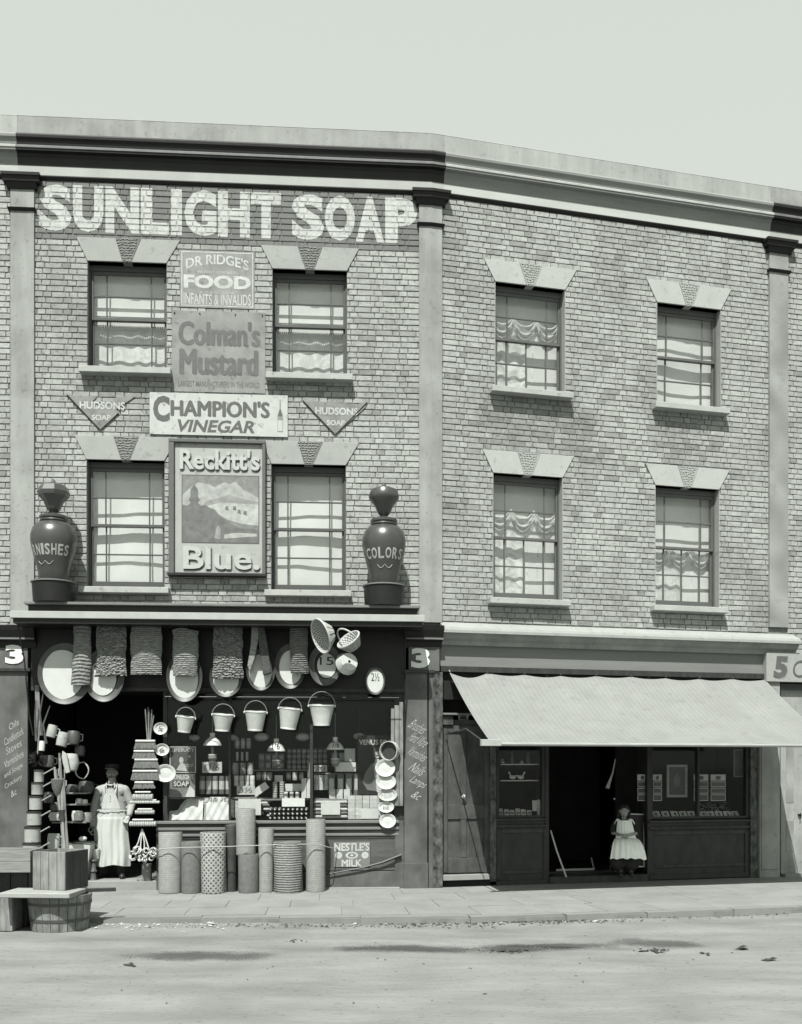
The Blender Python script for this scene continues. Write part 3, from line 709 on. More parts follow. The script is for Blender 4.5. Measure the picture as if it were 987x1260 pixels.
# cornices, parapets, pilasters
p0 = (FL.u(20, .1), 0); pj = r2l(FR.u(548, .1)); pe = r2l(FR.u(556, .1))
zc = lambda y, w=0.0: yz(y, w)
def cornice(hh, path, dark, parL, soff=None):
    z_l = zc(181.5, .14)
    A = [(-.05, zc(166,.05)), (.118, zc(164,.118)), (.13, zc(165.5,.13)), (.125, zc(168.5,.125)), (.098, zc(172.5,.098)), (.085, zc(177.8,.085)), (-.05, zc(177.8,.085))]
    B = [(-.05, zc(178,.135)), (.130, zc(178,.135)), (.140, zc(179,.140)), (.143, z_l), (-.05, z_l)]
    C = [(-.05, z_l-.001), (.134, z_l-.001), (.130, z_l-.028), (.075, z_l-.033), (.072, z_l-.06), (.055, z_l-.085), (.045, zc(201)), (.040, zc(203)), (.036, zc(205.5)), (-.05, zc(205.5))]
    Fz = [(-.05, zc(205.5)), (.030, zc(205.5)), (.030, zc(217.6)), (-.05, zc(217.6))]
    S = [(-.05, zc(217.6)), (.045, zc(217.6)), (.045, zc(218.8)), (.018, zc(221.5)), (-.05, zc(221.5))]
    P = [(-.05, ZPAR), (.055, ZPAR), (.055, zc(170)), (-.05, zc(170))]
    mtB = {1: m_frieze, 0: m_frieze}[0]
    c = MB().sweep(path, A).part('cornice', m_darkm if dark else m_shadedM, hh, bevel=.0)
    MB().sweep(path, B).part('cornice_fillet', m_litfillet if dark else m_stuccoL, c)
    MB().sweep(path, C).part('bed_moulding', m_dark if dark else m_shadedM, c)
    MB().sweep(path, Fz).part('frieze', m_frieze if dark else m_friezeL, hh)
    MB().sweep(path, S).part('shaded_string_course', m_darkm, hh)  # string course darkened to draw the shadow line below the frieze
    MB().sweep(path, P).part('parapet', m_stucco if not parL else m_stuccoL, hh, bevel=.004)
    CP = [(-.16, ZPAR), (.057, ZPAR), (.050, ZPAR+.012), (-.16, ZPAR+.016)]
    MB().sweep(path, CP).part('coping', m_stucco if not parL else m_stuccoL, hh)
m_friezeL = M('pale_frieze_paint', 0.60, 0.8, 0.08, 3, 0.1, stretch=(.4,.4,2)); m_shadedM = M('shaded_moulding_paint', 0.34, 0.8, 0.12, 3, 0.15, stretch=(.4, .4, 3)); m_litfillet = M('lit_fillet_paint', 0.16, 0.7, 0.2, 8)  # moulding tone carries the shade under the cornice; fillet painted as if sunlit
cornice(h3, [p0, (0, 0), (pj[0], pj[1])], True, False)
cornice(h4, [(FR.u(548, .1), 0), (FR.u(951, .1), 0)], False, True)
cornice(hl, [(FL.u(20, .1)-4.6, 0), (FL.u(20, .1), 0)], False, True)
cornice(hr, [(FR.u(951, .1), 0), (FR.u(951, .1)+4.6, 0)], True, False)
def pilaster(hh, path, zb, zt, mt, capm, zring):
    P = MB().sweep(path, [(-.02, zb), (.045, zb), (.045, zt), (-.02, zt)]).part('pilaster', mt, hh)
    ext = lambda e: [(path[0][0]-e, path[0][1])] + list(path[1:-1]) + [(path[-1][0]+e*.98, path[-1][1]+e*(.0 if len(path) == 2 else .17))]
    cp = MB(); cp.sweep(ext(.10), [(-.02, zt-.035), (.15, zt-.035), (.155, zt), (-.02, zt)]); cp.sweep(ext(.085), [(-.02, zt-.10), (.115, zt-.10), (.135, zt-.036), (-.02, zt-.036)]); cp.sweep(ext(.04), [(-.02, zt-.175), (.065, zt-.175), (.10, zt-.101), (-.02, zt-.101)])
    cp.part('pilaster_capital', capm, P)
    MB().sweep(ext(.028), [(-.02, zring-.032), (.062, zring-.032), (.085, zring), (-.02, zring)]).part('pilaster_ring', capm, P)
zcap = yz(214.5, .1); zring = yz(256.5, .06)
pilaster(h3, [(FL.u(14), 0), (FL.u(43), 0)], yz(765)-.05, zcap, m_stucco, m_darkm, zring)
e1 = r2l(FR.u(543)); pilaster(h3, [(FL.u(515.5), 0), (0, 0), e1], FL.z(520, 766), zcap, m_stucco, m_darkm, zring)
pilaster(h4, [(FR.u(945), 0), (FR.u(968), 0)], FR.z(955, 772), zcap, m_stuccoD, m_darkm, zring)
# party walls, back walls, roofs, floors: the rest of each house
m_slate = M('roof_slate', 0.07, 0.7, 0.3, 5)
for key, hh in (('h3', h3), ('h4', h4), ('hl', hl), ('hr', hr)):
    u0, u1 = HS[key]; g_ = .012
    re = lambda y: (r2l(-.03, y) if key == 'h3' else (u1-g_, y))
    le = (u0+g_, .31); slabp = [(u0+.14, .31), re(.31), re(7.98), (u0+.14, 7.98)]
    s = MB(); s.box(u0+g_, u0+.12, .305, 8, -.1, ZPAR-.9); s.part('party_wall', m_room, hh)
    if key == 'hr': s = MB(); s.box(u1-.12, u1-g_, .305, 8, -.1, ZPAR-.9); s.part('party_wall', m_room, hh)
    q = re(8); q2 = re(8.25); s = MB(); s.prismz([(u0+g_, 8), q, q2, (u0+g_, 8.25)], -.1, ZPAR-.9); s.part('back_wall', m_room, hh)
    s = MB(); a_, b_ = re(.31), re(8.3)
    s.add([(u0+g_, .31, ZPAR-.35), (a_[0], a_[1], ZPAR-.35), (b_[0], b_[1], ZPAR-.62), (u0+g_, 8.3, ZPAR-.62), (u0+g_, .31, ZPAR-.5), (a_[0], a_[1], ZPAR-.5), (b_[0], b_[1], ZPAR-.8), (u0+g_, 8.3, ZPAR-.8)], [(0,1,2,3), (7,6,5,4), (0,4,5,1), (1,5,6,2), (2,6,7,3), (3,7,4,0)])
    s.part('roof', m_slate, hh)
    for zf in (3.62, (3.62+ZPAR-.6)/2):
        s = MB(); s.prismz(slabp, zf, zf+.2); s.part('upper_floor', m_room, hh)
    s = MB(); s.prismz([(slabp[0][0], 2.6), re(2.6), re(2.7), (slabp[0][0], 2.7)], 3.83, ZPAR-.95); s.part('room_partition', m_room, hh)
# ------------------------------------------------------------------ shop front of the oil shop (left house)
m_marb = M('marbled_paint', 0.10, 0.5, 0.95, 16, 0.1, stretch=(1, 1, .6))
m_panel = M('weathered_door_paint', 0.085, 0.75, 0.3, 6, 0.3, 40, stretch=(1.5, 1.5, .5), blot=.3, blotscale=4)
m_step = M('worn_stone_step', 0.34, 0.85, 0.12, 4, 0.3)
m_floor = M('shop_floor', 0.22, 0.9, 0.2, 4)
m_lip = M('canopy_lip_paint', 0.50, 0.7, 0.08, 6); m_lip2 = M('ledge_lead', 0.22, 0.7, 0.1, 6)
m_num = M('white_number_paint', 0.95, 0.7, 0.06, 12)
WC = 0.70
U = FL.u
def bx(F, hh, name, x0, x1, y0, y1, w0, w1, mt, ref=None, bevel=.004, wr=None, **k):
    """box on a facade from photo columns/rows: x0..x1 columns, y0 top row, y1 bottom row, w0..w1 metres out"""
    wr = w1 if wr is None else wr; ref = (x0+x1)/2 if ref is None else ref
    s = MB(); s.box(F.u(x0, wr), F.u(x1, wr), -w1, -w0, F.z(ref, y1, wr), F.z(ref, y0, wr)); return s.part(name, mt, hh, bevel=bevel, **k)
can = MB(); zl0, zl1 = FL.z(270, 762.5, WC), FL.z(270, 754, WC); ul, ur = U(12, WC), U(523, WC)
can.box(ul, ur, -WC, 0.0, zl0, zl1)
canopy = can.part('canopy', m_lip, h3, bevel=.004)
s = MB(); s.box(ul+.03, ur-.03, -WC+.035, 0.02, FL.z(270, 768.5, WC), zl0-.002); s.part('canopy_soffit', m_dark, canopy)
s = MB(); s.box(U(29, .5), U(517, .5), -.5, 0, FL.z(270, 745.5, .5), FL.z(270, 742.5, .5)); s.part('ledge_board', m_lip2, canopy, bevel=.003)
s = MB(); s.box(U(33, .5), U(514, .5), -.44, 0, zl1+.002, FL.z(270, 745.5, .5)-.002); s.part('ledge_riser', m_dark, canopy)
fas = bx(FL, h3, 'fascia', 38, 498, 772, 846, 0.0, .07, m_dark, ref=270, bevel=0)
bx(FL, fas, 'transom', 38, 498, 846, 851, 0.0, .09, m_woodD, ref=270)
for x0, x1, lx in ((-30, 47, (-30, 56)), (499, 0, (505, 537))):
    if x0 < 0: path = [(U(-30), 0), (U(47), 0)]; rf = 20
    else: path = [(U(499), 0), (0, 0), r2l(FR.u(541))]; rf = 520
    zz = lambda y, w: FL.z(rf, y, w)
    en = MB().sweep(path, [(-.02, zz(797, .1)), (.09, zz(797, .1)), (.12, zz(790, .12)), (.17, zz(787, .17)), (.18, zz(783, .18)), (.22, zz(775, .22)), (.24, zz(769, .24)), (-.02, zz(768, .24))]).part('entablature', m_darkm, h3)
    MB().sweep(path, [(.17, zz(786.5, .19)), (.19, zz(786.5, .19)), (.19, zz(784.5, .19)), (.17, zz(784.5, .19))]).part('entablature_fillet', m_lip2, en)
# number boards
for x0, x1, yt, yb, tx0, tx1, ty0, ty1 in ((-2, 34, 797, 823, 6.5, 29, 793.5, 817), (503, 541, 796, 826, 506, 529, 797.5, 822)):
    pan = bx(FL, h3, 'number_board', x0, x1, yt, yb, 0, .10, m_pil)
    s = MB(); F = FL; r = (tx0+tx1)/2; s.text('3', F.u(tx0, .106), F.u(tx1, .106), F.z(r, ty1, .106), F.z(r, ty0, .106), y=-.108, bold=.05, ext=.004); s.part('number', m_num, pan, recalc=False, label='white figure 3 painted on the board')
# pilasters of the shop front
pl1 = bx(FL, h3, 'shop_pilaster', -6, 34, 825, 1096, 0, .08, m_pil)
bx(FL, pl1, 'pilaster_moulding', -6, 37, 822, 826, 0, .12, m_woodD); bx(FL, pl1, 'pilaster_plinth', -6, 36, 1058, 1097, 0, .10, m_pil)
pl2 = bx(FL, h3, 'shop_pilaster', 497.5, 526, 826, 1096, 0, .08, m_pil, ref=515)
bx(FL, pl2, 'pilaster_moulding', 496, 535, 824, 828, 0, .12, m_woodD, ref=515); bx(FL, pl2, 'pilaster_plinth', 496.5, 527, 1062, 1097, 0, .095, m_pil, ref=515)
s = MB(); s.sweep([(U(527), 0), (0, 0), r2l(FR.u(532.5))], [(-.02, 0), (.075, 0), (.075, FL.z(530, 826, .07)), (-.02, FL.z(530, 826, .07))]); s.part('pilaster_edge', m_pil, pl2)
mst = MB(); mst.box(FR.u(533, .085), FR.u(545, .085), -.085, 0, 0.001, FR.z(539, 827, .08)); mst = mst.part('marbled_strip', m_marb, h4, bevel=.004)
def script(hh, F, lines, w, sl, rot, parent, mt=None):
    for t, x0, x1, yb, yt in lines:
        s = MB(); r = (x0+x1)/2; s.text(t, F.u(x0, w), F.u(x1, w), F.z(r, yb, w), F.z(r, yt, w), y=-w-.0015, bold=-.004, slant=sl, rot=R(rot))
        s.part('chalk_writing', mt or m_chalk, parent, recalc=False)
script(h3, FL, [('Oils', 10, 24, 895, 888), ('Candlestick', 3, 31, 910, 902), ('Stoves', 6, 28, 923, 915), ('Varnishes', 3, 31, 938, 930), ('and Soaps', 3, 30, 952, 945), ('Crockery', 4, 29, 966, 959), ('&c', 13, 21, 979, 972)], .081, .5, 33, pl1)
script(h3, FL, [('Brushes', 505, 525, 901, 888), ('Hard Ware', 505, 527, 917, 904), ('Varnishes', 503, 526, 934, 922), ('Nails', 506, 523, 953, 940), ('Lamps', 505, 524, 970, 957), ('&c', 508, 518, 984, 974)], .081, .4, -28, pl2)
# shop window
WG = -.03
def zf(y, w=0.0, r=350): return FL.z(r, y, w)
sw = MB(); zt_, zb_ = zf(851), zf(1010)
for a, b in ((201, 206), (281.5, 284), (381.5, 385), (485, 491)): sw.box(U(a), U(b), -.02, .06, zb_, zt_)
sw.box(U(206), U(485), -.018, .058, zt_-.03, zt_-.001); sw.box(U(491), U(498), -.03, .10, 0.01, zt_)
swo = sw.part('shop_window', m_woodD, h3, kind=None)
edges = [206, 281.5, 284, 381.5, 385, 485]
for a, b in ((206, 281.5), (284, 381.5), (385, 485)):
    s = MB(); s.box(U(a), U(b), .02, .025, zb_, zt_-.031); s.part('pane', m_glassS, swo, recalc=False)
st = MB(); st.box(U(193), U(491), -.04, .20, 0, zf(1031)); sto = st.part('stallboard', m_riser, h3, bevel=.004)
for i, (y0, y1, w) in enumerate(((1010, 1013.5, .10), (1018, 1021.5, .085), (1026, 1029, .07))): bx(FL, sto, 'stallboard_moulding', 192, 491, y0, y1, 0, w, m_lip2, ref=350, bevel=.005)
for i, (y0, y1, w) in enumerate(((1013.7, 1018, .05), (1021.7, 1026, .055), (1029.2, 1032, .05))): bx(FL, sto, 'stallboard_band', 192.5, 490.5, y0, y1, 0, w, m_riser, ref=350, bevel=0)
bx(FL, sto, 'stallboard_rail', 193, 490, 1069, 1072, 0, .055, m_riser, ref=350); bx(FL, sto, 'stallboard_plinth', 193, 491, 1073, 1095, 0, .06, m_pil, ref=350)
bx(FL, sto, 'stallboard_stile', 486, 497, 1010, 1095, 0, .065, m_pil, ref=490); bx(FL, h3, 'base_board', 385, 492, 1092.3, 1096, .06, .12, m_step, ref=440)
# display floor, shelves and dark backing inside the window
s = MB(); s.box(U(193), U(491), .06, 1.15, zf(1031)-.06, zf(1010)-.01); s.part('window_board', m_wood, sto)
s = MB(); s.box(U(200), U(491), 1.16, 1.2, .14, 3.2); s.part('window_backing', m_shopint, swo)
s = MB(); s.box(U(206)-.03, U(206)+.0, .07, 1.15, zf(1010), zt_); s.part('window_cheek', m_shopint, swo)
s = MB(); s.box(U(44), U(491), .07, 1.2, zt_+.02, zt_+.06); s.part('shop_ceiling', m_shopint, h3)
s = MB(); s.prismz([(U(34), -.02), (U(196), -.02), (U(196), .30), (U(34), .30)], -.05, .125); s.part('door_step', m_step, h3, bevel=.008)
s = MB(); s.prismz([(U(34), .302), r2l(-.05, .302), r2l(-.05, 7.9), (U(34), 7.9)], -.05, .123); s.part('shop_floor', m_floor, h3)
s = MB(); s.box(U(34)-.02, U(34)+.03, .08, 2.2, .125, 3.2); s.part('doorway_wall', m_shopint, h3)
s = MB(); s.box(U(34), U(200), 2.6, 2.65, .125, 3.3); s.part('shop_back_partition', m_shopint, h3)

# ------------------------------------------------------------------ shop front of the right house
UR = FR.u
zr = lambda y, w=0.0: FR.z(640, y, w)
path = [(UR(541), 0), (UR(944), 0)]; pathw = [(UR(541), 0), (UR(975), 0)]
cor = MB().sweep(pathw, [(-.02, zr(796, .08)), (.07, zr(796, .08)), (.09, zr(791, .09)), (.13, zr(788, .13)), (.17, zr(782.5, .17)), (.205, zr(781, .205)), (-.02, zr(781, .2))]).part('shop_cornice', m_stucco, h4)
MB().sweep(pathw, [(-.02, zr(780.8, .215)), (.215, zr(780.8, .215)), (.215, zr(777.5, .215)), (.20, zr(774.5, .20)), (-.02, zr(768, .0))]).part('cornice_ledge', m_lint, cor)
m_fasc = M('fascia_paint', 0.24, 0.75, 0.10, 4, stretch=(.3, .3, 3))
MB().sweep(path, [(-.02, zr(822)), (.03, zr(822)), (.03, zr(796.2)), (-.02, zr(796.2))]).part('fascia', m_fasc, h4)
MB().sweep(path, [(-.02, zr(829)), (.07, zr(829)), (.07, zr(822.5)), (-.02, zr(822.5))]).part('blind_box', m_woodD, h4)
s = MB(); s.box(UR(541), UR(941), .0, .05, zr(862), zr(829)-.003); s.part('transom_panel', m_shopint, h4)
m_d4 = M('dark_shop_paint', 0.05, 0.5, 0.35, 5, 0.1, stretch=(1.5, 1.5, .6)); m_d4p = M('dark_panel_paint', 0.062, 0.5, 0.4, 6, 0.1, stretch=(2, 2, .6))
zq = lambda x, y, w=0.0: FR.z(x, y, w)
# private door at the left with panels
dr = MB(); dr.box(UR(545.5), UR(603), 0.005, .05, .10, zq(575, 886)); door = dr.part('house_door', m_panel, h4)
bx(FR, door, 'door_stile', 546, 551, 893, 1074, 0, .02, m_panel); bx(FR, door, 'door_stile', 596, 603, 893, 1074, 0, .02, m_panel)
bx(FR, door, 'door_rail', 551.3, 595.7, 893, 901, 0, .018, m_panel); bx(FR, door, 'lock_rail', 551.3, 595.7, 990, 1008, 0, .018, m_panel); bx(FR, door, 'door_rail', 551.3, 595.7, 1056, 1074, 0, .018, m_panel)
bx(FR, door, 'door_muntin', 567, 574, 901.5, 989.5, 0, .016, m_panel); bx(FR, door, 'door_muntin', 567, 574, 1008.5, 1055.5, 0, .016, m_panel)
s = MB(); s.ell((0, -.05, 0), (.028, .022, .028)); s.lathe([(.012, 0), (.012, .04)], 10, T=Matrix.Rotation(R(90), 4, 'X')); u_, z_ = FR.uz(570, 980, .05); s.part('door_knob', m_white, door, loc=(u_, -.02, z_))
bx(FR, h4, 'door_transom', 545.5, 604, 877.5, 880, 0, .09, m_lip2); bx(FR, h4, 'door_pilaster_cap', 545.5, 558, 881, 892, 0, .05, m_panel)
s = MB(); s.box(UR(546), UR(603), .03, .04, zq(575, 877), zq(575, 862)); s.part('fanlight_pane', m_glassS, h4, recalc=False)
s = MB(); s.box(UR(545.5), UR(603), 0.2, .24, zq(575, 880), zq(575, 860)); s.part('fanlight_backing', m_shopint, h4)
ds = bx(FR, h4, 'door_step', 546, 603, 1076.5, 1083, -.05, .10, m_step)
s = MB(); s.box(UR(545.6), UR(603), -.02, .05, .0, .099); s.part('door_sill', m_shopint, h4)
bx(FR, h4, 'marbled_strip', 603.5, 611, 850, 1085, 0, .06, m_marb, ref=607)
# small shop window
def shopwin(x0, x1, ysill, mull, ytop=845, gl=True):
    xm = (x0+x1)/2; s = MB(); zt, zb = zq(xm, ytop), zq(xm, ysill)
    s.box(UR(x0), UR(x0+3), -.01, .07, zb, zt); s.box(UR(x1-3), UR(x1), -.01, .07, zb, zt)
    xs = [x0+3] + [q for m_ in mull for q in (m_-1.2, m_+1.2)] + [x1-3]
    for m_ in mull: s.box(UR(m_-1.2), UR(m_+1.2), -.01, .07, zb, zt)
    s.box(UR(x0+3), UR(x1-3), -.008, .068, zb, zb+.03)
    o = s.part('shop_window', m_d4, h4)
    for a, b in zip(xs[::2], xs[1::2]):
        p = MB(); p.box(UR(a), UR(b), .03, .035, zb+.03, zt); p.part('pane', m_glassS, o, recalc=False)
    return o
sw1 = shopwin(611, 670, 1006, ()); sw2 = shopwin(799.5, 921, 1007, (859.5,))
for x0, x1, ys_, yb_ in ((611, 675, 1006, 1086), (799.5, 923, 1008, 1078)):
    xm = (x0+x1)/2; s = MB(); s.box(UR(x0), UR(x1), .0, .20, 0.0, zq(xm, ys_)); rz_ = s.part('stallboard', m_d4, h4, bevel=.004)
    bx(FR, rz_, 'stallboard_moulding', x0-.5, x1, ys_+9, ys_+11.5, 0, .045, m_d4p); bx(FR, rz_, 'stallboard_moulding', x0-.5, x1, ys_+1, ys_+4, 0, .05, m_d4)
    bx(FR, rz_, 'stallboard_stile', x0, x0+6, ys_+14, yb_-3, 0, .018, m_d4); bx(FR, rz_, 'stallboard_stile', x1-6, x1, ys_+14, yb_-3, 0, .018, m_d4)
    bx(FR, rz_, 'stallboard_rail', x0+6.2, x1-6.2, ys_+14, ys_+19, 0, .016, m_d4p); bx(FR, rz_, 'stallboard_rail', x0+6.2, x1-6.2, yb_-15, yb_-11, 0, .016, m_d4p); bx(FR, rz_, 'stallboard_plinth', x0, x1, yb_-3, yb_+3, 0, .03, m_d4)
    s = MB(); s.box(UR(x0)+.02, UR(x1)-.02, .20, 1.0, zq(xm, ys_)-.06, zq(xm, ys_)-.01); s.part('window_board', m_woodD, rz_)
    s = MB(); s.box(UR(x0)-.05, UR(x1)+.03, 1.0, 1.04, .1, 3.2); s.part('window_backing', m_shopint, rz_)
s = MB(); s.box(UR(670.3), UR(675), -.02, .3, 0, 3.1); s.part('door_post', m_d4, h4); s = MB(); s.box(UR(796), UR(799.3), -.02, .3, 0, 3.1); s.part('door_post', m_d4, h4)
s = MB(); s.box(UR(675)+.002, UR(796)-.002, -.05, .33, -.02, .10); s.part('door_step', m_d4p, h4, bevel=.008)
s = MB(); s.box(.05, HS['h4'][1]-.05, .335, 7.9, -.02, .13); s.part('shop_floor', m_woodD, h4, bevel=.006)
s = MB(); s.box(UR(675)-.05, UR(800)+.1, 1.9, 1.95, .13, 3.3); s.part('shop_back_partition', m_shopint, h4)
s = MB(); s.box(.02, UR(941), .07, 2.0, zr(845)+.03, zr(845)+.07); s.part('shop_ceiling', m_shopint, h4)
s = MB(); s.box(UR(604)-.06, UR(604)-.02, .26, 2.0, .1, 3.2); s.part('passage_wall', m_shopint, h4)
bx(FR, h4, 'marbled_strip', 924, 934.5, 845, 1080, 0, .05, m_marb, ref=929)
pr = bx(FR, h4, 'shop_pilaster', 935, 960, 838, 1080, 0, .09, m_stucco, ref=947)
bx(FR, pr, 'pilaster_face', 937.5, 957.5, 846, 1070, 0, .105, m_stucco, ref=947)
# right neighbour's fascia, door and panels
nb = bx(FR, hr, 'fascia', 943.5, 1060, 803, 839, .02, .13, m_lint, ref=965)
s = MB()
for t, a, b in (('5', 953, 969.5), ('C', 976, 990)):
    s.text(t, UR(a, .136), UR(b, .136), FR.z(965, 834.5 if t == '5' else 833, .136), FR.z(965, 807.5 if t == '5' else 812, .136), y=-.1365, bold=.05 if t == '5' else -.005, slant=.12)
s.part('number', m_inkg, nb, recalc=False, label='dark figure 5 and part of a letter painted on the pale fascia')
s = MB(); s.text('5', UR(954.5, .133), UR(971, .133), FR.z(965, 835.5, .133), FR.z(965, 808.5, .133), y=-.1335, bold=.05, slant=.12); s.part('number_shadow', m_stucco, nb, recalc=False)
s = MB(); s.sweep([(UR(945.5), 0), (UR(945.5)+4.6, 0)], [(-.02, zr(797, .1)), (.13, zr(797, .1)), (.22, zr(781, .205)), (-.02, zr(781, .2))]) if False else None
bx(FR, hr, 'door_lintel', 961, 1060, 841, 848, 0, .07, m_d4, ref=965)
nd = bx(FR, hr, 'house_door', 961, 1000, 848, 1076, -.06, .0, m_stucco, ref=975)
bx(FR, nd, 'door_panel', 967.5, 977, 905, 988, -.0, .006, m_stuccoD, ref=972); bx(FR, nd, 'door_panel', 967.5, 977, 1010, 1048, -.0, .006, m_stuccoD, ref=972)
s = MB(); u_, z_ = FR.uz(983, 1003, 0); s.lathe([(.02, 0), (.02, .03)], 10, T=Matrix.Rotation(R(90), 4, 'X')); s.tube([(0, -.04, .03), (0, -.06, 0), (0, -.04, -.05)], .008); s.part('door_knocker', m_dark, nd, loc=(u_, 0, z_))
s = MB(); s.box(UR(1000), UR(1200), 0, .1, 0, 3.3); s.part('shopfront_panel', m_d4, hr); s = MB(); s.box(UR(961), UR(1000), -.12, .1, -.02, .05); s.part('door_step', m_step, hr)
# left neighbour's ground floor
s = MB(); s.box(U(13)-4.6, U(-8), 0.0, .1, 0, 3.3); s.part('shopfront_panel', m_d4, hl)
bx(FL, hl, 'fascia', -200, -3, 800, 830, 0, .07, m_darkm, ref=0)

# ------------------------------------------------------------------ canvas awning
m_canvas = M('striped_canvas', 0.46, 0.9, 0.08, 3, 0.15, 40, speck=.12, speckscale=9, coord='obj', pattern='stripe', pf=62, pamp=.10)
AW = 1.80
_t = m_canvas.node_tree; _b = _t.nodes['Principled BSDF']; _tr = _t.nodes.new('ShaderNodeBsdfTranslucent'); _mx = _t.nodes.new('ShaderNodeMixShader'); _mx.inputs[0].default_value = 0.30
_t.links.new(_b.inputs['Base Color'].links[0].from_socket, _tr.inputs[0]); _t.links.new(_b.outputs[0], _mx.inputs[1]); _t.links.new(_tr.outputs[0], _mx.inputs[2]); _t.links.new(_mx.outputs[0], _t.nodes['Material Output'].inputs[0])
ua, ub = UR(553.5, .08), UR(942, .08); zt = FR.z(560, 829, .08); zt2 = FR.z(930, 836, .08); ztt = (zt+zt2)/2; zfr = 1.94
aw = empty('shop_awning', FR.world(ua, -.07, ztt), FR.th, 'pale striped canvas awning sloping out over the right hand shop', 'awning')
WID = ub-ua
nsc = 9
def awf(a, b):
    x = WID*a; sc_ = abs(math.sin(math.pi*nsc*a)) ; drop = (.030 if a > .12 else .07)*sc_*(1-b)**5
    y = -(AW-.07)*b; z = -(ztt-zfr)*b - .10*math.sin(math.pi*b)*(1-.4*abs(2*a-1)) - drop + .007*math.sin(x*3.1+b*3)+.003*math.sin(x*11+b*5) + (.05*(1-a)*0)
    if a > .8: z -= .03*math.sin(math.pi*b)*math.sin((a-.8)*40)*.6
    return (x + .0*b, y, z)
s = MB(); s.sheet(awf, 120, 26); s.part('canvas', m_canvas, aw, recalc=False, thick=.004)
s = MB(); s.tube([(-.06, -(AW-.07), -(ztt-zfr)-.012), (WID+.06, -(AW-.07), -(ztt-zfr)-.012)], .022, 8); s.part('front_roller', m_woodL, aw)
s = MB(); s.box(-.13, .12, -(AW-.04), -(AW-.11), -(ztt-zfr)-.035, -(ztt-zfr)+.045); s.part('roller_end', m_lip, aw, bevel=.004)
s = MB(); s.box(WID-.05, WID+.12, -(AW-.04), -(AW-.11), -(ztt-zfr)-.035, -(ztt-zfr)+.04); s.part('roller_end', m_lip, aw, bevel=.004)
zarm = FR.z(548, 903, .09) - ztt
for x in (-.05, WID+.05): s = MB(); s.tube([(x, 0, zarm), (x, -.9, zarm+.04), (x, -(AW-.09), -(ztt-zfr)-.01)], .009, 6); s.part('awning_arm', m_galvd, aw)
for k in range(nsc+1):
    x = WID*k/nsc; s = MB(); s.tube([(x, .0, .03), (x, -.02, .01), (x, -.004, -.01)], .006, 5); s.part('awning_hook', m_galvd, aw)
s = MB(); s.tube([(-.02, .05, .10), (.0, -.01, .02), (.01, -.01, -.01)], .008, 5); s.part('awning_cord', m_lip, aw)

# ------------------------------------------------------------------ enamel signs and boards on the wall
def sign(F, label, x0, x1, yt, yb, w=.02, tk=.006, mt=None, tilt=0.0, cat='sign', name='advertising_sign', bname='sign_plate'):
    xm = (x0+x1)/2; r = thing(name, label, cat, F, xm, yb, w)
    h = F.z(xm, yt, w)-F.z(xm, yb, w); hw = (F.u(x1, w)-F.u(x0, w))/2
    if tilt: r.rotation_euler = (0, tilt, r.rotation_euler[2])
    s = MB(); s.box(-hw, hw, 0, tk, 0, h); s.part(bname, mt, r, bevel=.002)
    return r, hw, h
def arc_warp(hw, h, amt, zc_):           # lift the middle of a line into a shallow arch
    return lambda X, Y, Z: (X, Y, Z + amt*(1-(X/hw)**2))
def fit(hw, h, fx0, fx1, fz0, fz1): return (-hw+2*hw*fx0, -hw+2*hw*fx1, h*fz0, h*fz1)
m_en1 = M('worn_grey_enamel', 0.29, 0.5, 0.16, 6, speck=.35, speckscale=16, blot=.18, blotscale=4); m_en2 = M('faded_enamel', 0.29, 0.6, 0.16, 5, speck=.4, speckscale=11, blot=.2, blotscale=3); m_enW = M('white_enamel_plate', 0.60, 0.4, 0.08, 8, speck=.45, speckscale=13)
r, hw, h = sign(FL, 'grey enamel sign for invalid food, topmost in the column between the upper windows', 221.5, 313.5, 308.5, 379, mt=m_en1)
s = MB(); t_ = .012
for a in ((-hw+.02, hw-.02, .02, .02+t_), (-hw+.02, hw-.02, h-.02-t_, h-.02), (-hw+.02, -hw+.02+t_, .02+t_, h-.02-t_), (hw-.02-t_, hw-.02, .02+t_, h-.02-t_)): s.quad((a[0], -.0015, a[2]), (a[1], -.0015, a[2]), (a[1], -.0015, a[3]), (a[0], -.0015, a[3]))
s.part('border', m_letter, r, recalc=False)
s = MB(); wa = arc_warp(hw, h, h*.14, 0)
s.text('DR RIDGE\'S', *fit(hw, h, .08, .92, .62, .80), y=-.002, bold=.02, warp=wa); s.text('PATENT COOKED', *fit(hw, h, .24, .76, .60, .645), y=-.002)
s.text('FOOD', *fit(hw, h, .05, .95, .335, .57), y=-.002, bold=.045); s.text('IS THE BEST FOR', *fit(hw, h, .27, .73, .245, .285), y=-.002)
for f in (.06, .165, .29, .52, .745, .86):
    pass
s.text('INFANTS & INVALIDS', *fit(hw, h, .05, .95, .05, .235), y=-.002, bold=.008, warp=lambda X, Y, Z: (X, Y, Z + (Z/h)*.35*h*(X/hw)**2*.35)); s.part('lettering', m_letter, r, recalc=False)
r, hw, h = sign(FL, 'large faded mustard sign between the upper windows, just under the food sign', 211.5, 326.5, 383, 483, mt=m_en2)
s = MB(); s.text("Colman's", *fit(hw, h, .07, .95, .57, .88), y=-.002, bold=.0, stamp=.016); s.text('Mustard', *fit(hw, h, .08, .93, .21, .53), y=-.002, bold=.0, stamp=.018)
s.text('LARGEST MANUFACTURERS IN THE WORLD', *fit(hw, h, .07, .94, .065, .135), y=-.002, bold=.006); s.part('lettering', M('faded_blue_ink', .15, .7, .2, 12), r, recalc=False)
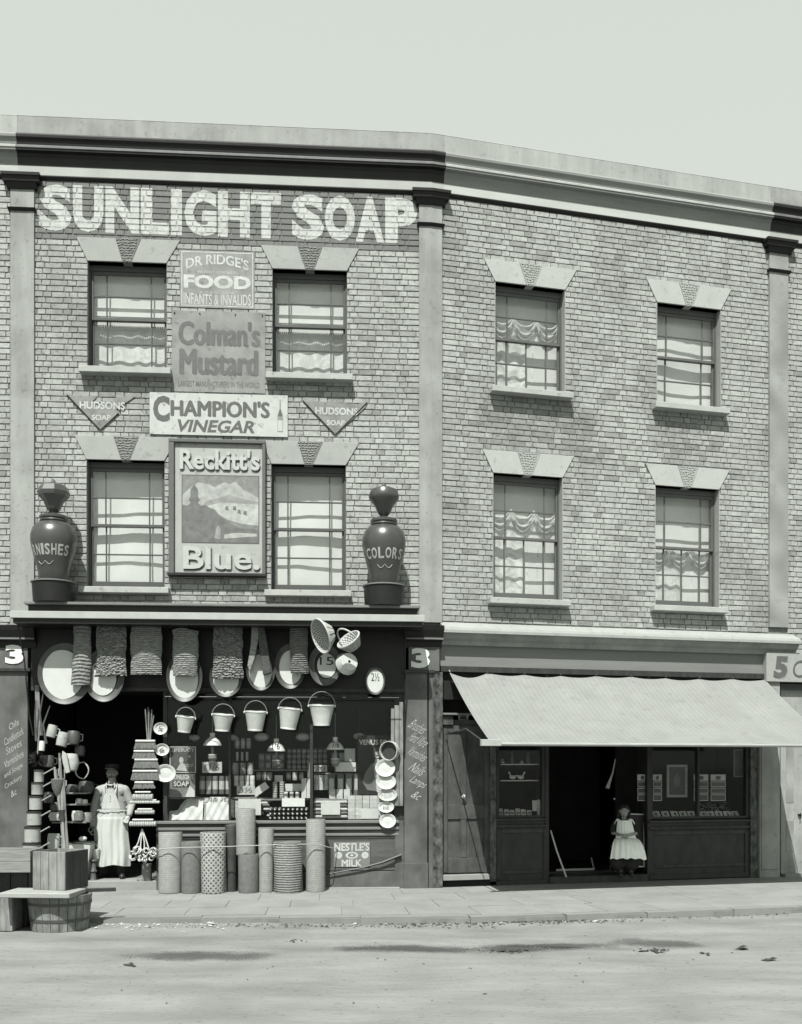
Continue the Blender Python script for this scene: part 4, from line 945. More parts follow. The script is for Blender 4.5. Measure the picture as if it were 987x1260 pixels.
for fx in (.03, .30, .68, .97):
    s = MB(); s.lathe([(.009, 0), (.009, .012)], 8, T=Matrix.Translation((-hw+2*hw*fx, 0, h*.965)) @ Matrix.Rotation(R(90), 4, 'X')); s.part('screw', m_dark, r)
r, hw, h = sign(FL, 'wide white vinegar sign with dark letters and a bottle, across the middle of the wall', 184.5, 354.5, 484.5, 536, mt=m_enW, w=.035)
s = MB()
s.text('C', *fit(hw, h, .025, .145, .30, .92), y=-.002, bold=.05)
s.text("HAMPION'S", *fit(hw, h, .15, .87, .44, .84), y=-.002, bold=.0, stamp=.012); s.text('VINEGAR', *fit(hw, h, .19, .77, .07, .37), y=-.002, bold=.03, slant=.25)
s.part('lettering', m_inkg, r, recalc=False)
s = MB(); c = lambda x, z: (-hw+2*hw*x, h*z)
P = [(.925,.12), (.965,.12), (.965,.52), (.950,.66), (.949,.86), (.941,.86), (.940,.66), (.925,.52)]
s.add([(c(*p)[0], -.002, c(*p)[1]) for p in P], [tuple(range(len(P)))]); s.part('bottle_picture', m_en2, r, recalc=False)
s = MB(); P = [(.928,.14), (.962,.14), (.962,.40), (.928,.40)]; s.add([(c(*p)[0], -.0035, c(*p)[1]) for p in P], [(0,1,2,3)])
P = [(.930,.50), (.960,.50), (.948,.66), (.942,.66)]; s.add([(c(*p)[0], -.0035, c(*p)[1]) for p in P], [(0,1,2,3)], 1); s.part('bottle_label', [m_enW, m_inkg], r, recalc=False)
# framed blue advertisement: built board, its landscape kept to plain generic hills and a tree
m_rk = M('cream_board', 0.46, 0.6, 0.07, 6, speck=.3, speckscale=13)
r, hw, h = sign(FL, 'tall framed advertisement with embossed pale letters and a landscape picture between the lower windows', 215, 323, 546, 705, mt=m_rk, w=.05, tk=.03)
fr_ = .05
for nm, a in (('frame_rail', (-hw-.075, hw+.045, h, h+fr_)), ('frame_stile', (-hw-.075, -hw, -.02, h)), ('frame_stile', (hw, hw+.045, -.02, h))):
    s = MB(); s.box(a[0]+.001, a[1]-.001, -.045, .035, a[2]+.001, a[3]-.001); s.part(nm, m_sashL, r, bevel=.006)
s = MB(); s.box(-hw-.085, hw+.055, -.09, .04, -.055, -.018); s.part('frame_sill', m_darkm, r, bevel=.006)
m_emb = M('embossed_letters', 0.56, 0.5, 0.06, 9, speck=.3, speckscale=20)
s = MB(); s.text("Reckitt's", *fit(hw, h, .06, .97, .795, .955), y=-.001, bold=.025, ext=.022); e_ = s.part('embossed_lettering', m_emb, r, recalc=False)
s = MB(); s.text("Reckitt's", *fit(hw, h, .075, .985, .785, .945), y=-.0012, bold=.03); s.part('lettering_drop_shadow', m_sashL, r, recalc=False)  # darker copy set lower right paints a shadow for the raised letters
s = MB(); s.text('Blue.', *fit(hw, h, .10, .97, .025, .20), y=-.001, bold=.018, ext=.022); s.part('embossed_lettering', m_emb, r, recalc=False)
s = MB(); s.text('Blue.', *fit(hw, h, .115, .985, .015, .19), y=-.0012, bold=.022); s.part('lettering_drop_shadow', m_sashL, r, recalc=False)
X0, X1, Z0, Z1 = fit(hw, h, .09, .955, .235, .75)
m_l = [M('picture_tone_%d' % i, v, .6, .25, 11) for i, v in enumerate((.25, .44, .33, .18, .50))]
pc_ = lambda x, z: (X0+(X1-X0)*x, Z0+(Z1-Z0)*z)
s = MB()
def pp(P, m, y): s.add([(pc_(*p)[0], y, pc_(*p)[1]) for p in P], [tuple(range(len(P)))], m)
pp([(0,0), (1,0), (1,1), (0,1)], 0, -.0015)
pp([(0,.55), (1,.55), (1,.68), (.88,.76), (.80,.80), (.70,.92), (.62,.88), (.55,.91), (.42,.83), (.36,.87), (.2,.90), (.08,.80), (0,.70)], 1, -.002)
pp([(.25,.50), (1,.50), (1,.62), (.8,.66), (.6,.72), (.45,.66), (.3,.62)], 2, -.0025)
pp([(.30,.54), (.5,.60), (1,.58), (1,.26), (.8,.28), (.6,.34), (.48,.42), (.42,.50)], 4, -.003)
pp([(0,0), (1,0), (1,.20), (.75,.22), (.55,.34), (.42,.48), (.30,.56), (.15,.52), (0,.56)], 3, -.0035)
P = [(.10,.30)]
for k in range(5): z = .34+k*.10; P += [(.155+.13-k*.019, z), (.155+.045, z+.055)]
P += [(.155, .87)]
for k in range(4, -1, -1): z = .34+k*.10; P += [(.155-.045, z+.055), (.155-.13+k*.019, z)]
pp(P, 3, -.004)
pp([(.42,.06), (.50,.05), (.50,.20), (.47,.26), (.44,.20)], 2, -.0045)
pp([(.55,.06), (.98,.10), (.98,.14), (.7,.15), (.55,.12)], 1, -.0045)
for dx, dz in ((.56,.50), (.66,.50), (.72,.45), (.80,.43)): pp([(dx,dz), (dx+.05,dz-.02), (dx+.04,dz+.05), (dx+.01,dz+.05)], 3, -.0045)
s.part('landscape_picture', m_l, r, recalc=False)
s = MB()
for a in ((X0-.012, X1+.012, Z0-.012, Z0), (X0-.012, X1+.012, Z1, Z1+.012), (X0-.012, X0, Z0, Z1), (X1, X1+.012, Z0, Z1)): s.quad((a[0], -.002, a[2]), (a[1], -.002, a[2]), (a[1], -.002, a[3]), (a[0], -.002, a[3]))
s.part('picture_border', m_inkg, r, recalc=False)
# triangular soap signs
m_tri = M('triangle_enamel', 0.27, 0.6, 0.12, 7, speck=.5, speckscale=18, blot=.25, blotscale=6)
for n, (xa, xb, yt_, xc, yc, lab) in enumerate(((83, 166, 486.5, 123.5, 529, 'broken triangular soap sign with chipped top, left of the wide vinegar sign'), (373, 452, 494, 412.5, 535, 'whole triangular soap sign pointing down, right of the wide vinegar sign'))):
    r = thing('triangular_sign', lab, 'sign', FL, xc, yc, .025, group='triangular soap signs'); k = FL.k(xc, .025)
    a, b, hh_ = (xa-xc)*k, (xb-xc)*k, (yc-yt_)*k
    s = MB()
    if n == 0: s.prism([(0, 0), (b*.52, hh_*.5), (b*.45, hh_*.62), (b*.8, hh_*.86), (b, hh_), (b*.45, hh_*.97), (b*.35, hh_*.84), (.02, hh_*.80), (-.08, hh_*.62), (-.13, hh_*.74), (-.05, hh_*.96), (a*.72, hh_*.98), (a, hh_)], 0, .008)
    else: s.prism([(0, 0), (b*.93, hh_*.84), (b, hh_), (b*.7, hh_*.94), (.05, hh_*.97), (a, hh_), (a*.92, hh_*.9)], 0, .008)
    s.part('sign_plate', m_tri, r)
    s = MB(); s.tube([(a, -.003, hh_), (0, -.003, 0), (b, -.003, hh_)] if n else [(a, -.003, hh_), (0, -.003, 0), (b*.52, -.003, hh_*.5)], .006, 5); s.part('sign_rim', m_dark, r)
    s = MB(); s.text('HUDSONS', a*.62, b*.70, hh_*.60, hh_*.82, y=-.002, bold=.03); s.text('SOAP', a*.26, b*.30, hh_*.28, hh_*.44, y=-.002, bold=.03); s.part('lettering', m_letter, r, recalc=False)
r, hw, h = sign(FL, 'small white lettered tin milk sign nailed to the stallboard below the window', 410.5, 455.5, 1036, 1067, mt=M('grey_tin_plate', .22, .6, .1, 8), w=.062)
s = MB(); s.text("NESTLE'S", *fit(hw, h, .02, .98, .64, .97), y=-.002, bold=.03); s.text('MILK', *fit(hw, h, .22, .78, .02, .30), y=-.002, bold=.03)
def disc(s, cx, cz, rx, rz, y, m=0, n=20): s.add([(cx+rx*math.cos(2*math.pi*i/n), y, cz+rz*math.sin(2*math.pi*i/n)) for i in range(n)], [tuple(range(n))], m)
for fx, rx in ((.14, .048), (.5, .085), (.86, .048)): disc(s, -hw+2*hw*fx, h*.47, rx, .047, -.0022)
disc(s, 0, h*.47, .055, .03, -.0035, 1); disc(s, 0, h*.47, .02, .015, -.0045, 0)
s.part('lettering', [m_letter, m_grey], r, recalc=False)
# ------------------------------------------------------------------ urns on the ledge
def urn(px, word, label, rot):
    w = .36; xm = px; u, zb = FL.u(px, w), FL.z(270, 742.5, .5)
    k = FL.k(px, w); r = empty('shop_urn', FL.world(u, -w, zb), FL.th, label, 'urn', 'oil shop urns on the ledge')
    P = lambda y: (FL.z(270, 742.5, w)*0 + (742.5-y)*k)
    s = MB(); s.lathe([(.18, 0), (.255, .0), (.265, P(728)), (.27, P(719)), (.16, P(718.5))], 28); s.part('plinth', m_dark, r)
    s = MB(); s.lathe([(.255, P(718.4)), (.285, P(718)), (.285, P(716.5)), (.2, P(716.4))], 28); s.part('plinth_rim', m_grey, r)
    pr = [(.165, 717), (.185, 714), (.195, 705), (.225, 693), (.268, 678), (.290, 667), (.288, 659), (.262, 651), (.205, 645), (.165, 643.5)]
    s = MB(); s.lathe([(a, P(b)) for a, b in pr], 40); jar = s.part('jar', m_urn, r)
    s = MB(); s.lathe([(.165, P(643.4)), (.178, P(642)), (.165, P(640)), (.180, P(638.5)), (.180, P(636)), (.150, P(634.5)), (.05, P(634.4))], 32); s.part('collar', m_urn, r)
    s = MB(); s.lathe([(.045, P(634.3)), (.045, P(631)), (.065, P(629.5)), (.085, P(627)), (.125, P(618)), (.195, P(611)), (.205, P(606)), (.17, P(599)), (.10, P(596)), (.035, P(594)), (.001, P(589))], 8 if rot else 28, smooth=not rot, a0=.3); s.part('stopper', m_urn, r)
    def radius(z):
        pts = sorted((P(b), a) for a, b in pr)
        for (z0, a0), (z1, a1) in zip(pts, pts[1:]):
            if z0 <= z <= z1: return a0+(a1-a0)*(z-z0)/max(z1-z0, 1e-6)
        return pts[-1][1]
    def wrap(X, Y, Z):
        a = X/.27 + rot; q = radius(Z)+.003 - Y; return (q*math.sin(a), -q*math.cos(a), Z)
    n = len(word); s = MB(); wd = .084 if n > 6 else .098; x = -wd*n/2
    for i, c in enumerate(word): s.text(c, x+.006, x+wd-.012 if c != 'I' else x+wd*.5, P(687), P(674), y=0, bold=.03, warp=wrap); x += wd if c != 'I' else wd*.62
    s.part('gilt_lettering', m_gold, jar, recalc=False)
    sw = MB()
    for sg in (-1, 1):
        for dx in ([0] if n < 7 else [0]):
            pts = [wrap(sg*(.003+.12*t), 0, P(694 - 6*0 + 4*math.sin(math.pi*t))) for t in [i/10 for i in range(11)]]
            sw.tube(pts, .004, 5)
    sw.part('painted_swag', m_gold, jar)
urn(66, 'VARNISHES', 'big dark glossy urn lettered for varnish on the ledge at the left end', -.22)
urn(472.5, 'COLORS', 'big dark glossy urn lettered for colours on the ledge at the right end', .0)

# ------------------------------------------------------------------ mats, basins, buckets and baskets hung under the canopy
def mat_thing(x0, x1, yt, yb, w, kind, label, ribs=24, thick=.05, bend=0.0, cords=True, narrow=0.0, rot=0.0, lean=0.0):
    xm = (x0+x1)/2; r = thing('coir_mat', label, 'door mat', FL, xm, yb, w, group='coir mats hung under the canopy'); k = FL.k(xm, w)
    W, Hh = (x1-x0)*k*.90, (yb-yt)*k; rr = random.Random(int(x0)); s = MB()
    nu, nv = 22, 90
    ph = [rr.uniform(0, 6) for _ in range(8)]
    def edge(b): return 1 + .03*math.sin(b*9+ph[0]) + .02*math.sin(b*23+ph[1]) - narrow*(b**1.2)
    jit = {}
    def surf(front):
        def fn(a, b):
            x = (a-.5)*W*edge(b) + bend*math.sin(b*2.2)*W; z = Hh*b + .012*math.sin(a*5+ph[2])*(1 if b > .98 else 0) - (.02*(2*a-1)**2 if b > .97 else 0)
            e = (1-abs(2*a-1)**8)
            rib = .007*math.sin(b*ribs*2*math.pi+.8*math.sin(a*6+ph[3])+(.6*math.sin(a*17) if kind == 'rough' else 0))
            n_ = rr.uniform(-.013, .013) if kind == 'rough' else rr.uniform(-.004, .004)
            bow = .045*(1-(2*a-1)**2) if kind == 'roll' else .006*(1-(2*a-1)**2)
            if front: return (x, -thick*.5*e - bow + rib + n_, z+n_)
            return (x, thick*.5*e, z)
        return fn
    s.sheet(surf(True), nu, nv); b0 = len(s.v)
    s.sheet(surf(False), nu, nv)
    N = (nu+1)
    for j in range(nv): s.f.append((j*N, (j+1)*N, b0+(j+1)*N, b0+j*N)); s.m.append(1); s.f.append((j*N+nu, b0+j*N+nu, b0+(j+1)*N+nu, (j+1)*N+nu)); s.m.append(1)
    for i in range(nu): s.f.append((i, b0+i, b0+i+1, i+1)); s.m.append(1); t = nv*N+i; s.f.append((t, t+1, b0+t+1, b0+t)); s.m.append(1)
    m = s.part('matting', [m_coir, m_coird], r, recalc=True)
    if cords:
        s = MB(); s.tube([(-W*.13, 0, Hh-.01), (0, -.0, Hh+.085), (W*.13, 0, Hh-.01)], .004, 5); s.tube([(0, 0, Hh+.08), (0, 0.03, Hh+.11), (0, .02, Hh+.07)], .005, 5); s.part('hanging_cord', m_wire, r)
    r.rotation_euler = (lean, rot, FL.th); return r
mat_thing(86, 112, 766, 843, .37, 'roll', 'narrow ribbed coir mat hanging leftmost under the canopy', 17, .04, .10, narrow=.12)
mat_thing(117, 157, 768, 831, .38, 'rough', 'shaggy coir mat second from the left, hung on a triangle of cord', 30)
mat_thing(159, 201, 765, 830, .38, 'roll', 'broad smooth ribbed coir mat third from the left, hanging before the doorway', 26)
mat_thing(211, 244, 774, 832, .38, 'roll', 'coir mat on a single hook, in front of the third basin', 24, .045, .03, narrow=-.08)
mat_thing(260, 301, 769, 835, .38, 'rough', 'broad shaggy coir mat fifth from the left with loose lower edge', 22, narrow=.06)
# folded mat: two leaves leaning apart
r = thing('folded_mat', 'folded thick felt mat hanging like an inverted V right of the shaggy mats', 'mat', FL, 322, 832, .38)
k = FL.k(322, .38)
for nm, P in (('matting', [(-12, 60), (-6, 66), (-1, 62), (-8, 22), (-14, 4), (-17, 12), (-13, 38)]), ('matting', [(-6, 66), (0, 68), (3, 64), (7, 40), (12, 4), (2, 1), (-2, 30)])):
    s = MB(); s.prism([(x*k, z*k) for x, z in P], -.05 if nm else 0, .05); s.part(nm, m_coird if P[0][0] == -6 else m_coir, r, bevel=.008)
s = MB(); s.tube([(-3*k, 0, 62*k), (-3*k, 0, 72*k)], .005, 5); s.part('hanging_cord', m_wire, r)
mat_thing(357, 381, 771, 829, .38, 'roll', 'narrow ribbed coir mat hanging rightmost, left of the baskets', 22, .045, -.06, narrow=-.02)

def basin(cx, cy, rx, ry, label, w=.33, inner=.70, price=None, dy=-4, iw=0.0, tilt=0.0):
    r = thing('enamel_basin', label, 'basin', FL, cx, cy, w, group='basins hung along the fascia'); k = FL.k(cx, w); A, B = rx*k, ry*k
    s = MB(); T = Matrix.Rotation(R(90), 4, 'X')
    s.lathe([(.05, -.10), (.70, -.10), (.80, -.05), (.985, -.002), (1.0, .006), (.985, .010), (.78, -.03), (.68, -.03), (.66, -.03)], 44, T=Matrix.Diagonal((A, 1, B, 1)) @ T, cap0=True, cap1=False)
    s.part('bowl', m_galvd, r)
    s = MB(); n = 40; ix, iz = A*inner, B*inner
    zoff = dy*k
    v = [(iw*k + ix*math.cos(2*math.pi*i/n), .020, zoff+iz*math.sin(2*math.pi*i/n)) for i in range(n)]
    s.add(v, [tuple(range(n))]); s.part('bowl_bottom', m_white, r, recalc=False)
    if price:
        s = MB(); s.text(price, -A*.42+iw*k, A*.42+iw*k, zoff+iz*.06, zoff+iz*.72, y=.017, bold=.0); s.part('price', m_ink, r, recalc=False, label='price %s chalked on the basin' % price)
    r.rotation_euler = (tilt, 0, FL.th)
basin(80, 829, 33, 38, 'largest oval basin, hanging at the far left by the number 3 board', inner=.80, w=.34, iw=-4, dy=-1)
basin(128, 831, 25, 33, 'basin priced 2/6 behind the shaggy mat on the left', inner=.66, price='2/6', iw=-2, dy=-3)
basin(227, 833, 22, 31, 'oval basin behind the coir mat on a single hook', inner=.83, dy=-3, iw=-2)
basin(278, 834, 20, 24, 'basin mostly hidden behind the broad shaggy mat', inner=.78, dy=-2)
basin(321, 824, 18, 26, 'oval basin behind the folded felt mat', inner=.80, dy=-2, iw=-1)
basin(357, 820, 19, 28, 'basin behind the rightmost coir mat, beside the baskets', inner=.75, dy=-1, iw=1)
basin(400, 818, 20, 26, 'basin priced 15 hanging below the round wicker basket', inner=.58, price='15', iw=2, dy=-1)
basin(462, 838, 12, 17, 'smallest basin, priced 2½, hanging alone at the right', w=.33, inner=.90, price='2½', dy=-1)
r = thing('tin_pan', 'shiny metal pan tilted below the two wicker baskets', 'pan', FL, 426, 817, .34); k = FL.k(426, .34)
s = MB(); s.lathe([(.02, .09), (.11, .09), (.15, 0), (.155, 0), (.118, .10), (.02, .10)], 24, T=Matrix.Rotation(R(75), 4, 'X') @ Matrix.Rotation(R(25), 4, 'Y'), cap0=False, cap1=False); s.part('pan_body', m_galv, r)
s = MB(); s.tube([(-.12, -.03, .07), (-.02, -.07, .12), (.10, -.04, .06)], .008, 6); s.part('handle', m_wire, r)
# baskets of woven cane
def wicker(name, label, cx, cy, w, R0, R1, Hh, rot, tag2, handle=False):
    r = thing(name, label, 'basket', FL, cx, cy, w)
    s = MB(); s.lathe([(R0*.3, 0.0), (R0, 0), (R0*.55+R1*.45, Hh*.5), (R1, Hh), (R1-.012, Hh), (R0*.55+R1*.45-.012, Hh*.5), (R0-.015, .015), (R0*.3, .015)], 32, cap0=True, cap1=True); b = s.part('basket_shell', m_wick, r)
    c = MB()
    for j in range(9):
        f = (j+.5)/9; rad = R0+(R1-R0)*f + .003; pts = [((rad+.004*math.sin(11*a_))*math.cos(a_), (rad+.004*math.sin(11*a_))*math.sin(a_), Hh*f) for a_ in [2*math.pi*i/44 for i in range(44)]]; c.tube(pts, .0065, 4, closed=True, smooth=False)
    c.part('cane_weave', m_wick2, r, recalc=False, kind='stuff')
    c = MB(); c.tube([(R1*math.cos(a_), R1*math.sin(a_), Hh) for a_ in [2*math.pi*i/30 for i in range(30)]], .012, 6, closed=True); c.part('rim', m_wick2, r)
    c = MB()
    for i in range(14): a_ = 2*math.pi*i/14; c.tube([((R0+.006)*math.cos(a_), (R0+.006)*math.sin(a_), 0), ((R1+.006)*math.cos(a_), (R1+.006)*math.sin(a_), Hh)], .005, 4, smooth=False)
    c.part('stakes', m_wick2, r, recalc=False, kind='stuff')
    if handle: c = MB(); c.tube([(R1*math.cos(a_), 0, Hh+R1*1.1*math.sin(a_)) for a_ in [math.pi*i/14 for i in range(15)]], .011, 6); c.part('handle', m_wick2, r)
    r.rotation_mode = 'QUATERNION'; r.rotation_quaternion = (Matrix.Rotation(FL.th, 3, 'Z') @ rot).to_quaternion(); return r
wicker('wicker_basket', 'round wicker basket hanging tilted, upper left of the two baskets', 407, 779, .76, .10, .225, .15, Vector((-.85, -.42, -.32)).to_track_quat('Z', 'Y').to_matrix(), 0)
wicker('wicker_basket', 'small handled wicker basket lying on its side, lower right of the two baskets', 436, 797, .74, .085, .16, .14, Vector((-.55, -.45, .70)).to_track_quat('Z', 'Y').to_matrix(), 1, True)
# buckets
def bucket(cx, yt, yb, wt, wb, yh, label, rot, w=.30):
    r = thing('bucket', label, 'bucket', FL, cx, yb, w, group='galvanised buckets hung in a row'); k = FL.k(cx, w); Hh = (yb-yt)*k; a, b = wt/2*k, wb/2*k
    s = MB(); s.lathe([(b*.3, .012), (b-.004, .012), (b-.002, 0), (b+.003, 0), (b+.004, .02), (b+(a-b)*.06, .022), (a, Hh-.008), (a+.006, Hh-.004), (a+.004, Hh+.004), (a-.004, Hh), (b-.002, .03), (b*.3, .03)], 32, cap1=True); s.part('bucket_body', m_galv, r)
    s = MB(); hh = (yt-yh)*k; s.tube([(a*1.06*math.cos(t), 0, Hh-.012+hh*math.sin(t)) for t in [math.pi*i/16 for i in range(17)]], .0055, 5); s.part('handle', m_wire, r)
    for sg in (-1, 1): s = MB(); s.ell((sg*(a+.008), 0, Hh-.015), (.012, .01, .018), 8, 6); s.part('handle_ear', m_galv, r)
    r.rotation_euler = (R(6), R(rot), FL.th)
bucket(226.5, 881.5, 901, 22, 15, 869, 'smallest bucket, leftmost of the five', 7)
bucket(273.5, 879, 899.5, 25.5, 17, 865, 'second bucket from the left with bright plain side', 4)
bucket(314, 875.5, 899, 26, 18, 861, 'middle bucket of the five hung over the window', 2)
bucket(354.5, 871.5, 897, 27, 19, 857, 'bucket tipped to the right, fourth from the left', 6)
bucket(396, 867.5, 892.5, 31, 20, 850, 'largest bucket, rightmost of the five', 0)
s = MB(); s.tube([(U(203, .30), 0, 0), (U(491, .30), 0, 0)], .007, 6); hr_ = empty('hanging_rail', FL.world(0, -.30, FL.z(350, 858, .3)), FL.th, 'thin dark rail across the shop window from which the buckets hang', 'rail'); s.part('rail', m_dark, hr_)
# white enamel plates with prices, at the left window edge
def plate(cx, cy, rx, ry, label, txt, w=.14, tilt=0.0, grp='white enamel plates beside the brooms', mt=None, name='enamel_plate', cat='plate'):
    r = thing(name, label, cat, FL, cx, cy, w, group=grp); k = FL.k(cx, w)
    s = MB(); s.lathe([(.0001, -.006), (.62, -.010), (.70, -.002), (.97, .008), (1.0, .004), (.97, .000), (.70, -.012), (.0001, -.018)][::-1], 32, T=Matrix.Diagonal((rx*k, 1, ry*k, 1)) @ Matrix.Rotation(R(90), 4, 'X'), cap0=False, cap1=False); s.part('dish', mt or m_white, r)
    if txt: s = MB(); s.text(txt, -rx*k*.32, rx*k*.32, -ry*k*.45, ry*k*.4, y=-.012, bold=-.005, slant=.2); s.part('price', m_inkg, r, recalc=False)
    r.rotation_euler = (tilt, 0, FL.th); return r
plate(197.5, 896.5, 8.5, 7.5, 'smallest white plate, topmost beside the brooms', '5')
plate(199.5, 922.5, 9, 7.5, 'middle white plate of the three beside the brooms', '6')
plate(203.5, 951.5, 13, 11, 'largest white plate, lowest beside the brooms', '')
# broom heads strung one above the other
m_brist = M('broom_bristle', 0.22, 0.9, 0.45, 40, 0.9, 90, stretch=(3, 3, .4)); m_bristL = M('pale_bristle', 0.6, 0.9, 0.3, 40, 0.9, 90)
names = ['topmost', 'second', 'third', 'fourth', 'fifth', 'sixth']
for i, (y, x0, x1, yb) in enumerate(((911.5, 167, 191, 922), (924, 165, 190, 934), (934.5, 166, 194, 946), (948.5, 163.5, 194, 960.5), (962.5, 166, 189, 971))):
    r = thing('hanging_broom', '%s broom head with dark bristles in the column by the doorway' % names[i], 'broom', FL, (x0+x1)/2, yb, .16, group='broom heads strung beside the doorway'); k = FL.k(178, .16)
    W, Hh = (x1-x0)*k, (yb-y)*k; s = MB(); s.box(-W/2, W/2, -.03, .03, Hh-.018, Hh+.012); s.part('broom_stock', m_paper, r, bevel=.008)
    s = MB(); rr = random.Random(i)
    for j in range(34):
        x = -W/2+.01+(W-.02)*j/33; sp = (j/33-.5)*.05
        for q in (-.016, .004, .02): s.add([(x-.006, q, Hh-.017), (x+.006, q, Hh-.017), (x+.009+sp, q*1.5+rr.uniform(-.008, .008), rr.uniform(0, .018)), (x-.009+sp, q*1.5+rr.uniform(-.006, .006), rr.uniform(0, .016))], [(0,1,2,3)])
    s.part('bristles', m_brist, r, recalc=False, kind='stuff')
for i, (y, x0, x1, yb) in enumerate(((974, 164, 188, 985), (984, 161, 196, 989), (995, 167, 190, 1002), (1008, 160, 192, 1017))):
    r = thing('scrubbing_brush', ['pale brush with bulging tufts', 'long pale brush with soft tufts', 'scrubbing brush with a row of dark holes', 'lowest scrubbing brush with thick pale tufts'][i] + ' under the brooms', 'brush', FL, (x0+x1)/2, yb, .16, group='scrubbing brushes strung beside the doorway'); k = FL.k(178, .16)
    W, Hh = (x1-x0)*k, (yb-y)*k; s = MB(); s.box(-W/2*.8, W/2*.8, -.035, .035, Hh-.02, Hh+.004); s.part('brush_back', m_paper, r, bevel=.008); s = MB()
    for j in range(12):
        x = -W/2*.92+W*.92*j/11
        for q in (-.03, 0, .03): s.ell((x, q-.01, Hh*.38), (W/20, .018, Hh*.36), 7, 5)
    s.part('tufts', m_bristL, r, recalc=False, kind='stuff')
s = MB(); s.tube([(0, 0, 0), (0, 0, .95)], .010, 6); ps = thing('broom_bundle', 'upright bundle of thin broom handles above the column of broom heads', 'broom handles', FL, 183, 910, .14); k = FL.k(183, .14)
for i, (a, b, h_) in enumerate(((-3, -6, 38), (0, 0, 36), (3, 5, 37), (2, 8, 30), (-1, -2, 40))):
    s = MB(); s.tube([(a*k*.5, .01*i, 0), (b*k*.7, .01*i, h_*k)], .009, 6); s.part('handle', m_wood, ps)
r = thing('white_netting', 'white looped rope and netting hanging beside the man, below the brushes', 'rope', FL, 176, 1062, .14); k = FL.k(176, .14)
s = MB()
for a, b in ((-9, -12), (-4, -3), (3, 2), (8, 9)): s.tube([(-1*k, 0, 42*k), (a*k*.6, -.01, 26*k), (b*k, -.02, 12*k)], .009, 6)
s.part('cord', m_paper, r); s = MB(); rr = random.Random(5)
for i in range(16):
    cx, cz, q = rr.uniform(-13, 14)*k, rr.uniform(4, 17)*k, rr.uniform(.03, .055)
    s.tube([(cx+q*math.cos(t)*.8, -.03+.03*math.sin(t*2+i), cz+q*math.sin(t)) for t in [2*math.pi*j/10 for j in range(10)]], .010, 5, closed=True)
s.part('rope_loops', m_paper, r, kind='stuff')
# discs at the right window edge: sieve, then bread bins / plates
r = thing('sieve', 'round wooden sieve with dark mesh hanging above the plates at the right window edge', 'sieve', FL, 481, 924, .13); k = FL.k(481, .13)
T_ = Matrix.Rotation(R(-28), 4, 'Z') @ Matrix.Rotation(R(90), 4, 'X')
s = MB(); s.lathe([(.122, 0), (.132, 0), (.132, .085), (.122, .085), (.122, 0)], 30, T=T_, cap0=False, cap1=False); s.part('hoop', m_bristL, r); s = MB(); s.lathe([(.001, .03), (.121, .03)], 30, T=T_, cap1=False); s.part('mesh', m_woodD, r, recalc=False)
for i, (cx, cy, rx, ry, lb) in enumerate(((474, 945, 12.5, 11, 'cleanest white lid, topmost below the sieve'), (475, 962, 12.5, 9.5, 'second white lid below the sieve, partly covered by the one above'), (477, 978, 12, 8, 'third lid below the sieve with blotchy edge'), (475, 993, 10, 7, 'lid with a 1/2 price, fourth below the sieve'), (477, 1010, 10.5, 9, 'lowest white lid by the window corner'))):
    q = plate(cx, cy, rx, ry, lb, '1/2' if i == 3 else None, w=.17-.012*i, tilt=R(-4), grp='white dishes strung below the sieve', mt=m_bristL if i == 2 else m_white, name='round_dish', cat='dish'); s = MB(); k = FL.k(cx, .15); s.lathe([(1.0, -.035), (1.02, .0), (1.0, .004)], 28, T=Matrix.Diagonal((rx*k, 1, ry*k, 1)) @ Matrix.Rotation(R(90), 4, 'X'), cap0=False, cap1=False); s.part('rim', m_galvd, q)
r = thing('plank_bundle', 'upright pale wooden battens leaning in the right corner of the shop window', 'planks', FL, 489, 990, .10); k = FL.k(489, .10)
for i, (a, b, h_) in enumerate(((-8, -4, 118), (-3.5, 2, 122), (2.5, 7, 126))): s = MB(); s.box(a*k, b*k, -.02, .01+.01*i, -.02, h_*k); s.part('plank', m_wood, r, bevel=.003)
s = MB(); s.tube([(0, 0, 0), (.0, 0, 1)], .01); 
# awning irons of the oil shop: bent rods on both sides
for px, pts, lb in ((25, [(42, 757, .55), (22, 757, .50), (22.5, 775, .40), (30, 812, .32), (36, 880, .25), (41, 905, .22)], 'bent iron rod curving down past the left number 3'), (497, [(455, 762, .45), (496, 764, .40), (499, 775, .36), (498, 880, .14), (497, 925, .13)], 'bent iron rod dropping in front of the right pilaster edge')):
    r = thing('iron_rod', lb, 'rod', FL, px, pts[-1][1], .2); b0 = FL.local(r.location.x, r.location.y); z0 = r.location.z; s = MB()
    s.tube([(U(x, w)-b0[0], -w-b0[1], FL.z(x, y, w)-z0) for x, y, w in pts], .010, 6); s.part('rod', m_darkm, r)

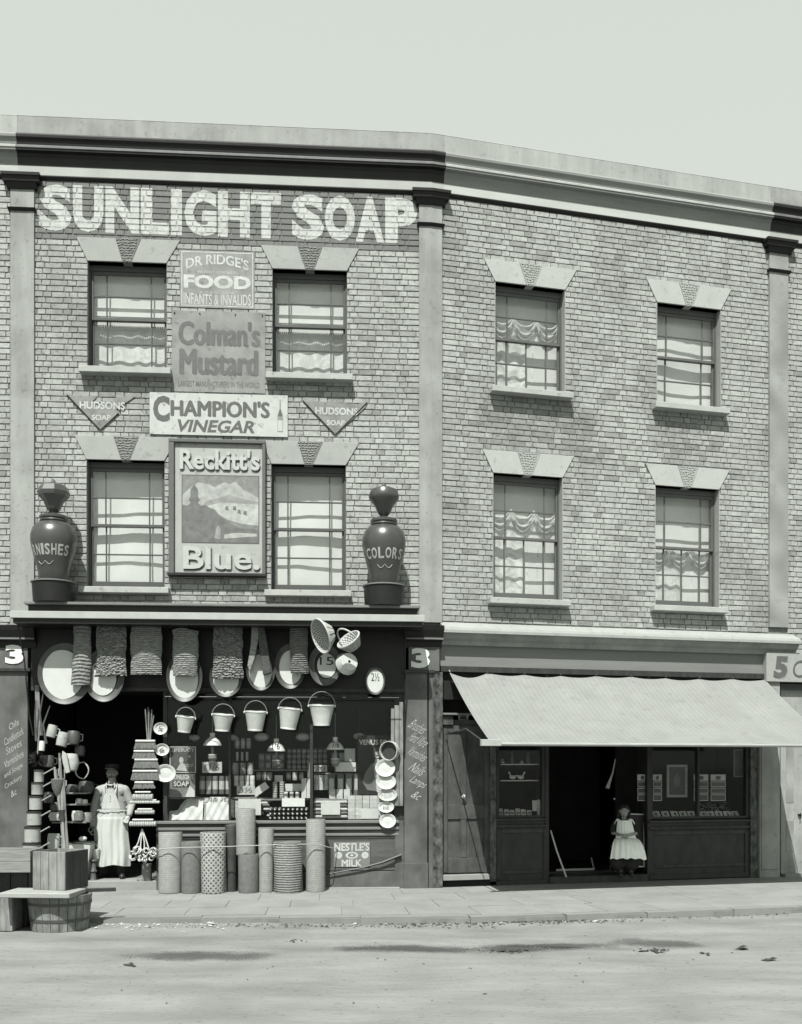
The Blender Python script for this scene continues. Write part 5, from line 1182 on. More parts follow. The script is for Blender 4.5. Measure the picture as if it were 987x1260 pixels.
# ------------------------------------------------------------------ netting, matting and linoleum rolls standing below the window
m_net = M('wire_netting', 0.48, 0.7, 0.15, 20, coord='uv', pattern='herring', pf=230, pamp=.62); m_net2 = M('coarse_chain_netting', 0.36, 0.7, 0.2, 20, coord='uv', pattern='diamond', pf=95, pamp=.85)
m_net3 = M('fine_wire_netting', 0.24, 0.8, 0.2, 20, coord='uv', pattern='weave', pf=260, pamp=.5); m_net4 = M('coir_roll', 0.32, 0.9, 0.3, 30, coord='uv', pattern='rib', pf=200, pamp=.7); m_lino = M('dark_linoleum', 0.07, 0.5, 0.3, 6, 0.1)
def roll(x0, x1, yt, yb, w, mt, label, wob=.02, spiral=True, z0=None, lean=0.0, cat='roll'):
    xm = (x0+x1)/2; r = thing('netting_roll', label, cat, FL, xm, yb, w, group='rolls of netting and matting'); k = FL.k(xm, w); Hh = (yb-yt)*k; a = (x1-x0)/2*k
    if z0 is not None: Hh = Hh + r.location.z - z0; r.location.z = z0
    s = MB(); s.lathe([(a*.98, 0), (a, .02), (a*.985, Hh*.5), (a, Hh-.015), (a*.97, Hh), (a*.80, Hh-.004)], 34, wob=wob, cap1=False); s.part('roll_body', mt, r)
    s = MB(); pts = []
    for i in range(70): t = i/69; q = a*(.90-.75*t); an = t*math.pi*7; pts.append((q*math.cos(an), q*math.sin(an), Hh-.012))
    s.tube(pts, .012, 4, smooth=False); s.lathe([(.0001, Hh-.05), (a*.9, Hh-.05)], 24, cap1=False); s.part('rolled_end', m_net3, r, recalc=False)
    r.rotation_euler = (R(lean), 0, FL.th); return r
FZ = .004
roll(195, 224, 1024, 1094, .33, m_net, 'tall netting roll at the left end, by the doorway', z0=FZ, lean=-2)
roll(223, 247.5, 1036, 1093, .36, m_net3, 'plain grey smooth roll second from the left', wob=.01, z0=FZ)
roll(247, 278, 1024, 1094, .36, m_net2, 'thick roll of coarse chain netting, third from the left', wob=.05, z0=FZ)
roll(277, 291.5, 1015, 1092, .24, m_lino, 'thin dark linoleum roll behind the coarse netting', wob=.0, z0=FZ)
roll(293, 318, 1051, 1092, .36, m_net3, 'short grey roll under the tallest netting roll', wob=.02, z0=FZ)
roll(290.5, 314.5, 995, 1051.5, .30, m_net, 'netting roll standing on a short roll, highest of the row', wob=.02)
roll(318, 337, 1019, 1092, .30, m_net, 'slim pale netting roll right of the stacked rolls', wob=.02, z0=FZ)
roll(337, 372, 1036, 1094, .38, m_net4, 'short broad shaggy matting roll with ragged surface', wob=.05, z0=FZ)
roll(376.5, 400.5, 1008, 1092, .30, m_net, 'tall slim netting roll at the right end of the row', wob=.015, z0=FZ)
r = thing('retaining_cord', 'pale cord stretched across the standing rolls below the window', 'cord', FL, 300, 1042, .50); b0 = FL.local(r.location.x, r.location.y)
s = MB(); pts = []
for x, y, w in ((185, 1050, .30), (196, 1045, .50), (222, 1043, .53), (250, 1042.5, .56), (275, 1042, .55), (300, 1041, .50), (330, 1040, .46), (355, 1039, .54), (392, 1039, .47), (402, 1042, .40), (415, 1045, .07)): pts.append((U(x, w)-b0[0], -w-b0[1], FL.z(x, y, w)-r.location.z))
s.tube(pts, .006, 5); s.part('cord', m_lip, r)
r = thing('iron_bar', 'dark iron bar slanting across the stallboard under the milk sign', 'bar', FL, 400, 1076, .10); b0 = FL.local(r.location.x, r.location.y); s = MB()
P = [(U(x, .1)-b0[0], 0, FL.z(x, y, .1)-r.location.z) for x, y in ((401, 1076), (445, 1068), (470, 1061.5), (494, 1052))]; s.tube(P, [.008, .012, .018, .022], 6); s.part('bar', m_dark, r)

# ------------------------------------------------------------------ things shown in the oil shop window
def D(name, label, cat, px, py, d, group=None): return thing(name, label, cat, FL, px, py, -d, group=group)
def Dk(px, d): return FL.k(px, -d)
m_tin = M('printed_tin', 0.32, 0.4, 0.3, 25, rnd=.3); m_tinL = M('pale_label', 0.62, 0.7, 0.15, 30, rnd=.15); m_pkt = M('dark_packet', 0.16, 0.7, 0.3, 25, rnd=.3)
def card(label, x0, x1, y0, y1, d, mt=None, txt=None, tilt=0, cat='card', rot=0.0, name='price_card', tm=None):
    r = D(name, label, cat, (x0+x1)/2, y1, d); k = Dk((x0+x1)/2, d); W, Hh = (x1-x0)*k, (y1-y0)*k
    s = MB(); s.box(-W/2, W/2, 0, .003, 0, Hh); s.part('card_sheet', mt or m_paper, r)
    if txt: s = MB(); s.text(txt, -W*.38, W*.38, Hh*.2, Hh*.8, y=-.002, bold=.01, slant=.15); s.part('lettering', tm or m_inkg, r, recalc=False)
    r.rotation_euler = (R(tilt), R(rot), FL.th); return r, W, Hh
# picture cards for soap
r, W, Hh = card('small dark soap showcard with a figure, upper one at the window\'s left end', 209, 241, 918.5, 951, .06, mt=M('showcard_dark', .10, .5, .3, 20), cat='showcard', name='showcard')
s = MB(); s.text('LIFEBUOY', -W*.42, W*.44, Hh*.80, Hh*.95, y=-.002, bold=.02, warp=lambda X, Y, Z: (X, Y, Z-.02*(X/W)**2*2)); disc(s, -.02, Hh*.48, .03, .045, -.003); s.add([(-.09, -.003, Hh*.10), (.06, -.003, Hh*.06), (.03, -.003, Hh*.30), (-.02, -.003, Hh*.42)], [(0,1,2,3)]); disc(s, W*.25, Hh*.62, .02, .015, -.003, n=10); s.text('SOAP', W*.06, W*.40, Hh*.22, Hh*.34, y=-.002); s.part('printed_picture', m_paperg, r, recalc=False)
s = MB()
for a in ((-W/2, W/2, 0, .012), (-W/2, W/2, Hh-.012, Hh), (-W/2, -W/2+.012, .012, Hh-.012), (W/2-.012, W/2, .012, Hh-.012)): s.quad((a[0], -.0025, a[2]), (a[1], -.0025, a[2]), (a[1], -.0025, a[3]), (a[0], -.0025, a[3]))
s.part('border', m_paperg, r, recalc=False)
r, W, Hh = card('light soap showcard below the dark one, behind the largest plate', 208, 240, 952, 981, .07, mt=M('showcard_grey', .24, .5, .3, 14), cat='showcard', name='showcard')
s = MB(); s.text('SUNLIGHT', -W*.40, W*.44, Hh*.76, Hh*.96, y=-.003, bold=.02); s.box(-W*.36, W*.30, -.002, .0, Hh*.42, Hh*.70, 1); s.text('SOAP', -W*.32, W*.26, Hh*.46, Hh*.68, y=-.004, bold=.03); s.add([(W*.12, -.003, .005), (W*.48, -.003, .005), (W*.48, -.003, Hh*.28), (W*.30, -.003, Hh*.5)], [(0,1,2,3)]); s.part('lettering', [m_paper, m_ink], r, recalc=False)
# cloths
def cloth(label, P, d, mt, px, py, spots=False):
    r = D('folded_cloth', label, 'cloth', px, py, d); k = Dk(px, d)
    xs0, xs1 = min(p[0] for p in P), max(p[0] for p in P)
    def inter(pts, x):
        for (a, b), (c, e) in zip(pts, pts[1:]):
            if a <= x <= c: return b+(e-b)*(x-a)/max(c-a, 1e-6)
        return pts[-1][1]
    top = P; s = MB()
    def fn(a, b): x = xs0+(xs1-xs0)*a; t = inter(top, x); return ((x-px)*k, .10*b+.012*math.sin(a*11+b*5)+.008*math.sin(a*23-b*9), (py-1.0 - (py-t)*1 + (t-t) - 0)*0 + (py-t)*k*b)
    s.sheet(fn, 34, 16); s.part('cloth', mt, r, recalc=False, thick=.01)
    if spots:
        s = MB(); rr = random.Random(3)
        for i in range(16):
            x = xs0+(xs1-xs0)*i/15
            for b in (.93, .85): s.ell(((x-px+rr.uniform(-.5, .5))*k, .10*b-.012, (py-inter(top, x))*k*b-.006), (.008, .004, .010), 6, 4)
        for j in range(9):
            for x in (xs0+1.2, xs1-1.2): s.ell(((x-px)*k, .10*j/9-.010, (py-top[0][1])*k*j/9+.02), (.009, .004, .008), 6, 4)
        s.part('lace_holes', m_pkt, r, recalc=False, kind='stuff')
cloth('plain white cloth heaped at the window\'s left end', [(205, 999), (218, 997), (222, 990), (228, 983), (249, 983)], .10, m_paper, 227, 1009)
cloth('white cloth with scalloped dark dotted edge, right of the plain heap', [(251, 984), (258, 981), (275, 981), (284, 984)], .10, m_paper, 267, 1009, True)
# hanging lamps: shade, burner, fount
def lamp(px, ys, label, txt=None, d=.16, full=True):
    r = D('oil_lamp', label, 'lamp', px, ys+35, d, group='oil lamps with white shades in the window'); k = Dk(px, d); z = lambda y: (ys+35-y)*k
    s = MB(); s.lathe([(.030, z(ys-1)), (.034, z(ys)), (.028, z(ys+3)), (.045, z(ys+5)), (.085, z(ys+8)), (.118, z(ys+13)), (.120, z(ys+14.5))], 28, cap0=False, cap1=False); sh = s.part('lamp_shade', m_milk, r, recalc=False, thick=.003)
    s = MB(); s.lathe([(.012, z(ys+14)), (.022, z(ys+20)), (.018, z(ys+25)), (.03, z(ys+26)), (.055, z(ys+27.5)), (.062, z(ys+30)), (.045, z(ys+33)), (.03, z(ys+34)), (.06, z(ys+35))], 20); s.part('fount', m_tin, r)
    s = MB(); s.lathe([(.058, z(ys+26.8)), (.060, z(ys+25.4)), (.03, z(ys+24.6))], 20); s.part('burner_rim', m_white, r)
    s = MB(); s.tube([(0, 0, z(ys-1)), (0, 0, z(ys-30))], .004, 5); s.part('chain', m_wire, r)
    if txt: s = MB(); s.text(txt, -.045, .055, z(ys+12.5), z(ys+4.5), y=-.125, bold=.01, warp=lambda X, Y, Z: (X, -math.sqrt(max((.128+(z(ys+13)-Z)*-.9)**2 - X*X, .0009)), Z)); s.part('price', m_ink, sh, recalc=False)
m_milk = M('milk_glass', 0.9, 0.3, 0.04, 9)
lamp(261.5, 903, 'oil lamp hanging left of the window\'s first glazing bar')
lamp(340, 910, 'oil lamp with a price scrawled on its shade, in the middle pane', '1/6')
lamp(412.5, 908, 'oil lamp priced 7/6 in the right pane', '7/6')
for i, (x, y, rr_) in enumerate(((322, 907, 9), (372.5, 907, 8.5), (442, 906, 7.5), (239, 908, 7), (287, 908, 6))):
    r = D('globe_shade', ['dim glass globe above the price-marked lamp, leftmost in the middle pane', 'dim glass globe just left of the thick glazing bar', 'dim glass globe up in the right pane', 'dim globe behind the smallest bucket', 'small dim globe by the first thin glazing bar'][i], 'glass globe', x, y, .75); k = Dk(x, .75)
    s = MB(); s.ell((0, 0, 0), (rr_*k, rr_*k, rr_*k*.6), 16, 10); s.part('globe', m_paper, r); s = MB(); s.tube([(0, 0, rr_*k*.6), (0, 0, .4)], .006, 5); s.part('globe_rod', m_dark, r)
# cards and packets
card('grey price card under the left oil lamp', 249, 273, 937.5, 951, .18, m_paperg, '11/6')
card('grey price card on the tin stack just right of the first glazing bar', 291.5, 313.5, 967, 978, .15, m_paperg, '3½')
r, W, Hh = card('long pale box tilted up beside the stacked tins', 313, 333, 966, 975, .16, m_tinL, None, rot=-35, name='carton', cat='box'); s = MB(); s.box(-W/2, W/2, .004, .07, 0, Hh); s.part('carton_body', m_tinL, r)
card('blank white card behind the highest netting roll', 293.5, 321, 983, 1003, .07, m_paper)
card('small grey card on top of the tin columns', 338, 348, 954, 962, .25, m_paperg)
card('white show card leaning behind the bottles', 351, 373, 964.5, 973.5, .26, m_paper)
card('large white sheet sagging over the dark bottles', 347, 375, 982, 992.5, .10, m_paper, tilt=-12)
card('grey price ticket on the cylinders right of the thick glazing bar', 387, 402.5, 941.5, 949.5, .30, m_paperg, '2/3')
card('white square card lying on the dark folded goods', 395, 418.5, 987, 1002.5, .06, m_paper)
card('white card at the foot of the soap blocks', 444.5, 466, 995, 1007.5, .04, m_paper)
r, W, Hh = card('silvery flat box standing in the right pane', 413, 438, 938, 949.5, .30, m_galv, name='carton', cat='box'); s = MB(); s.box(-W/2, W/2, .004, .12, 0, Hh); s.part('carton_body', m_tin, r)
card('pale crumpled paper above the silvery box', 424, 437, 921, 937, .36, m_paper, tilt=8)
# window shelf and stacks
for i, (x0, x1, y, d0, d1) in enumerate(((286, 316, 981, .12, .5), (207, 281, 981.5, .20, .6), (300, 380, 947, .55, .95), (386, 450, 951, .45, .95), (316, 380, 983, .18, .6), (387, 445, 983, .14, .6))):
    r = D('display_shelf', ['short display shelf under the tins by the first glazing bar', 'display shelf behind the two white cloths', 'back shelf of dark tins in the middle pane', 'back shelf in the right pane under the tin packets', 'front step of the display in the middle pane', 'front step of the display in the right pane'][i], 'shelf', (x0+x1)/2, y, d0); s = MB(); k = Dk((x0+x1)/2, d0); s.box(-(x1-x0)/2*k, (x1-x0)/2*k, 0, d1-d0, -.02, 0); s.part('shelf_board', m_wood, r)
ORD = ['first', 'second', 'third', 'fourth', 'fifth', 'sixth', 'seventh', 'eighth', 'ninth', 'tenth']
def place(i, j, nx_, nz_):
    t = ''
    if nx_ > 1: t += ', ' + ORD[i] + ' from left'
    if nz_ > 1: t += ', ' + ('bottom' if j == 0 else 'top' if j == nz_-1 else ORD[j]) + ' row'
    return t
def stackrow(name, cat, lab, xs, ytop, ybot, nrow, d, fn, mt, grp, mats=None):
    """a grid of alike goods: every one its own object sharing meshes"""
    k = Dk(xs[0], d); hgt = (ybot-ytop)*k/nrow; proto = None; cnt = 0
    for j in range(nrow):
        for i, x in enumerate(xs):
            py = ybot-(ybot-ytop)*j/nrow
            if proto is None:
                proto = D(name, lab, cat, x, py, d, grp); fn(proto, hgt, k); proto['label'] = lab + place(0, 0, len(xs), nrow); o = proto
            else:
                o = copy_tree(proto); u, z = FL.uz(x, py, -d); o.location = FL.world(u, d, z)
            o['label'] = lab + place(i, j, len(xs), nrow); cnt += 1
def tinfn(rad, m, band=None):
    def f(r, h, k):
        s = MB(); s.lathe([(rad*.2, 0), (rad, 0), (rad, h*.92), (rad*.94, h*.96), (rad*.2, h*.96)], 14); b = s.part('can_body', m, r)
        if band: s = MB(); s.lathe([(rad+.001, h*.25), (rad+.001, h*.7)], 14, cap0=False, cap1=False); s.part('paper_label', band, r, recalc=False)
    return f
def boxfn(w, dp, m, band=None):
    def f(r, h, k):
        s = MB(); s.box(-w/2, w/2, 0, dp, 0, h*.97); s.part('packet_body', m, r)
        if band: s = MB(); s.box(-w*.36, w*.36, -.002, .001, h*.25, h*.75); s.part('paper_label', band, r)
    return f
stackrow('storage_jar', 'jar', 'dark labelled jar under the grey price card', [249, 257, 265, 273, 281], 954, 977, 1, .22, tinfn(.038, m_pkt, m_paperg), None, 'jars in the left pane')
stackrow('round_tin', 'tin', 'pale round tin above the 3½ card', [291, 297.5, 304, 310.5], 954, 967, 2, .2, tinfn(.032, m_tinL), None, 'pale round tins')
stackrow('round_tin', 'tin', 'grey tin standing above the pale round tins', [290, 299, 308], 938, 953, 1, .30, tinfn(.04, m_tin), None, 'grey tins above the pale tins')
stackrow('blacking_tin', 'tin', 'flat striped tin beside the tilted box', [338.5, 347], 962, 982, 7, .2, tinfn(.032, m_tinL, m_pkt), None, 'flat tins in two columns')
stackrow('dark_tin', 'tin', 'small dark tin, middle pane back shelf', [356, 362, 368, 374, 380], 921, 947, 4, .62, tinfn(.030, m_pkt, m_tin), None, 'dark tins on the back shelf')
stackrow('dark_tin', 'tin', 'small dark tin, right pane back shelf', [388, 394, 400], 921, 940, 3, .62, tinfn(.030, m_pkt, m_tin), None, 'dark tins in the right pane')
stackrow('dark_tin', 'tin', 'dim tin on the middle pane lower shelf', [318, 325, 332, 355, 363, 371], 950, 960, 1, .5, tinfn(.034, m_tin, m_paperg), None, 'dim tins on the lower shelf')
stackrow('candle_packet', 'candles', 'white candle packet left of the thick glazing bar', [374, 380.5], 957, 982, 1, .14, boxfn(.066, .05, m_paper), None, 'white candle packets')
stackrow('paper_cylinder', 'tin', 'pale upright cylinder under the 2/3 ticket', [389.5, 395.5, 401.5], 953, 972, 1, .3, tinfn(.031, m_tinL, m_paperg), None, 'pale upright cylinders')
stackrow('starch_packet', 'packet', 'tall dark packet with emblem in right pane', [408, 419, 429.5, 439], 951, 979, 1, .26, boxfn(.092, .05, m_pkt, m_paperg), None, 'tall packets with round emblems')
stackrow('starch_packet', 'packet', 'squat pale packet before the tall dark ones', [409, 418, 427], 971, 983, 1, .20, boxfn(.085, .05, m_tinL, m_paper), None, 'squat pale packets')
stackrow('soap_bar', 'soap', 'pale soap bar in the big right hand block', [432.5, 441.5, 450.5, 459.5, 468], 979, 1008, 6, .10, boxfn(.094, .07, m_tinL), None, 'pale soap bars stacked in a block')
stackrow('bottle', 'bottle', 'dark bottle lying under the white sheet', [333, 338.5, 344, 349.5, 355, 360.5, 366, 371.5, 377], 993, 1009, 3, .10, lambda r, h, k: (MB().lathe([(.010, -.12), (.012, -.06), (.026, -.03), (.027, .10), (.01, .11)], 12, T=Matrix.Translation((0, .06, h*.45)) @ Matrix.Rotation(R(-90), 4, 'X')).part('bottle_glass', m_pkt, r), MB().ell((0, -.065, h*.45), (.012, .01, .012), 8, 6).part('cork', m_paper, r)), None, 'dark bottles lying in a heap')
stackrow('lamp_glass', 'glass chimney', 'lamp chimney on the back shelf', [292, 298, 304], 925, 936, 1, .5, tinfn(.018, m_paperg), None, 'lamp chimneys')
stackrow('jar_of_sweets', 'jar', 'dim jar high on the left pane shelf', [292, 299, 306], 908, 921, 1, .55, tinfn(.03, m_tin, m_paperg), None, 'dim jars on the high left shelf')
stackrow('square_tin', 'tin', 'dark square tin, middle pane upper rows', [322, 330, 338, 346], 927, 947, 2, .62, boxfn(.08, .05, m_pkt, m_tin), None, 'dark square tins')
stackrow('square_tin', 'tin', 'square tin, right pane behind the lamp', [412, 421, 430], 926, 938, 1, .60, boxfn(.085, .05, m_tin, m_paperg), None, 'square tins behind the right lamp')
stackrow('matchbox_stack', 'packet', 'small packet under the silvery box', [414, 422, 430, 438], 940, 950, 1, .5, boxfn(.07, .05, m_pkt, m_paperg), None, 'small packets under the silvery box')
stackrow('paste_pot', 'pot', 'small pale pot before the white show card', [352, 359, 366], 974, 982, 1, .16, tinfn(.028, m_tinL, m_pkt), None, 'small pale pots')
stackrow('bluebag', 'packet', 'little pale packet in the left pane', [286, 292], 984, 1006, 4, .14, boxfn(.055, .04, m_paperg, m_tinL), None, 'little packets in the left pane')
r = D('folded_fabric', 'dark folded fabrics stacked under the white square card', 'fabric', 407, 1008, .12); k = Dk(407, .12)
for j in range(5): s = MB(); s.box(-21*k, 21*k, .0, .2, (1+j*4.5)*k, (4.8+j*4.5)*k); s.part('fold', m_pkt if j % 2 else m_paperg, r, bevel=.015)
r = D('brown_parcels', 'crumpled dark parcels piled left of the bottle heap', 'parcels', 326, 1006, .15); rr = random.Random(2); k = Dk(326, .15)
for j in range(8): s = MB(); x, z = rr.uniform(-7, 7)*k, (2+j*2.6)*k; s.box(x-.05, x+.05, rr.uniform(0, .05), .12, z-.015, z+.02); s.part('parcel', m_pkt if j % 3 else m_paperg, r, bevel=.012)
r = D('white_bottle', 'white cone-shaped bottle beside the thick glazing bar', 'bottle', 381, 957, .2); s = MB(); s.lathe([(.03, 0), (.032, .05), (.012, .14), (.010, .19), (.014, .20)], 14); s.part('bottle_body', m_milk, r)
# poster with a woman
r, W, Hh = card('poster headed Venus Soap with a plain seated woman, at the window\'s right end', 440, 486, 905, 978, .20, mt=M('dark_poster', .022, .6, .2, 9), cat='poster', name='soap_poster')
s = MB(); s.text('VENUS SOAP', -W*.46, W*.50, Hh*.84, Hh*.93, y=-.003, bold=.03); s.part('lettering', m_paper, r, recalc=False)
def ep(s, cx, cz, rx, rz, y, m): disc(s, cx, cz, rx, rz, y, m)
k = Dk(463, .2); s = MB(); q = lambda x, y: ((x-463)*k, (978-y)*k)
def poly(P, y, m): s.add([(q(*p)[0], y, q(*p)[1]) for p in P], [tuple(range(len(P)))], m)
poly([(452, 972), (446, 962), (450, 950), (457, 940), (462, 938), (468, 940), (474, 952), (478, 976)], -.004, 0)
poly([(460, 939), (466, 938), (472, 945), (476, 975), (464, 975), (461, 955)], -.005, 1)
poly([(456, 955), (449, 966), (452, 969), (466, 962), (466, 957)], -.006, 0)
ep(s, *q(463.5, 926), .056, .072, -.006, 2); ep(s, *q(464, 929), .034, .050, -.007, 1)
poly([(461.5, 934), (466.5, 934), (467, 942), (461, 942)], -.0065, 1)
ep(s, *q(462.5, 927.5), .005, .004, -.008, 2); ep(s, *q(466, 927.5), .005, .004, -.008, 2); ep(s, *q(464.5, 933), .009, .004, -.008, 2)
s.part('printed_figure', [m_grey, m_paper, m_pkt], r, recalc=False)
# ------------------------------------------------------------------ people
m_skin = M('skin', 0.48, 0.6, 0.06, 12); m_hair = M('dark_hair', 0.03, 0.6, 0.2, 40); m_jacket = M('light_linen_jacket', 0.48, 0.9, 0.08, 9, 0.3, 60)
m_trous = M('dark_trousers', 0.045, 0.9, 0.2, 12, .2); m_boot = M('black_boot_leather', 0.04, 0.4, 0.2, 12); m_apron = M('white_apron_cloth', 0.66, 0.9, 0.05, 6, 0.2, 30)
m_dress = M('dark_dress', 0.035, 0.9, 0.2, 12, .2); m_pina = M('white_pinafore', 1.4, 0.9, 0.06, 9, .2)
def ball(s, c, r): s.ell(c, r, 16, 10)
def hand(s, w, d, side, curl=.5, sc=1.0):
    """palm and five fingers growing from wrist w along direction d; side = +1/-1 where the thumb leaves"""
    w, d = Vector(w), Vector(d).normalized(); f = Vector((0, -1, 0)); f = (f-d*f.dot(d)).normalized(); l = d.cross(f)*side
    P = lambda a, b, c: w + (d*a + l*b + f*c)*sc
    s.cap(P(0, 0, 0), P(.045, 0, 0), .022*sc, .027*sc); s.cap(P(.035, .018, 0), P(.075, .022, .004), .016*sc, .014*sc); s.cap(P(.035, -.018, 0), P(.07, -.022, .004), .016*sc, .013*sc)
    for i, (b, L) in enumerate(((.030, .062), (.011, .072), (-.009, .067), (-.028, .052))):
        k1 = P(.078, b, .004); k2 = P(.078+L*.52, b*1.12, .004+L*.30*curl); k3 = P(.078+L*(.98-.35*curl), b*1.15, .004+L*(.85*curl))
        s.cap(k1, k2, .0095*sc, .0085*sc, 8); s.cap(k2, k3, .0085*sc, .007*sc, 8)
    s.cap(P(.022, .026, .004), P(.050, .048, .016), .012*sc, .010*sc, 8); s.cap(P(.050, .048, .016), P(.078, .050, .030), .010*sc, .008*sc, 8)
def head(s, c, r, sc=1.0):
    """skull, jaw, nose, lips, ears around centre c, facing -y; r = half the head height"""
    x, y, z = c
    ball(s, (x, y+.012*sc, z+.18*r), (r*.66, r*.80, r*.80)); ball(s, (x, y-.10*r, z-.28*r), (r*.52, r*.60, r*.66)); ball(s, (x, y-.34*r, z-.74*r), (r*.25, r*.22, r*.20))
    s.cap((x, y-.72*r, z+.16*r), (x, y-.90*r, z-.18*r), .055*r, .11*r, 8); ball(s, (x, y-.70*r, z-.50*r), (r*.22, r*.10, r*.05)); ball(s, (x, y-.68*r, z-.58*r), (r*.19, r*.10, r*.05))
    for sg in (-1, 1):
        ball(s, (x+sg*r*.66, y+.04*r, z-.02*r), (r*.07, r*.14, r*.20)); ball(s, (x+sg*r*.34, y-.52*r, z-.14*r), (r*.20, r*.18, r*.16)); ball(s, (x+sg*r*.26, y-.68*r, z+.22*r), (r*.20, r*.08, r*.06))
def facebits(c, r, body, brow=True):
    x, y, z = c
    for sg in (-1, 1):
        s = MB(); s.ell((x+sg*r*.27, y-.70*r, z+.06*r), (r*.11, r*.055, r*.065), 10, 6); s.part('eye', m_white, body); 
        s = MB(); s.ell((x+sg*r*.27, y-.745*r, z+.06*r), (r*.05, r*.025, r*.055), 8, 6); s.part('iris', m_ink, body)
    s = MB(); s.tube([(x-r*.17, y-.78*r, z-.53*r), (x, y-.805*r, z-.545*r), (x+r*.17, y-.78*r, z-.53*r)], r*.018, 5); s.part('mouth', m_keyd, body)
# the shopkeeper in the doorway
man = thing('person', 'man in pale jacket, bow tie and long white apron standing in the oil shop doorway', 'person', FL, 138, 1077, -.38)
man.location.z = .125
s = MB(); hc = (.0, -.01, 1.437); r_ = .112
head(s, hc, r_); s.cap((0, .01, 1.25), (0, .0, 1.36), .060, .054)
s.cap((-.10, .01, 1.20), (.10, .01, 1.20), .085, .085); s.cap((0, .015, 1.15), (0, .02, .86), .125, .130); s.cap((-.16, .01, 1.215), (-.235, .015, .995), .050, .042); s.cap((-.235, .015, .995), (-.245, -.07, .845), .040, .027)
s.cap((.16, .01, 1.215), (.255, .03, 1.0), .050, .042); s.cap((.255, .03, 1.0), (.245, -.075, .86), .040, .027)
hand(s, (-.245, -.075, .835), (.05, -.1, -1), -1, .75); hand(s, (.245, -.08, .85), (-.35, -.5, -.75), 1, .55)
for sg, xk, xa, yf in ((-1, -.11, -.155, .02), (1, .10, .13, -.02)):
    s.cap((sg*.085, .02, .84), (xk, -.01, .46), .088, .060); s.cap((xk, -.01, .46), (xa, yf, .07), .056, .040)
body = organic('body', s, m_skin, man, .0065, 3)
facebits(hc, r_, body)
s = MB(); s.cap((hc[0]-.05, hc[1]-.094, hc[2]-.048), (hc[0]-.002, hc[1]-.105, hc[2]-.038), .008, .013, 8); s.cap((hc[0]+.05, hc[1]-.094, hc[2]-.048), (hc[0]+.002, hc[1]-.105, hc[2]-.038), .008, .013, 8); s.part('moustache', m_hair, body)
s = MB(); ball(s, (0, .025, 1.478), (.083, .096, .074)); ball(s, (0, .045, 1.44), (.082, .082, .09)); organic('hair', s, m_hair, man, .008, 2)
s = MB(); s.lathe([(.086, 0), (.094, .02), (.096, .045), (.080, .062), (.001, .068)], 24, c=(0, .012, 1.497), sy=1.12); s.prismz([(.085*math.cos(a), -.06-.125*math.sin(a)) for a in [math.pi*i/10 for i in range(11)]], 1.497, 1.505); s.part('flat_cap', m_trous, man)
s = MB()      # jacket: torso, skirts and sleeves
s.cap((-.105, .01, 1.195), (.105, .01, 1.195), .098, .098); s.cap((0, .02, 1.16), (0, .025, .86), .150, .165); s.cap((-.06, .02, 1.1), (-.085, .02, .80), .11, .12); s.cap((.06, .02, 1.1), (.085, .02, .80), .11, .12)
for sg, a, b, c in ((-1, (-.165, .01, 1.21), (-.24, .015, .995), (-.247, -.066, .862)), (1, (.165, .01, 1.21), (.258, .03, 1.0), (.247, -.07, .875))): s.cap(a, b, .068, .057); s.cap(b, c, .056, .044)
jk = organic('jacket', s, m_jacket, man, .010, 3)
s = MB()
for sg in (-1, 1): s.prism([(0, 1.235), (sg*.055, 1.31), (sg*.075, 1.27), (sg*.03, 1.19)], -.112, -.098); 
s.part('shirt_collar', m_apron, man)
s = MB(); s.prism([(0, 1.262), (-.045, 1.282), (-.045, 1.238)], -.124, -.112); s.prism([(0, 1.262), (.045, 1.238), (.045, 1.282)], -.124, -.112); s.ell((0, -.12, 1.26), .012); s.part('bow_tie', m_black, man)
s = MB()
for sg, xk, xa, yf in ((-1, -.11, -.155, .02), (1, .10, .13, -.02)):
    s.cap((sg*.08, .02, .86), (xk, -.01, .46), .112, .080); s.cap((xk, -.01, .46), (xa, yf, .10), .078, .066)
s.cap((-.08, .03, .86), (.08, .03, .86), .12, .12); organic('trousers', s, m_trous, man, .011, 3)
for xa, yf, a in ((-.155, .02, -.35), (.13, -.02, .25)):
    s = MB(); s.cap((xa, yf, .06), (xa, yf, .12), .05, .052); s.cap((xa, yf+.03, .038), (xa+.16*math.sin(a), yf-.16, .032), .040, .038); organic('boot', s, m_boot, man, .008, 2)
s = MB()
def ap(a, b):          # apron: bib narrowing at the top, skirt wrapping the legs
    z = 1.165 - b*.985; half = (.075+.05*b/.22) if b < .22 else (.125+ .10*min((b-.22)/.12, 1) + .015*(b-.34 if b > .34 else 0))
    t = (2*a-1); x = t*half + .025*b; bulge = .178 if b > .25 else .165
    y = -bulge*math.sqrt(max(1-(t*half/(.245))**2*.95, .08)) - .012*math.sin(t*6+b*5)*b - .010*math.sin(t*17+b*3)*b - .035*max(0, b-.3)
    if .22 < b < .34: y += .008
    return (x+.01*math.sin(b*9), y, z + .014*math.sin(t*4+1)*b**3)
s.sheet(ap, 44, 60); s.part('apron', m_apron, man, recalc=False, thick=.004)
s = MB(); s.tube([(-.215+.43*i/12, -.178*math.sqrt(max(1-((-.215+.43*i/12)/.245)**2*.95, .1))-.012, .93+.004*math.sin(i)) for i in range(13)], .009, 6); s.part('apron_band', m_apron, man)
s = MB()
for sg in (-1, 1): s.tube([(sg*.07, -.165, 1.16), (sg*.085, -.10, 1.26), (sg*.07, .0, 1.31)], .007, 6)
s.part('apron_strap', m_apron, man)
s = MB()
for q in (0, 1, 2): s.ell((.01, -.175, 1.13-.035*q), .006, 8, 5)
s.part('button', m_grey, man)
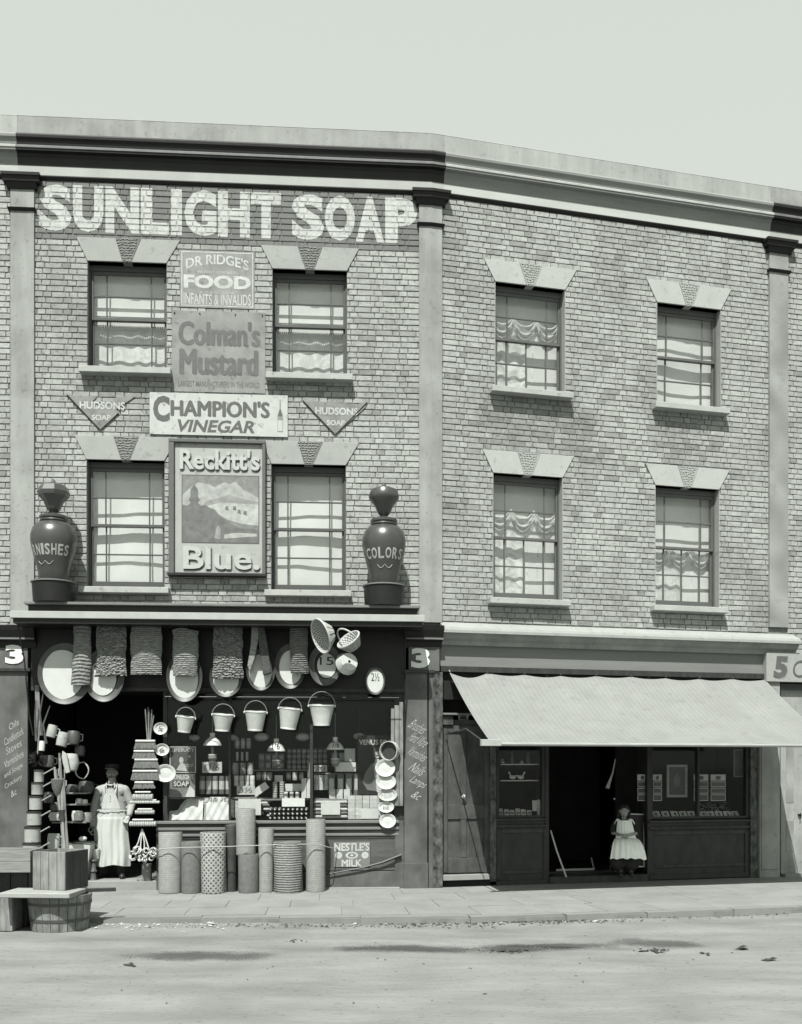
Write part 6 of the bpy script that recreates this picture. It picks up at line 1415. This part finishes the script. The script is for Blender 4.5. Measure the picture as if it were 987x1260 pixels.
# the seated girl
girl = thing('person', 'small girl in white frilled pinafore and dark dress sitting in the right shop doorway', 'person', FR, 768, 1070, .03)
girl.location.z = .10; girl.rotation_euler = (0, 0, FR.th+R(-20))
s = MB(); gc = (0, -.0, .915); gr_ = .098
head(s, gc, gr_); s.cap((0, .015, .74), (0, .01, .84), .036, .034); s.cap((-.06, .02, .73), (.06, .02, .73), .05, .05); s.cap((0, .03, .70), (0, .05, .42), .085, .10)
s.cap((-.10, .02, .73), (-.16, -.03, .60), .034, .028); s.cap((-.16, -.03, .60), (-.07, -.245, .585), .027, .019); s.cap((.10, .02, .73), (.175, -.04, .60), .034, .028); s.cap((.175, -.04, .60), (.05, -.26, .59), .027, .019)
hand(s, (-.068, -.25, .583), (.85, -.35, -.05), 1, .6, .72); hand(s, (.046, -.265, .59), (-.85, -.2, -.15), -1, .6, .72)
for sg in (-1, 1): s.cap((sg*.07, .04, .40), (sg*.08, -.20, .37), .065, .05); s.cap((sg*.08, -.20, .37), (sg*.07, -.22, .07), .045, .03)
gb = organic('body', s, m_skin, girl, .006, 3); facebits(gc, gr_, gb)
s = MB(); ball(s, (0, .022, .955), (.076, .086, .066)); ball(s, (0, .05, .89), (.086, .066, .10)); s.cap((-.068, .02, .93), (-.085, .03, .80), .026, .02); s.cap((.068, .02, .93), (.085, .03, .80), .026, .02); organic('hair', s, m_hair, girl, .008, 2)
s = MB(); s.cap((-.07, .02, .725), (.07, .02, .725), .066, .066); s.cap((0, .03, .70), (0, .05, .44), .105, .13); s.cap((-.11, .02, .73), (-.155, -.02, .63), .065, .05); s.cap((.11, .02, .73), (.17, -.03, .62), .075, .056)
s.cap((-.08, .0, .40), (-.10, -.22, .34), .12, .11); s.cap((.08, .0, .40), (.10, -.22, .34), .12, .11); s.cap((-.10, -.20, .30), (-.11, -.21, .20), .11, .12); s.cap((.10, -.20, .30), (.08, -.21, .20), .11, .12); organic('dress', s, m_dress, girl, .011, 3)
for sg in (-1, 1): s = MB(); s.cap((sg*.07, -.22, .05), (sg*.07, -.22, .12), .036, .038); s.cap((sg*.07, -.21, .03), (sg*.075, -.31, .028), .032, .028); organic('boot', s, m_boot, girl, .007, 2)
s = MB()
def pn(a, b):
    t = 2*a-1
    if b < .45: f = b/.45; half = .095+.045*f; z = .785-.245*f; y = -.115-.075*f - .025*(1-t*t)
    else: f = (b-.45)/.55; half = .14+.11*f**.8; z = .54-.04*f-.23*f**2.4; y = -.19-.20*math.sin(f*math.pi/2)-.02*(1-t*t)
    y += .011*math.sin(t*19)*(.3+b) ; return (t*half+.02*b, y+ .06*t*t, z - .02*t*t*b + .008*math.sin(t*13)*b)
s.sheet(pn, 50, 40); s.part('pinafore', m_pina, girl, recalc=False, thick=.004)
for sg in (-1, 1):
    s = MB()
    s.sheet(lambda a, b: (sg*(.055+.085*b), -.08+.15*a+.01*math.sin(a*25), .775+.035*math.sin(math.pi*b*.8)-.06*b*b+.01*math.sin(a*25+1)), 24, 8); s.part('shoulder_frill', m_pina, girl, recalc=False, thick=.003)
s = MB(); r = thing('low_stool', 'low dark wooden stool under the seated girl', 'stool', FR, 768, 1070, -.02); r.location.z = .13
s.box(-.16, .16, .0, .22, .18, .215); s.part('seat', m_woodD, r, bevel=.004)
for a in (-.13, .13):
    for b in (.03, .19): s = MB(); s.tube([(a, b, 0), (a*.85, b, .18)], .015, 6); s.part('leg', m_woodD, r)

# ------------------------------------------------------------------ goods round the oil shop doorway
for i, (cx, y0, y1, wd) in enumerate(((48, 948, 962, 11.5), (46, 963.5, 977.5, 14), (44, 980, 996, 15.5), (42, 999, 1015, 17), (40, 1018, 1036, 19), (39, 1038, 1054.5, 21))):
    r = thing('saucepan', ['smallest white saucepan, top of the leaning column', 'second white saucepan from the top of the column', 'third white saucepan from the top of the column', 'fourth white saucepan from the top of the column', 'fifth white saucepan, next above the lowest', 'largest white saucepan, at the foot of the column'][i]+' by the left pilaster', 'saucepan', FL, cx, y1, .42, group='white saucepans stacked by size'); k = FL.k(cx, .42); a, Hh = wd/2*k, (y1-y0)*k
    s = MB(); s.lathe([(a*.2, 0), (a, 0), (a, Hh), (a*1.04, Hh+.004), (a*.98, Hh+.002), (a*.95, .01), (a*.2, .01)], 26); s.part('pan_body', m_pan, r)
    s = MB(); s.lathe([(a*1.05, Hh-.016), (a*1.06, Hh+.010), (a*.96, Hh+.010)], 26, cap0=False, cap1=False); s.part('rim', m_ink, r, recalc=False); s = MB(); s.tube([(a, -.01, Hh*.68), (a+.10, -.03, Hh*.68+.055), (a+.125, -.035, Hh*.68+.068)], [.009, .008, .010], 7); s.part('handle', m_pan, r)
r = thing('feather_duster', 'fluffy black feather duster above the column of saucepans', 'duster', FL, 46, 946, .36); s = MB(); rr = random.Random(8)
for i in range(260):
    a, b, q = rr.uniform(0, 6.28), rr.uniform(-1.2, 1.3), rr.uniform(.05, .125); d_ = Vector((math.cos(a)*math.cos(b), math.sin(a)*math.cos(b)*.6, math.sin(b))); c0 = d_*q*.3+Vector((0, 0, .12)); c1 = c0+d_*q*.8; n_ = d_.orthogonal()*.012; s.add([tuple(c0-n_), tuple(c0+n_), tuple(c1)], [(0, 1, 2)])
s.part('feathers', m_black, r, recalc=False, kind='stuff'); s = MB(); s.tube([(0, 0, .15), (.03, 0, .62)], .010, 6); s.part('handle', m_wood, r)
r = thing('broom_bundle', 'bundle of canes and besom brooms leaning upright right of the saucepans', 'brooms', FL, 80, 1058, .50); k = FL.k(80, .5); rr = random.Random(12)
for i in range(13):
    bx_, tx = rr.uniform(-4.5, 5), rr.uniform(-15, -1); hh_ = rr.uniform(95, 140); s = MB(); P = [(bx_*k, rr.uniform(-.04, .04), 0), ((bx_*.5+tx*.35)*k, rr.uniform(-.02, .02), hh_*.4*k), (tx*k, rr.uniform(-.04, .06), hh_*k)]; s.tube(P, [rr.uniform(.010, .018)]*3, 6); s.part('cane', m_wood if i % 3 else m_woodL, r)
s = MB(); s.lathe([(.055, 0), (.045, .06), (.05, .12)], 14, c=(-3*k, 0, 50*k)); s.part('binding', m_ink, r); s = MB(); s.lathe([(.02, 0), (.07, .10), (.085, .22), (.05, .23)], 14, c=(-9*k, 0, 78*k), wob=.1); s.part('besom_head', m_brist, r)
def pot(name, label, cx, y0, y1, wd, w, mt, hd=True, bulge=1.0, cat=None, grp='tinware hung in the doorway'):
    r = thing(name, label, cat or name.replace('_', ' '), FL, cx, y1, w, group=grp); k = FL.k(cx, w); a, Hh = wd/2*k, (y1-y0)*k
    s = MB(); s.lathe([(a*.2, 0), (a*.9, 0), (a*bulge, Hh*.5), (a*.95, Hh), (a*.85, Hh), (a*.2, Hh*.97)], 22); s.part('vessel_body', mt, r)
    if hd: s = MB(); s.tube([(a*.9, 0, Hh*.8), (a*1.5, 0, Hh*.75), (a*1.5, 0, Hh*.3), (a*.9, 0, Hh*.2)], .008, 5); s.part('handle', mt, r)
    r.rotation_euler = (R(-8), R(12 if 'tilt' in label else 0), FL.th); return r
pot('enamel_mug', 'white enamel mug hanging tilted at the top left of the doorway', 62, 892, 907, 12, .30, m_pan)
pot('metal_jug', 'shiny metal jug with bright stripe hanging beside the tilted mug', 75, 901, 918, 14, .28, m_pan, True)
pot('kettle', 'dull kettle hanging right of the shiny jug', 90, 900, 916, 15, .22, m_galvd, True, 1.2)
pot('round_canister', 'round pale canister with dark marks hanging below the jug', 87, 928, 948, 16, .26, m_paperg, False, 1.25)
pot('tin_funnel', 'small pale tin near the feather duster', 51, 912, 924, 8, .34, m_galv, False)
pot('stone_jar', 'two-tone stoneware jar on the dim shelf behind the canes', 70, 1000, 1010, 18, .02, m_paperg, False, 1.1); pot('brown_jar', 'squat dark jar under the two-tone jar behind the canes', 70, 988, 998, 16, .02, m_galvd, False, 1.1)
pot('tea_canister', 'small bright canister left of the man\'s elbow', 97, 983, 991, 8, -.1, m_galv, False, 1.1); pot('tea_canister', 'twin bright canister beside the first, nearer the man', 104, 984, 991, 7, -.1, m_galv, False, 1.1)
pot('cook_pot', 'dim cooking pot deep in the doorway above the shelf', 106, 962, 976, 18, -.35, m_galvd, True, 1.1); pot('cook_pot', 'second dim pot deep in the doorway, left of the first', 88, 966, 978, 16, -.35, m_galvd, True, 1.1)
r = thing('display_shelf', 'dim side shelf of pots at the left of the doorway', 'shelf', FL, 86, 1012, .0)
for y, hh_ in ((0, 0), (22, 0), (36, 0)): s = MB(); k = FL.k(86); s.box(-22*k, 20*k, 0, .25, y*k-.012, y*k+.006); s.part('shelf_board', m_wood, r, bevel=.003)
r = thing('paper_fan', 'twisted pale paper bundle hanging amid the canes', 'paper', FL, 78, 952, .40); k = FL.k(78, .4); s = MB(); s.prism([(3*k, 0), (8*k, 2*k), (4*k, 24*k), (-1*k, 28*k), (-2*k, 20*k)], -.01, .03); s.part('paper', m_paperg, r, bevel=.004)
r = thing('washing_tub', 'tall white tapered bin standing on the step left of the man', 'bin', FL, 97, 1079, .02); r.location.z = .126; k = FL.k(97, 0); s = MB()
v = [(-14, -.0), (8, -.0), (14.5, 0), (-14, 0)]
for (x0, x1, z, ya, yb) in ((-14, 7.5, 0, .05, .30), (-14.5, 14.5, 46*k, -.02, .42)):
    s.v += [(x0*k, ya, z), (x1*k, ya, z), (x1*k, yb, z), (x0*k, yb, z)]
for f in ((0,1,5,4), (1,2,6,5), (2,3,7,6), (3,0,4,7), (0,3,2,1)): s.f.append(f); s.m.append(0)
s.part('bin_body', m_white, r); s = MB(); s.tube([(-14.5*k, -.02, 46*k), (14.5*k, -.02, 46*k), (14.5*k, .42, 46*k), (-14.5*k, .42, 46*k)], .012, 6, closed=True); s.part('rim', m_galvd, r)
r = thing('sponge', 'white round bundle lying on the rim of the white bin', 'bundle', FL, 102, 1034, .0); s = MB(); s.ell((0, 0, .02), (.055, .05, .035)); s.part('bundle', m_paper, r)
r = thing('rope_hank', 'tangle of white cords and rings hung from the man\'s hand', 'rope', FL, 119, 1048, -.38); k = FL.k(119, -.38); rr = random.Random(4); s = MB()
for i in range(18):
    cx, cz, q = rr.uniform(-7, 7)*k, rr.uniform(6, 40)*k, rr.uniform(.025, .05); s.tube([(cx+q*math.cos(t), -.02+.03*math.sin(t*2+i), cz+q*1.1*math.sin(t)) for t in [2*math.pi*j/10 for j in range(10)]], .008, 5, closed=True)
s.part('cord_rings', m_paper, r, kind='stuff')
r = thing('small_pail', 'small striped pail hanging below the white cords', 'pail', FL, 117.5, 1057, -.2); k = FL.k(117, -.2); s = MB(); s.lathe([(.03, 0), (.045, .0), (.06, 12*k), (.055, 12*k)], 18); s.part('pail_body', m_galv, r); s = MB(); s.tube([(-.06, 0, 12*k), (0, 0, 18*k), (.06, 0, 12*k)], .004, 5); s.part('handle', m_wire, r)
r = thing('wooden_post', 'short turned wooden post on the step just left of the man', 'post', FL, 115, 1083, -.1); r.location.z = .126; s = MB(); s.lathe([(.05, 0), (.04, .02), (.035, .10), (.05, .12), (.035, .14), (.035, .24), (.055, .26), (.04, .28)], 14); s.part('post', m_riser, r)
r = thing('wooden_block', 'pale wooden block on the step right of the man', 'block', FL, 180, 1086, .02); r.location.z = .126; s = MB(); s.box(-.06, .06, 0, .1, 0, .22); s.part('block', m_wood, r, bevel=.005)

# crates and tub at the kerb
def roadat(px, py, z=-.07): Y = (H-z)*FPX/(py-HY); return Vector(((px-CX)/FPX*Y, Y, z))
KP = 10.45/FPX
p = roadat(62, 1148); tub = empty('wooden_tub', p + Vector((0, .30, 0)), R(-8), 'big round wooden tub at the kerb under a plank', 'tub')
Rt = .315; n = 22; Ht = .375
for i in range(n):
    a0, a1 = 2*math.pi*i/n+.012, 2*math.pi*(i+1)/n-.012; s = MB()
    for z, rr_ in ((0, Rt*.93), (Ht, Rt*1.06)): s.v += [(rr_*math.cos(a0), rr_*math.sin(a0), z), (rr_*math.cos(a1), rr_*math.sin(a1), z), ((rr_-.022)*math.cos(a1), (rr_-.022)*math.sin(a1), z), ((rr_-.022)*math.cos(a0), (rr_-.022)*math.sin(a0), z)]
    for f in ((0,1,5,4), (1,2,6,5), (2,3,7,6), (3,0,4,7), (0,3,2,1), (4,5,6,7)): s.f.append(f); s.m.append(0)
    s.part('stave', m_wood, tub, bevel=0)
s = MB(); s.lathe([(.001, .03), (Rt*.92, .03)], 22, cap1=False); s.part('tub_bottom', m_woodD, tub, recalc=False)
for z in (.10, .27): s = MB(); q = Rt*(.93+.13*z/Ht)+.002; s.lathe([(q, z), (q+.004, z), (q+.006, z+.03), (q+.002, z+.03), (q, z)], 32, cap0=False, cap1=False); s.part('hoop', m_galvd, tub)
def crate(nm, label, org, rz, W, Dp, Hh, planks, mt, shade_side=False, vert=True, taper=0.0):
    r = empty(nm, org, rz, label, 'crate'); t = .018
    def face(n_, f): 
        for i in range(n_): f(i/n_, (i+1)/n_)
    for i in range(planks):
        a, b = i/planks, (i+1)/planks-.012; s = MB()
        if vert: s.box(-W/2+W*a, -W/2+W*b, -Dp/2, -Dp/2+t, 0, Hh)
        else: s.box(-W/2, W/2, -Dp/2, -Dp/2+t, Hh*a, Hh*b)
        s.part('plank', mt, r, bevel=.003)
    for i in range(3):
        a, b = i/3, (i+1)/3-.015
        s = MB(); s.box(W/2-t, W/2, -Dp/2+t+.001+(Dp-t)*a, -Dp/2+t+(Dp-t)*b, 0, Hh); s.part('side_plank', m_woodD if shade_side else mt, r, bevel=.003)  # dark planks paint in the shade of the side turned from the sun
    s = MB(); s.box(-W/2, -W/2+t, -Dp/2+t+.001, Dp/2, 0, Hh); s.box(-W/2+t+.001, W/2-t-.001, Dp/2-t, Dp/2, 0, Hh); s.box(-W/2+t+.001, W/2-t-.001, -Dp/2+t+.001, Dp/2-t-.001, .0, t); s.part('crate_body', mt, r)
    return r
zt_ = -.07+Ht
bd = empty('plank', p+Vector((-.06, .20, Ht+.003)), R(-4), 'weathered board laid across the top of the round tub', 'board'); s = MB(); s.box(-.42, .33, -.33, .12, 0, .05); s.part('board', m_woodL, bd, bevel=.006)
bd2 = empty('batten', p+Vector((.10, .34, Ht+.003)), R(14), 'narrow dark batten across the tub poking out to the right', 'batten'); s = MB(); s.box(.14, .47, -.02, .02, 0, .04); s.part('batten', m_woodD, bd2, bevel=.004)
crate('wooden_crate', 'upright plank crate with nailed front standing on the board over the tub', p+Vector((.00, .33, Ht+.054)), R(-17), .40, .42, .405, 4, m_wood, True)
pc2 = roadat(0, 1146)
crate('lower_crate', 'pale box at the lower left corner standing on the road', pc2+Vector((-.02, .18, 0)), R(0), .30, .34, .36, 2, m_wood)
crate('upper_crate', 'wide crate of two horizontal planks, topmost at the left edge by the saucepans', pc2+Vector((-.04, .36, .60)), R(0), .60, .40, .235, 2, m_woodh, False, False)
crate('shaded_gap_crate', 'dark crate standing for the shaded gap between upper and lower boxes at the left edge', pc2+Vector((-.10, .46, .0)), R(0), .56, .30, .595, 3, m_woodD, True)  # dark wood stands in for the shaded opening between the boxes

# ------------------------------------------------------------------ goods of the right hand shop
def E(name, label, cat, px, py, d, group=None): return thing(name, label, cat, FR, px, py, -d, group=group)
def Ek(px, d): return FR.k(px, -d)
for y, lb in ((940, 'upper narrow shelf with bottles in the small window'), (960, 'lower narrow shelf with white ornaments in the small window')):
    r = E('glass_shelf', lb, 'shelf', 640, y, .12); k = Ek(640, .12); s = MB(); s.box(-25*k, 25*k, 0, .16, -.014, 0); s.part('shelf_board', m_galv, r, bevel=.003)
for i, (x, h_, lb) in enumerate(((618, 6, 'short dim vase at the left end of the upper shelf'), (630, 15, 'tall dim bottle on the upper shelf'), (642, 4, 'low pale dish on the upper shelf'), (650, 14, 'rounded dim bottle at the right of the upper shelf'))):
    r = E('shelf_bottle', lb, 'bottle', x, 940, .18, 'bottles on the upper shelf'); k = Ek(x, .18); s = MB(); s.lathe([(.03, 0), (.032, h_*k*.5), (.012, h_*k*.75), (.014, h_*k)], 14); s.part('bottle_body', m_paperg if i in (0, 2) else m_galvd, r)
for i, x in enumerate((631, 641)):
    r = E('china_bird', ['white china bird facing left on the lower shelf', 'white china bird facing right on the lower shelf'][i], 'ornament', x, 959, .16, 'white china birds'); s = MB(); sg = (-1, 1)[i]; s.ell((0, 0, .03), (.05, .03, .03)); s.cap((-.03*sg*-1, 0, .04), (.045*-sg*-1, 0, .085), .014, .010, 8); s.ell((.055*sg, 0, .095), (.018, .014, .014)); s.cap((-.03*sg, 0, .04), (-.065*sg, 0, .06), .018, .006, 8); organic('bird', s, m_white, r, .006, 2)
for i, x in enumerate((617, 624, 631, 638, 645, 652)):
    r = E('booklet', '%s pale booklet in the row at the bottom of the small window' % ['first', 'second', 'third', 'fourth', 'fifth', 'sixth'][i], 'booklet', x, 1004, .12, 'row of pale booklets'); k = Ek(x, .12); s = MB(); s.box(-3*k, 3*k, 0, .02, 0, (10-(i % 3))*k); s.part('booklet', m_tinL, r, bevel=.002); s = MB(); s.box(-2*k, 2*k, -.003, 0, 3*k, 5*k); s.part('title_band', m_inkg, r); r.rotation_euler = (R(-25), R(4*(i % 2)), FR.th)
for x0, x1, y0, y1, lb in ((655, 662, 985, 998, 'white paper cone at the right of the small window'), (661, 667, 984, 1003, 'narrow white card against the right edge of the small window')):
    r = E('white_card', lb, 'card', (x0+x1)/2, y1, .10); k = Ek(x0, .1); s = MB(); s.box(-(x1-x0)/2*k, (x1-x0)/2*k, 0, .004, 0, (y1-y0)*k); s.part('card_sheet', m_paper, r)
def pictureframe(name, label, cat, x0, x1, y0, y1, d, fw, fm, pm, tilt=0, rot=0, blotch=True):
    r = E(name, label, cat, (x0+x1)/2, y1, d); k = Ek((x0+x1)/2, d); W, Hh, f = (x1-x0)*k, (y1-y0)*k, fw*k
    for a in ((-W/2, W/2, 0, f), (-W/2, W/2, Hh-f, Hh), (-W/2, -W/2+f, f+.001, Hh-f-.001), (W/2-f, W/2, f+.001, Hh-f-.001)): s = MB(); s.box(a[0], a[1], -.012, .015, a[2], a[3]); s.part('frame_rail', fm, r, bevel=.003)
    s = MB(); s.box(-W/2+f, W/2-f, 0, .008, f, Hh-f); s.part('picture', pm, r)
    if blotch: s = MB(); disc(s, 0, Hh*.5, W*.16, Hh*.20, -.002); disc(s, 0, Hh*.66, W*.07, Hh*.07, -.003); s.part('printed_picture', m_grey, r, recalc=False)
    r.rotation_euler = (R(tilt), R(rot), FR.th); return r, W, Hh
pictureframe('framed_picture', 'large gilt framed dark picture, centre of the right shop window', 'picture', 819, 847, 941, 981, .22, 3, m_woodL, m_inkg)
pictureframe('framed_picture', 'small thin framed picture hanging high at the right end of the window', 'picture', 902, 916, 922, 956, .10, 1.2, m_grey, m_woodD, blotch=False)
pictureframe('leaning_board', 'tall thin framed board leaning behind the girl', 'board', 758, 794.5, 1001, 1067, .07, 1.6, m_galv, m_woodD, -3, 2, blotch=False)
for i, (x0, x1, lb) in enumerate(((784, 797, 'strip of prints hanging beside the doorway, left of the window post'), (803, 815, 'strip of prints at the left end of the window'), (853, 872.5, 'strip of prints right of the gilt frame'), (873.5, 894, 'strip of prints left of the small thin framed picture'))):
    r = E('print_rack', lb, 'prints', (x0+x1)/2, 986, .12 if i else .06, 'strips of prints and booklets'); k = Ek(x0, .12); W = (x1-x0)*k
    for j, (ya, yb, pale) in enumerate(((953, 960.5, 1), (961.5, 968.5, 0), (969.5, 976.5, 0), (977.5, 985.5, 0))):
        s = MB(); s.box(-W/2, W/2, 0, .01, (986-yb)*k, (986-ya)*k); q = s.part('print', m_tinL if pale else m_inkg, r)
        s = MB()
        for zz in ((986-yb)*k, (986-ya)*k-.010): s.box(-W/2, W/2, -.004, -.001, zz, zz+.010)
        s.box(-W/2, -W/2+.008, -.004, -.001, (986-yb)*k+.011, (986-ya)*k-.011); s.box(W/2-.008, W/2, -.004, -.001, (986-yb)*k+.011, (986-ya)*k-.011); s.part('print_border', m_tinL, r)
        if pale: s = MB(); s.ell((0, -.002, (986-957)*k), (W*.2, .004, .03), 10, 6); s.part('printed_head', m_inkg, r)
for i, x in enumerate((810, 821, 832, 843, 853, 867, 877, 887, 897, 907)):
    r = E('magazine', '%s illustrated magazine in the row along the foot of the right shop window' % ['first', 'second', 'third', 'fourth', 'fifth', 'sixth', 'seventh', 'eighth', 'ninth', 'tenth'][i], 'magazine', x, 1006.5, .08, 'magazines along the window foot'); k = Ek(x, .08); W = 9.6*k
    s = MB(); s.box(-W/2, W/2, 0, .006, 0, 10.5*k); s.part('cover', m_tinL, r); s = MB(); disc(s, (i % 3-1)*.01, 6*k, .022, .03, -.002); s.box(-W*.4, W*.4, -.002, -.001, 1*k, 2*k); s.part('printed_picture', m_inkg, r, recalc=False); r.rotation_euler = (R(-40), R((i % 3-1)*3), FR.th)
r = E('paper_heap', 'loose heap of pale straw paper behind the magazines', 'paper', 880, 998, .25); s = MB(); rr = random.Random(9); k = Ek(880, .25)
for i in range(120): x, z, q = rr.uniform(-20, 18)*k, rr.uniform(0, 10)*k, rr.uniform(.02, .05); a = rr.uniform(0, 3.1); s.add([(x, rr.uniform(-.05, .1), z), (x+q*math.cos(a), rr.uniform(-.05, .1), z+q*math.sin(a)*.5), (x+q*.3, rr.uniform(-.05, .1), z+.012)], [(0, 1, 2)])
s.part('straw', m_paperg, r, recalc=False, kind='stuff')
r = E('leaning_stick', 'pale round stick leaning at the left side of the right shop doorway', 'stick', 697, 1070, -.12); r.location.z = .10; k = Ek(690, -.1); s = MB(); s.tube([(0, 0, 0), (-9*k, .1, 32*k), (-15*k, .16, 57*k)], .012, 8); s.part('stick', m_paper, r)
r = E('door_board', 'thin pale-edged tray lying on the shop floor inside the doorway', 'tray', 709, 1059, .35); r.location.z = .135; s = MB(); k = Ek(709, .35); s.box(-26*k, 24*k, 0, .012, .0, .03); s.part('tray_edge', m_paperg, r); s = MB(); s.tube([(24*k, 0, .015), (28*k, .2, .16)], .012, 6); s.part('tray_side', m_paperg, r)
r = E('hanging_toy', 'slim pale toy whip hanging in the dark doorway', 'toy', 750, 970, .15); k = Ek(750, .15); s = MB(); s.tube([(-3*k, 0, 0), (0, 0, 8*k), (4*k, 0, 18*k), (8*k, 0, 36*k)], [.03, .022, .012, .008], 6); s.part('toy_body', m_paperg, r)
r = E('door_bell', 'small bright knob in the dark shop doorway above the girl', 'knob', 756, 983, .10); s = MB(); s.ell((0, 0, 0), .014); s.part('knob', m_white, r)
r = E('small_signboard', 'pale ticket showing behind the awning\'s left edge over the private door', 'sign', 569, 888, .10); s = MB(); k = Ek(569, .1); s.box(-5*k, 8*k, 0, .01, 0, 8*k); s.part('sign_plate', m_paper, r); s = MB(); s.box(-3*k, 5*k, -.003, 0, 3*k, 8*k); s.part('printed_picture', m_inkg, r)

# more tinware, cord and brushes crowding the dark doorway
for i, (cx, y0, y1, wd, w_, mt, lb) in enumerate(((60, 930, 944, 13, .20, m_galvd, 'dull pot hanging between the duster and the canes'), (98, 918, 930, 12, .10, m_galvd, 'dark can hanging right of the kettle'), (72, 958, 970, 12, .15, m_paperg, 'pale crock half hidden behind the canes'), (60, 975, 988, 12, .10, m_galvd, 'dark can behind the saucepan handles'), (95, 998, 1010, 13, .0, m_galv, 'bright can on the lower shelf behind the canes'), (107, 1000, 1012, 11, -.05, m_tin, 'dark canister on the lower shelf beside the bright can'), (66, 1026, 1044, 15, .05, m_paperg, 'pale crock near the floor behind the canes'))):
    pot('tin_can', lb, cx, y0, y1, wd, w_, mt, i % 2 == 0, 1.08, 'can')
r = thing('coil_of_rope', 'coil of pale rope hanging inside the doorway over the side shelf', 'rope', FL, 101, 948, .05); s = MB()
s.tube([((.085+.004*math.sin(i*1.7))*math.cos(i*.42), .012*math.sin(i*.9), (.11+.005*math.cos(i*2.1))*math.sin(i*.42)) for i in range(90)], .007, 5); s.part('rope', m_wick2, r)
for i, (px, y0, y1) in enumerate(((45, 862, 912), (52, 850, 905), (57, 868, 915))):
    r = thing('hanging_strap', ['leftmost dark strap hanging by the left pilaster', 'middle dark strap hanging by the left pilaster', 'rightmost dark strap hanging by the left pilaster'][i], 'strap', FL, px, y1, .20+.03*i, group='dark straps by the left pilaster'); k = FL.k(px, .2); s = MB(); s.tube([(0, 0, 0), (-.02-.01*i, 0, (y1-y0)*k*.5), (-.01+.03*i, 0, (y1-y0)*k)], [.020, .012, .007], 6); s.part('strap', m_riser, r)
r = thing('pale_batten', 'narrow pale board hanging behind the straps by the left pilaster', 'board', FL, 48, 905, .13); k = FL.k(48, .13); s = MB(); s.prism([(-4*k, 0), (3*k, 0), (0, 62*k), (-5*k, 62*k)], 0, .02); s.part('board', m_wood, r, bevel=.003)
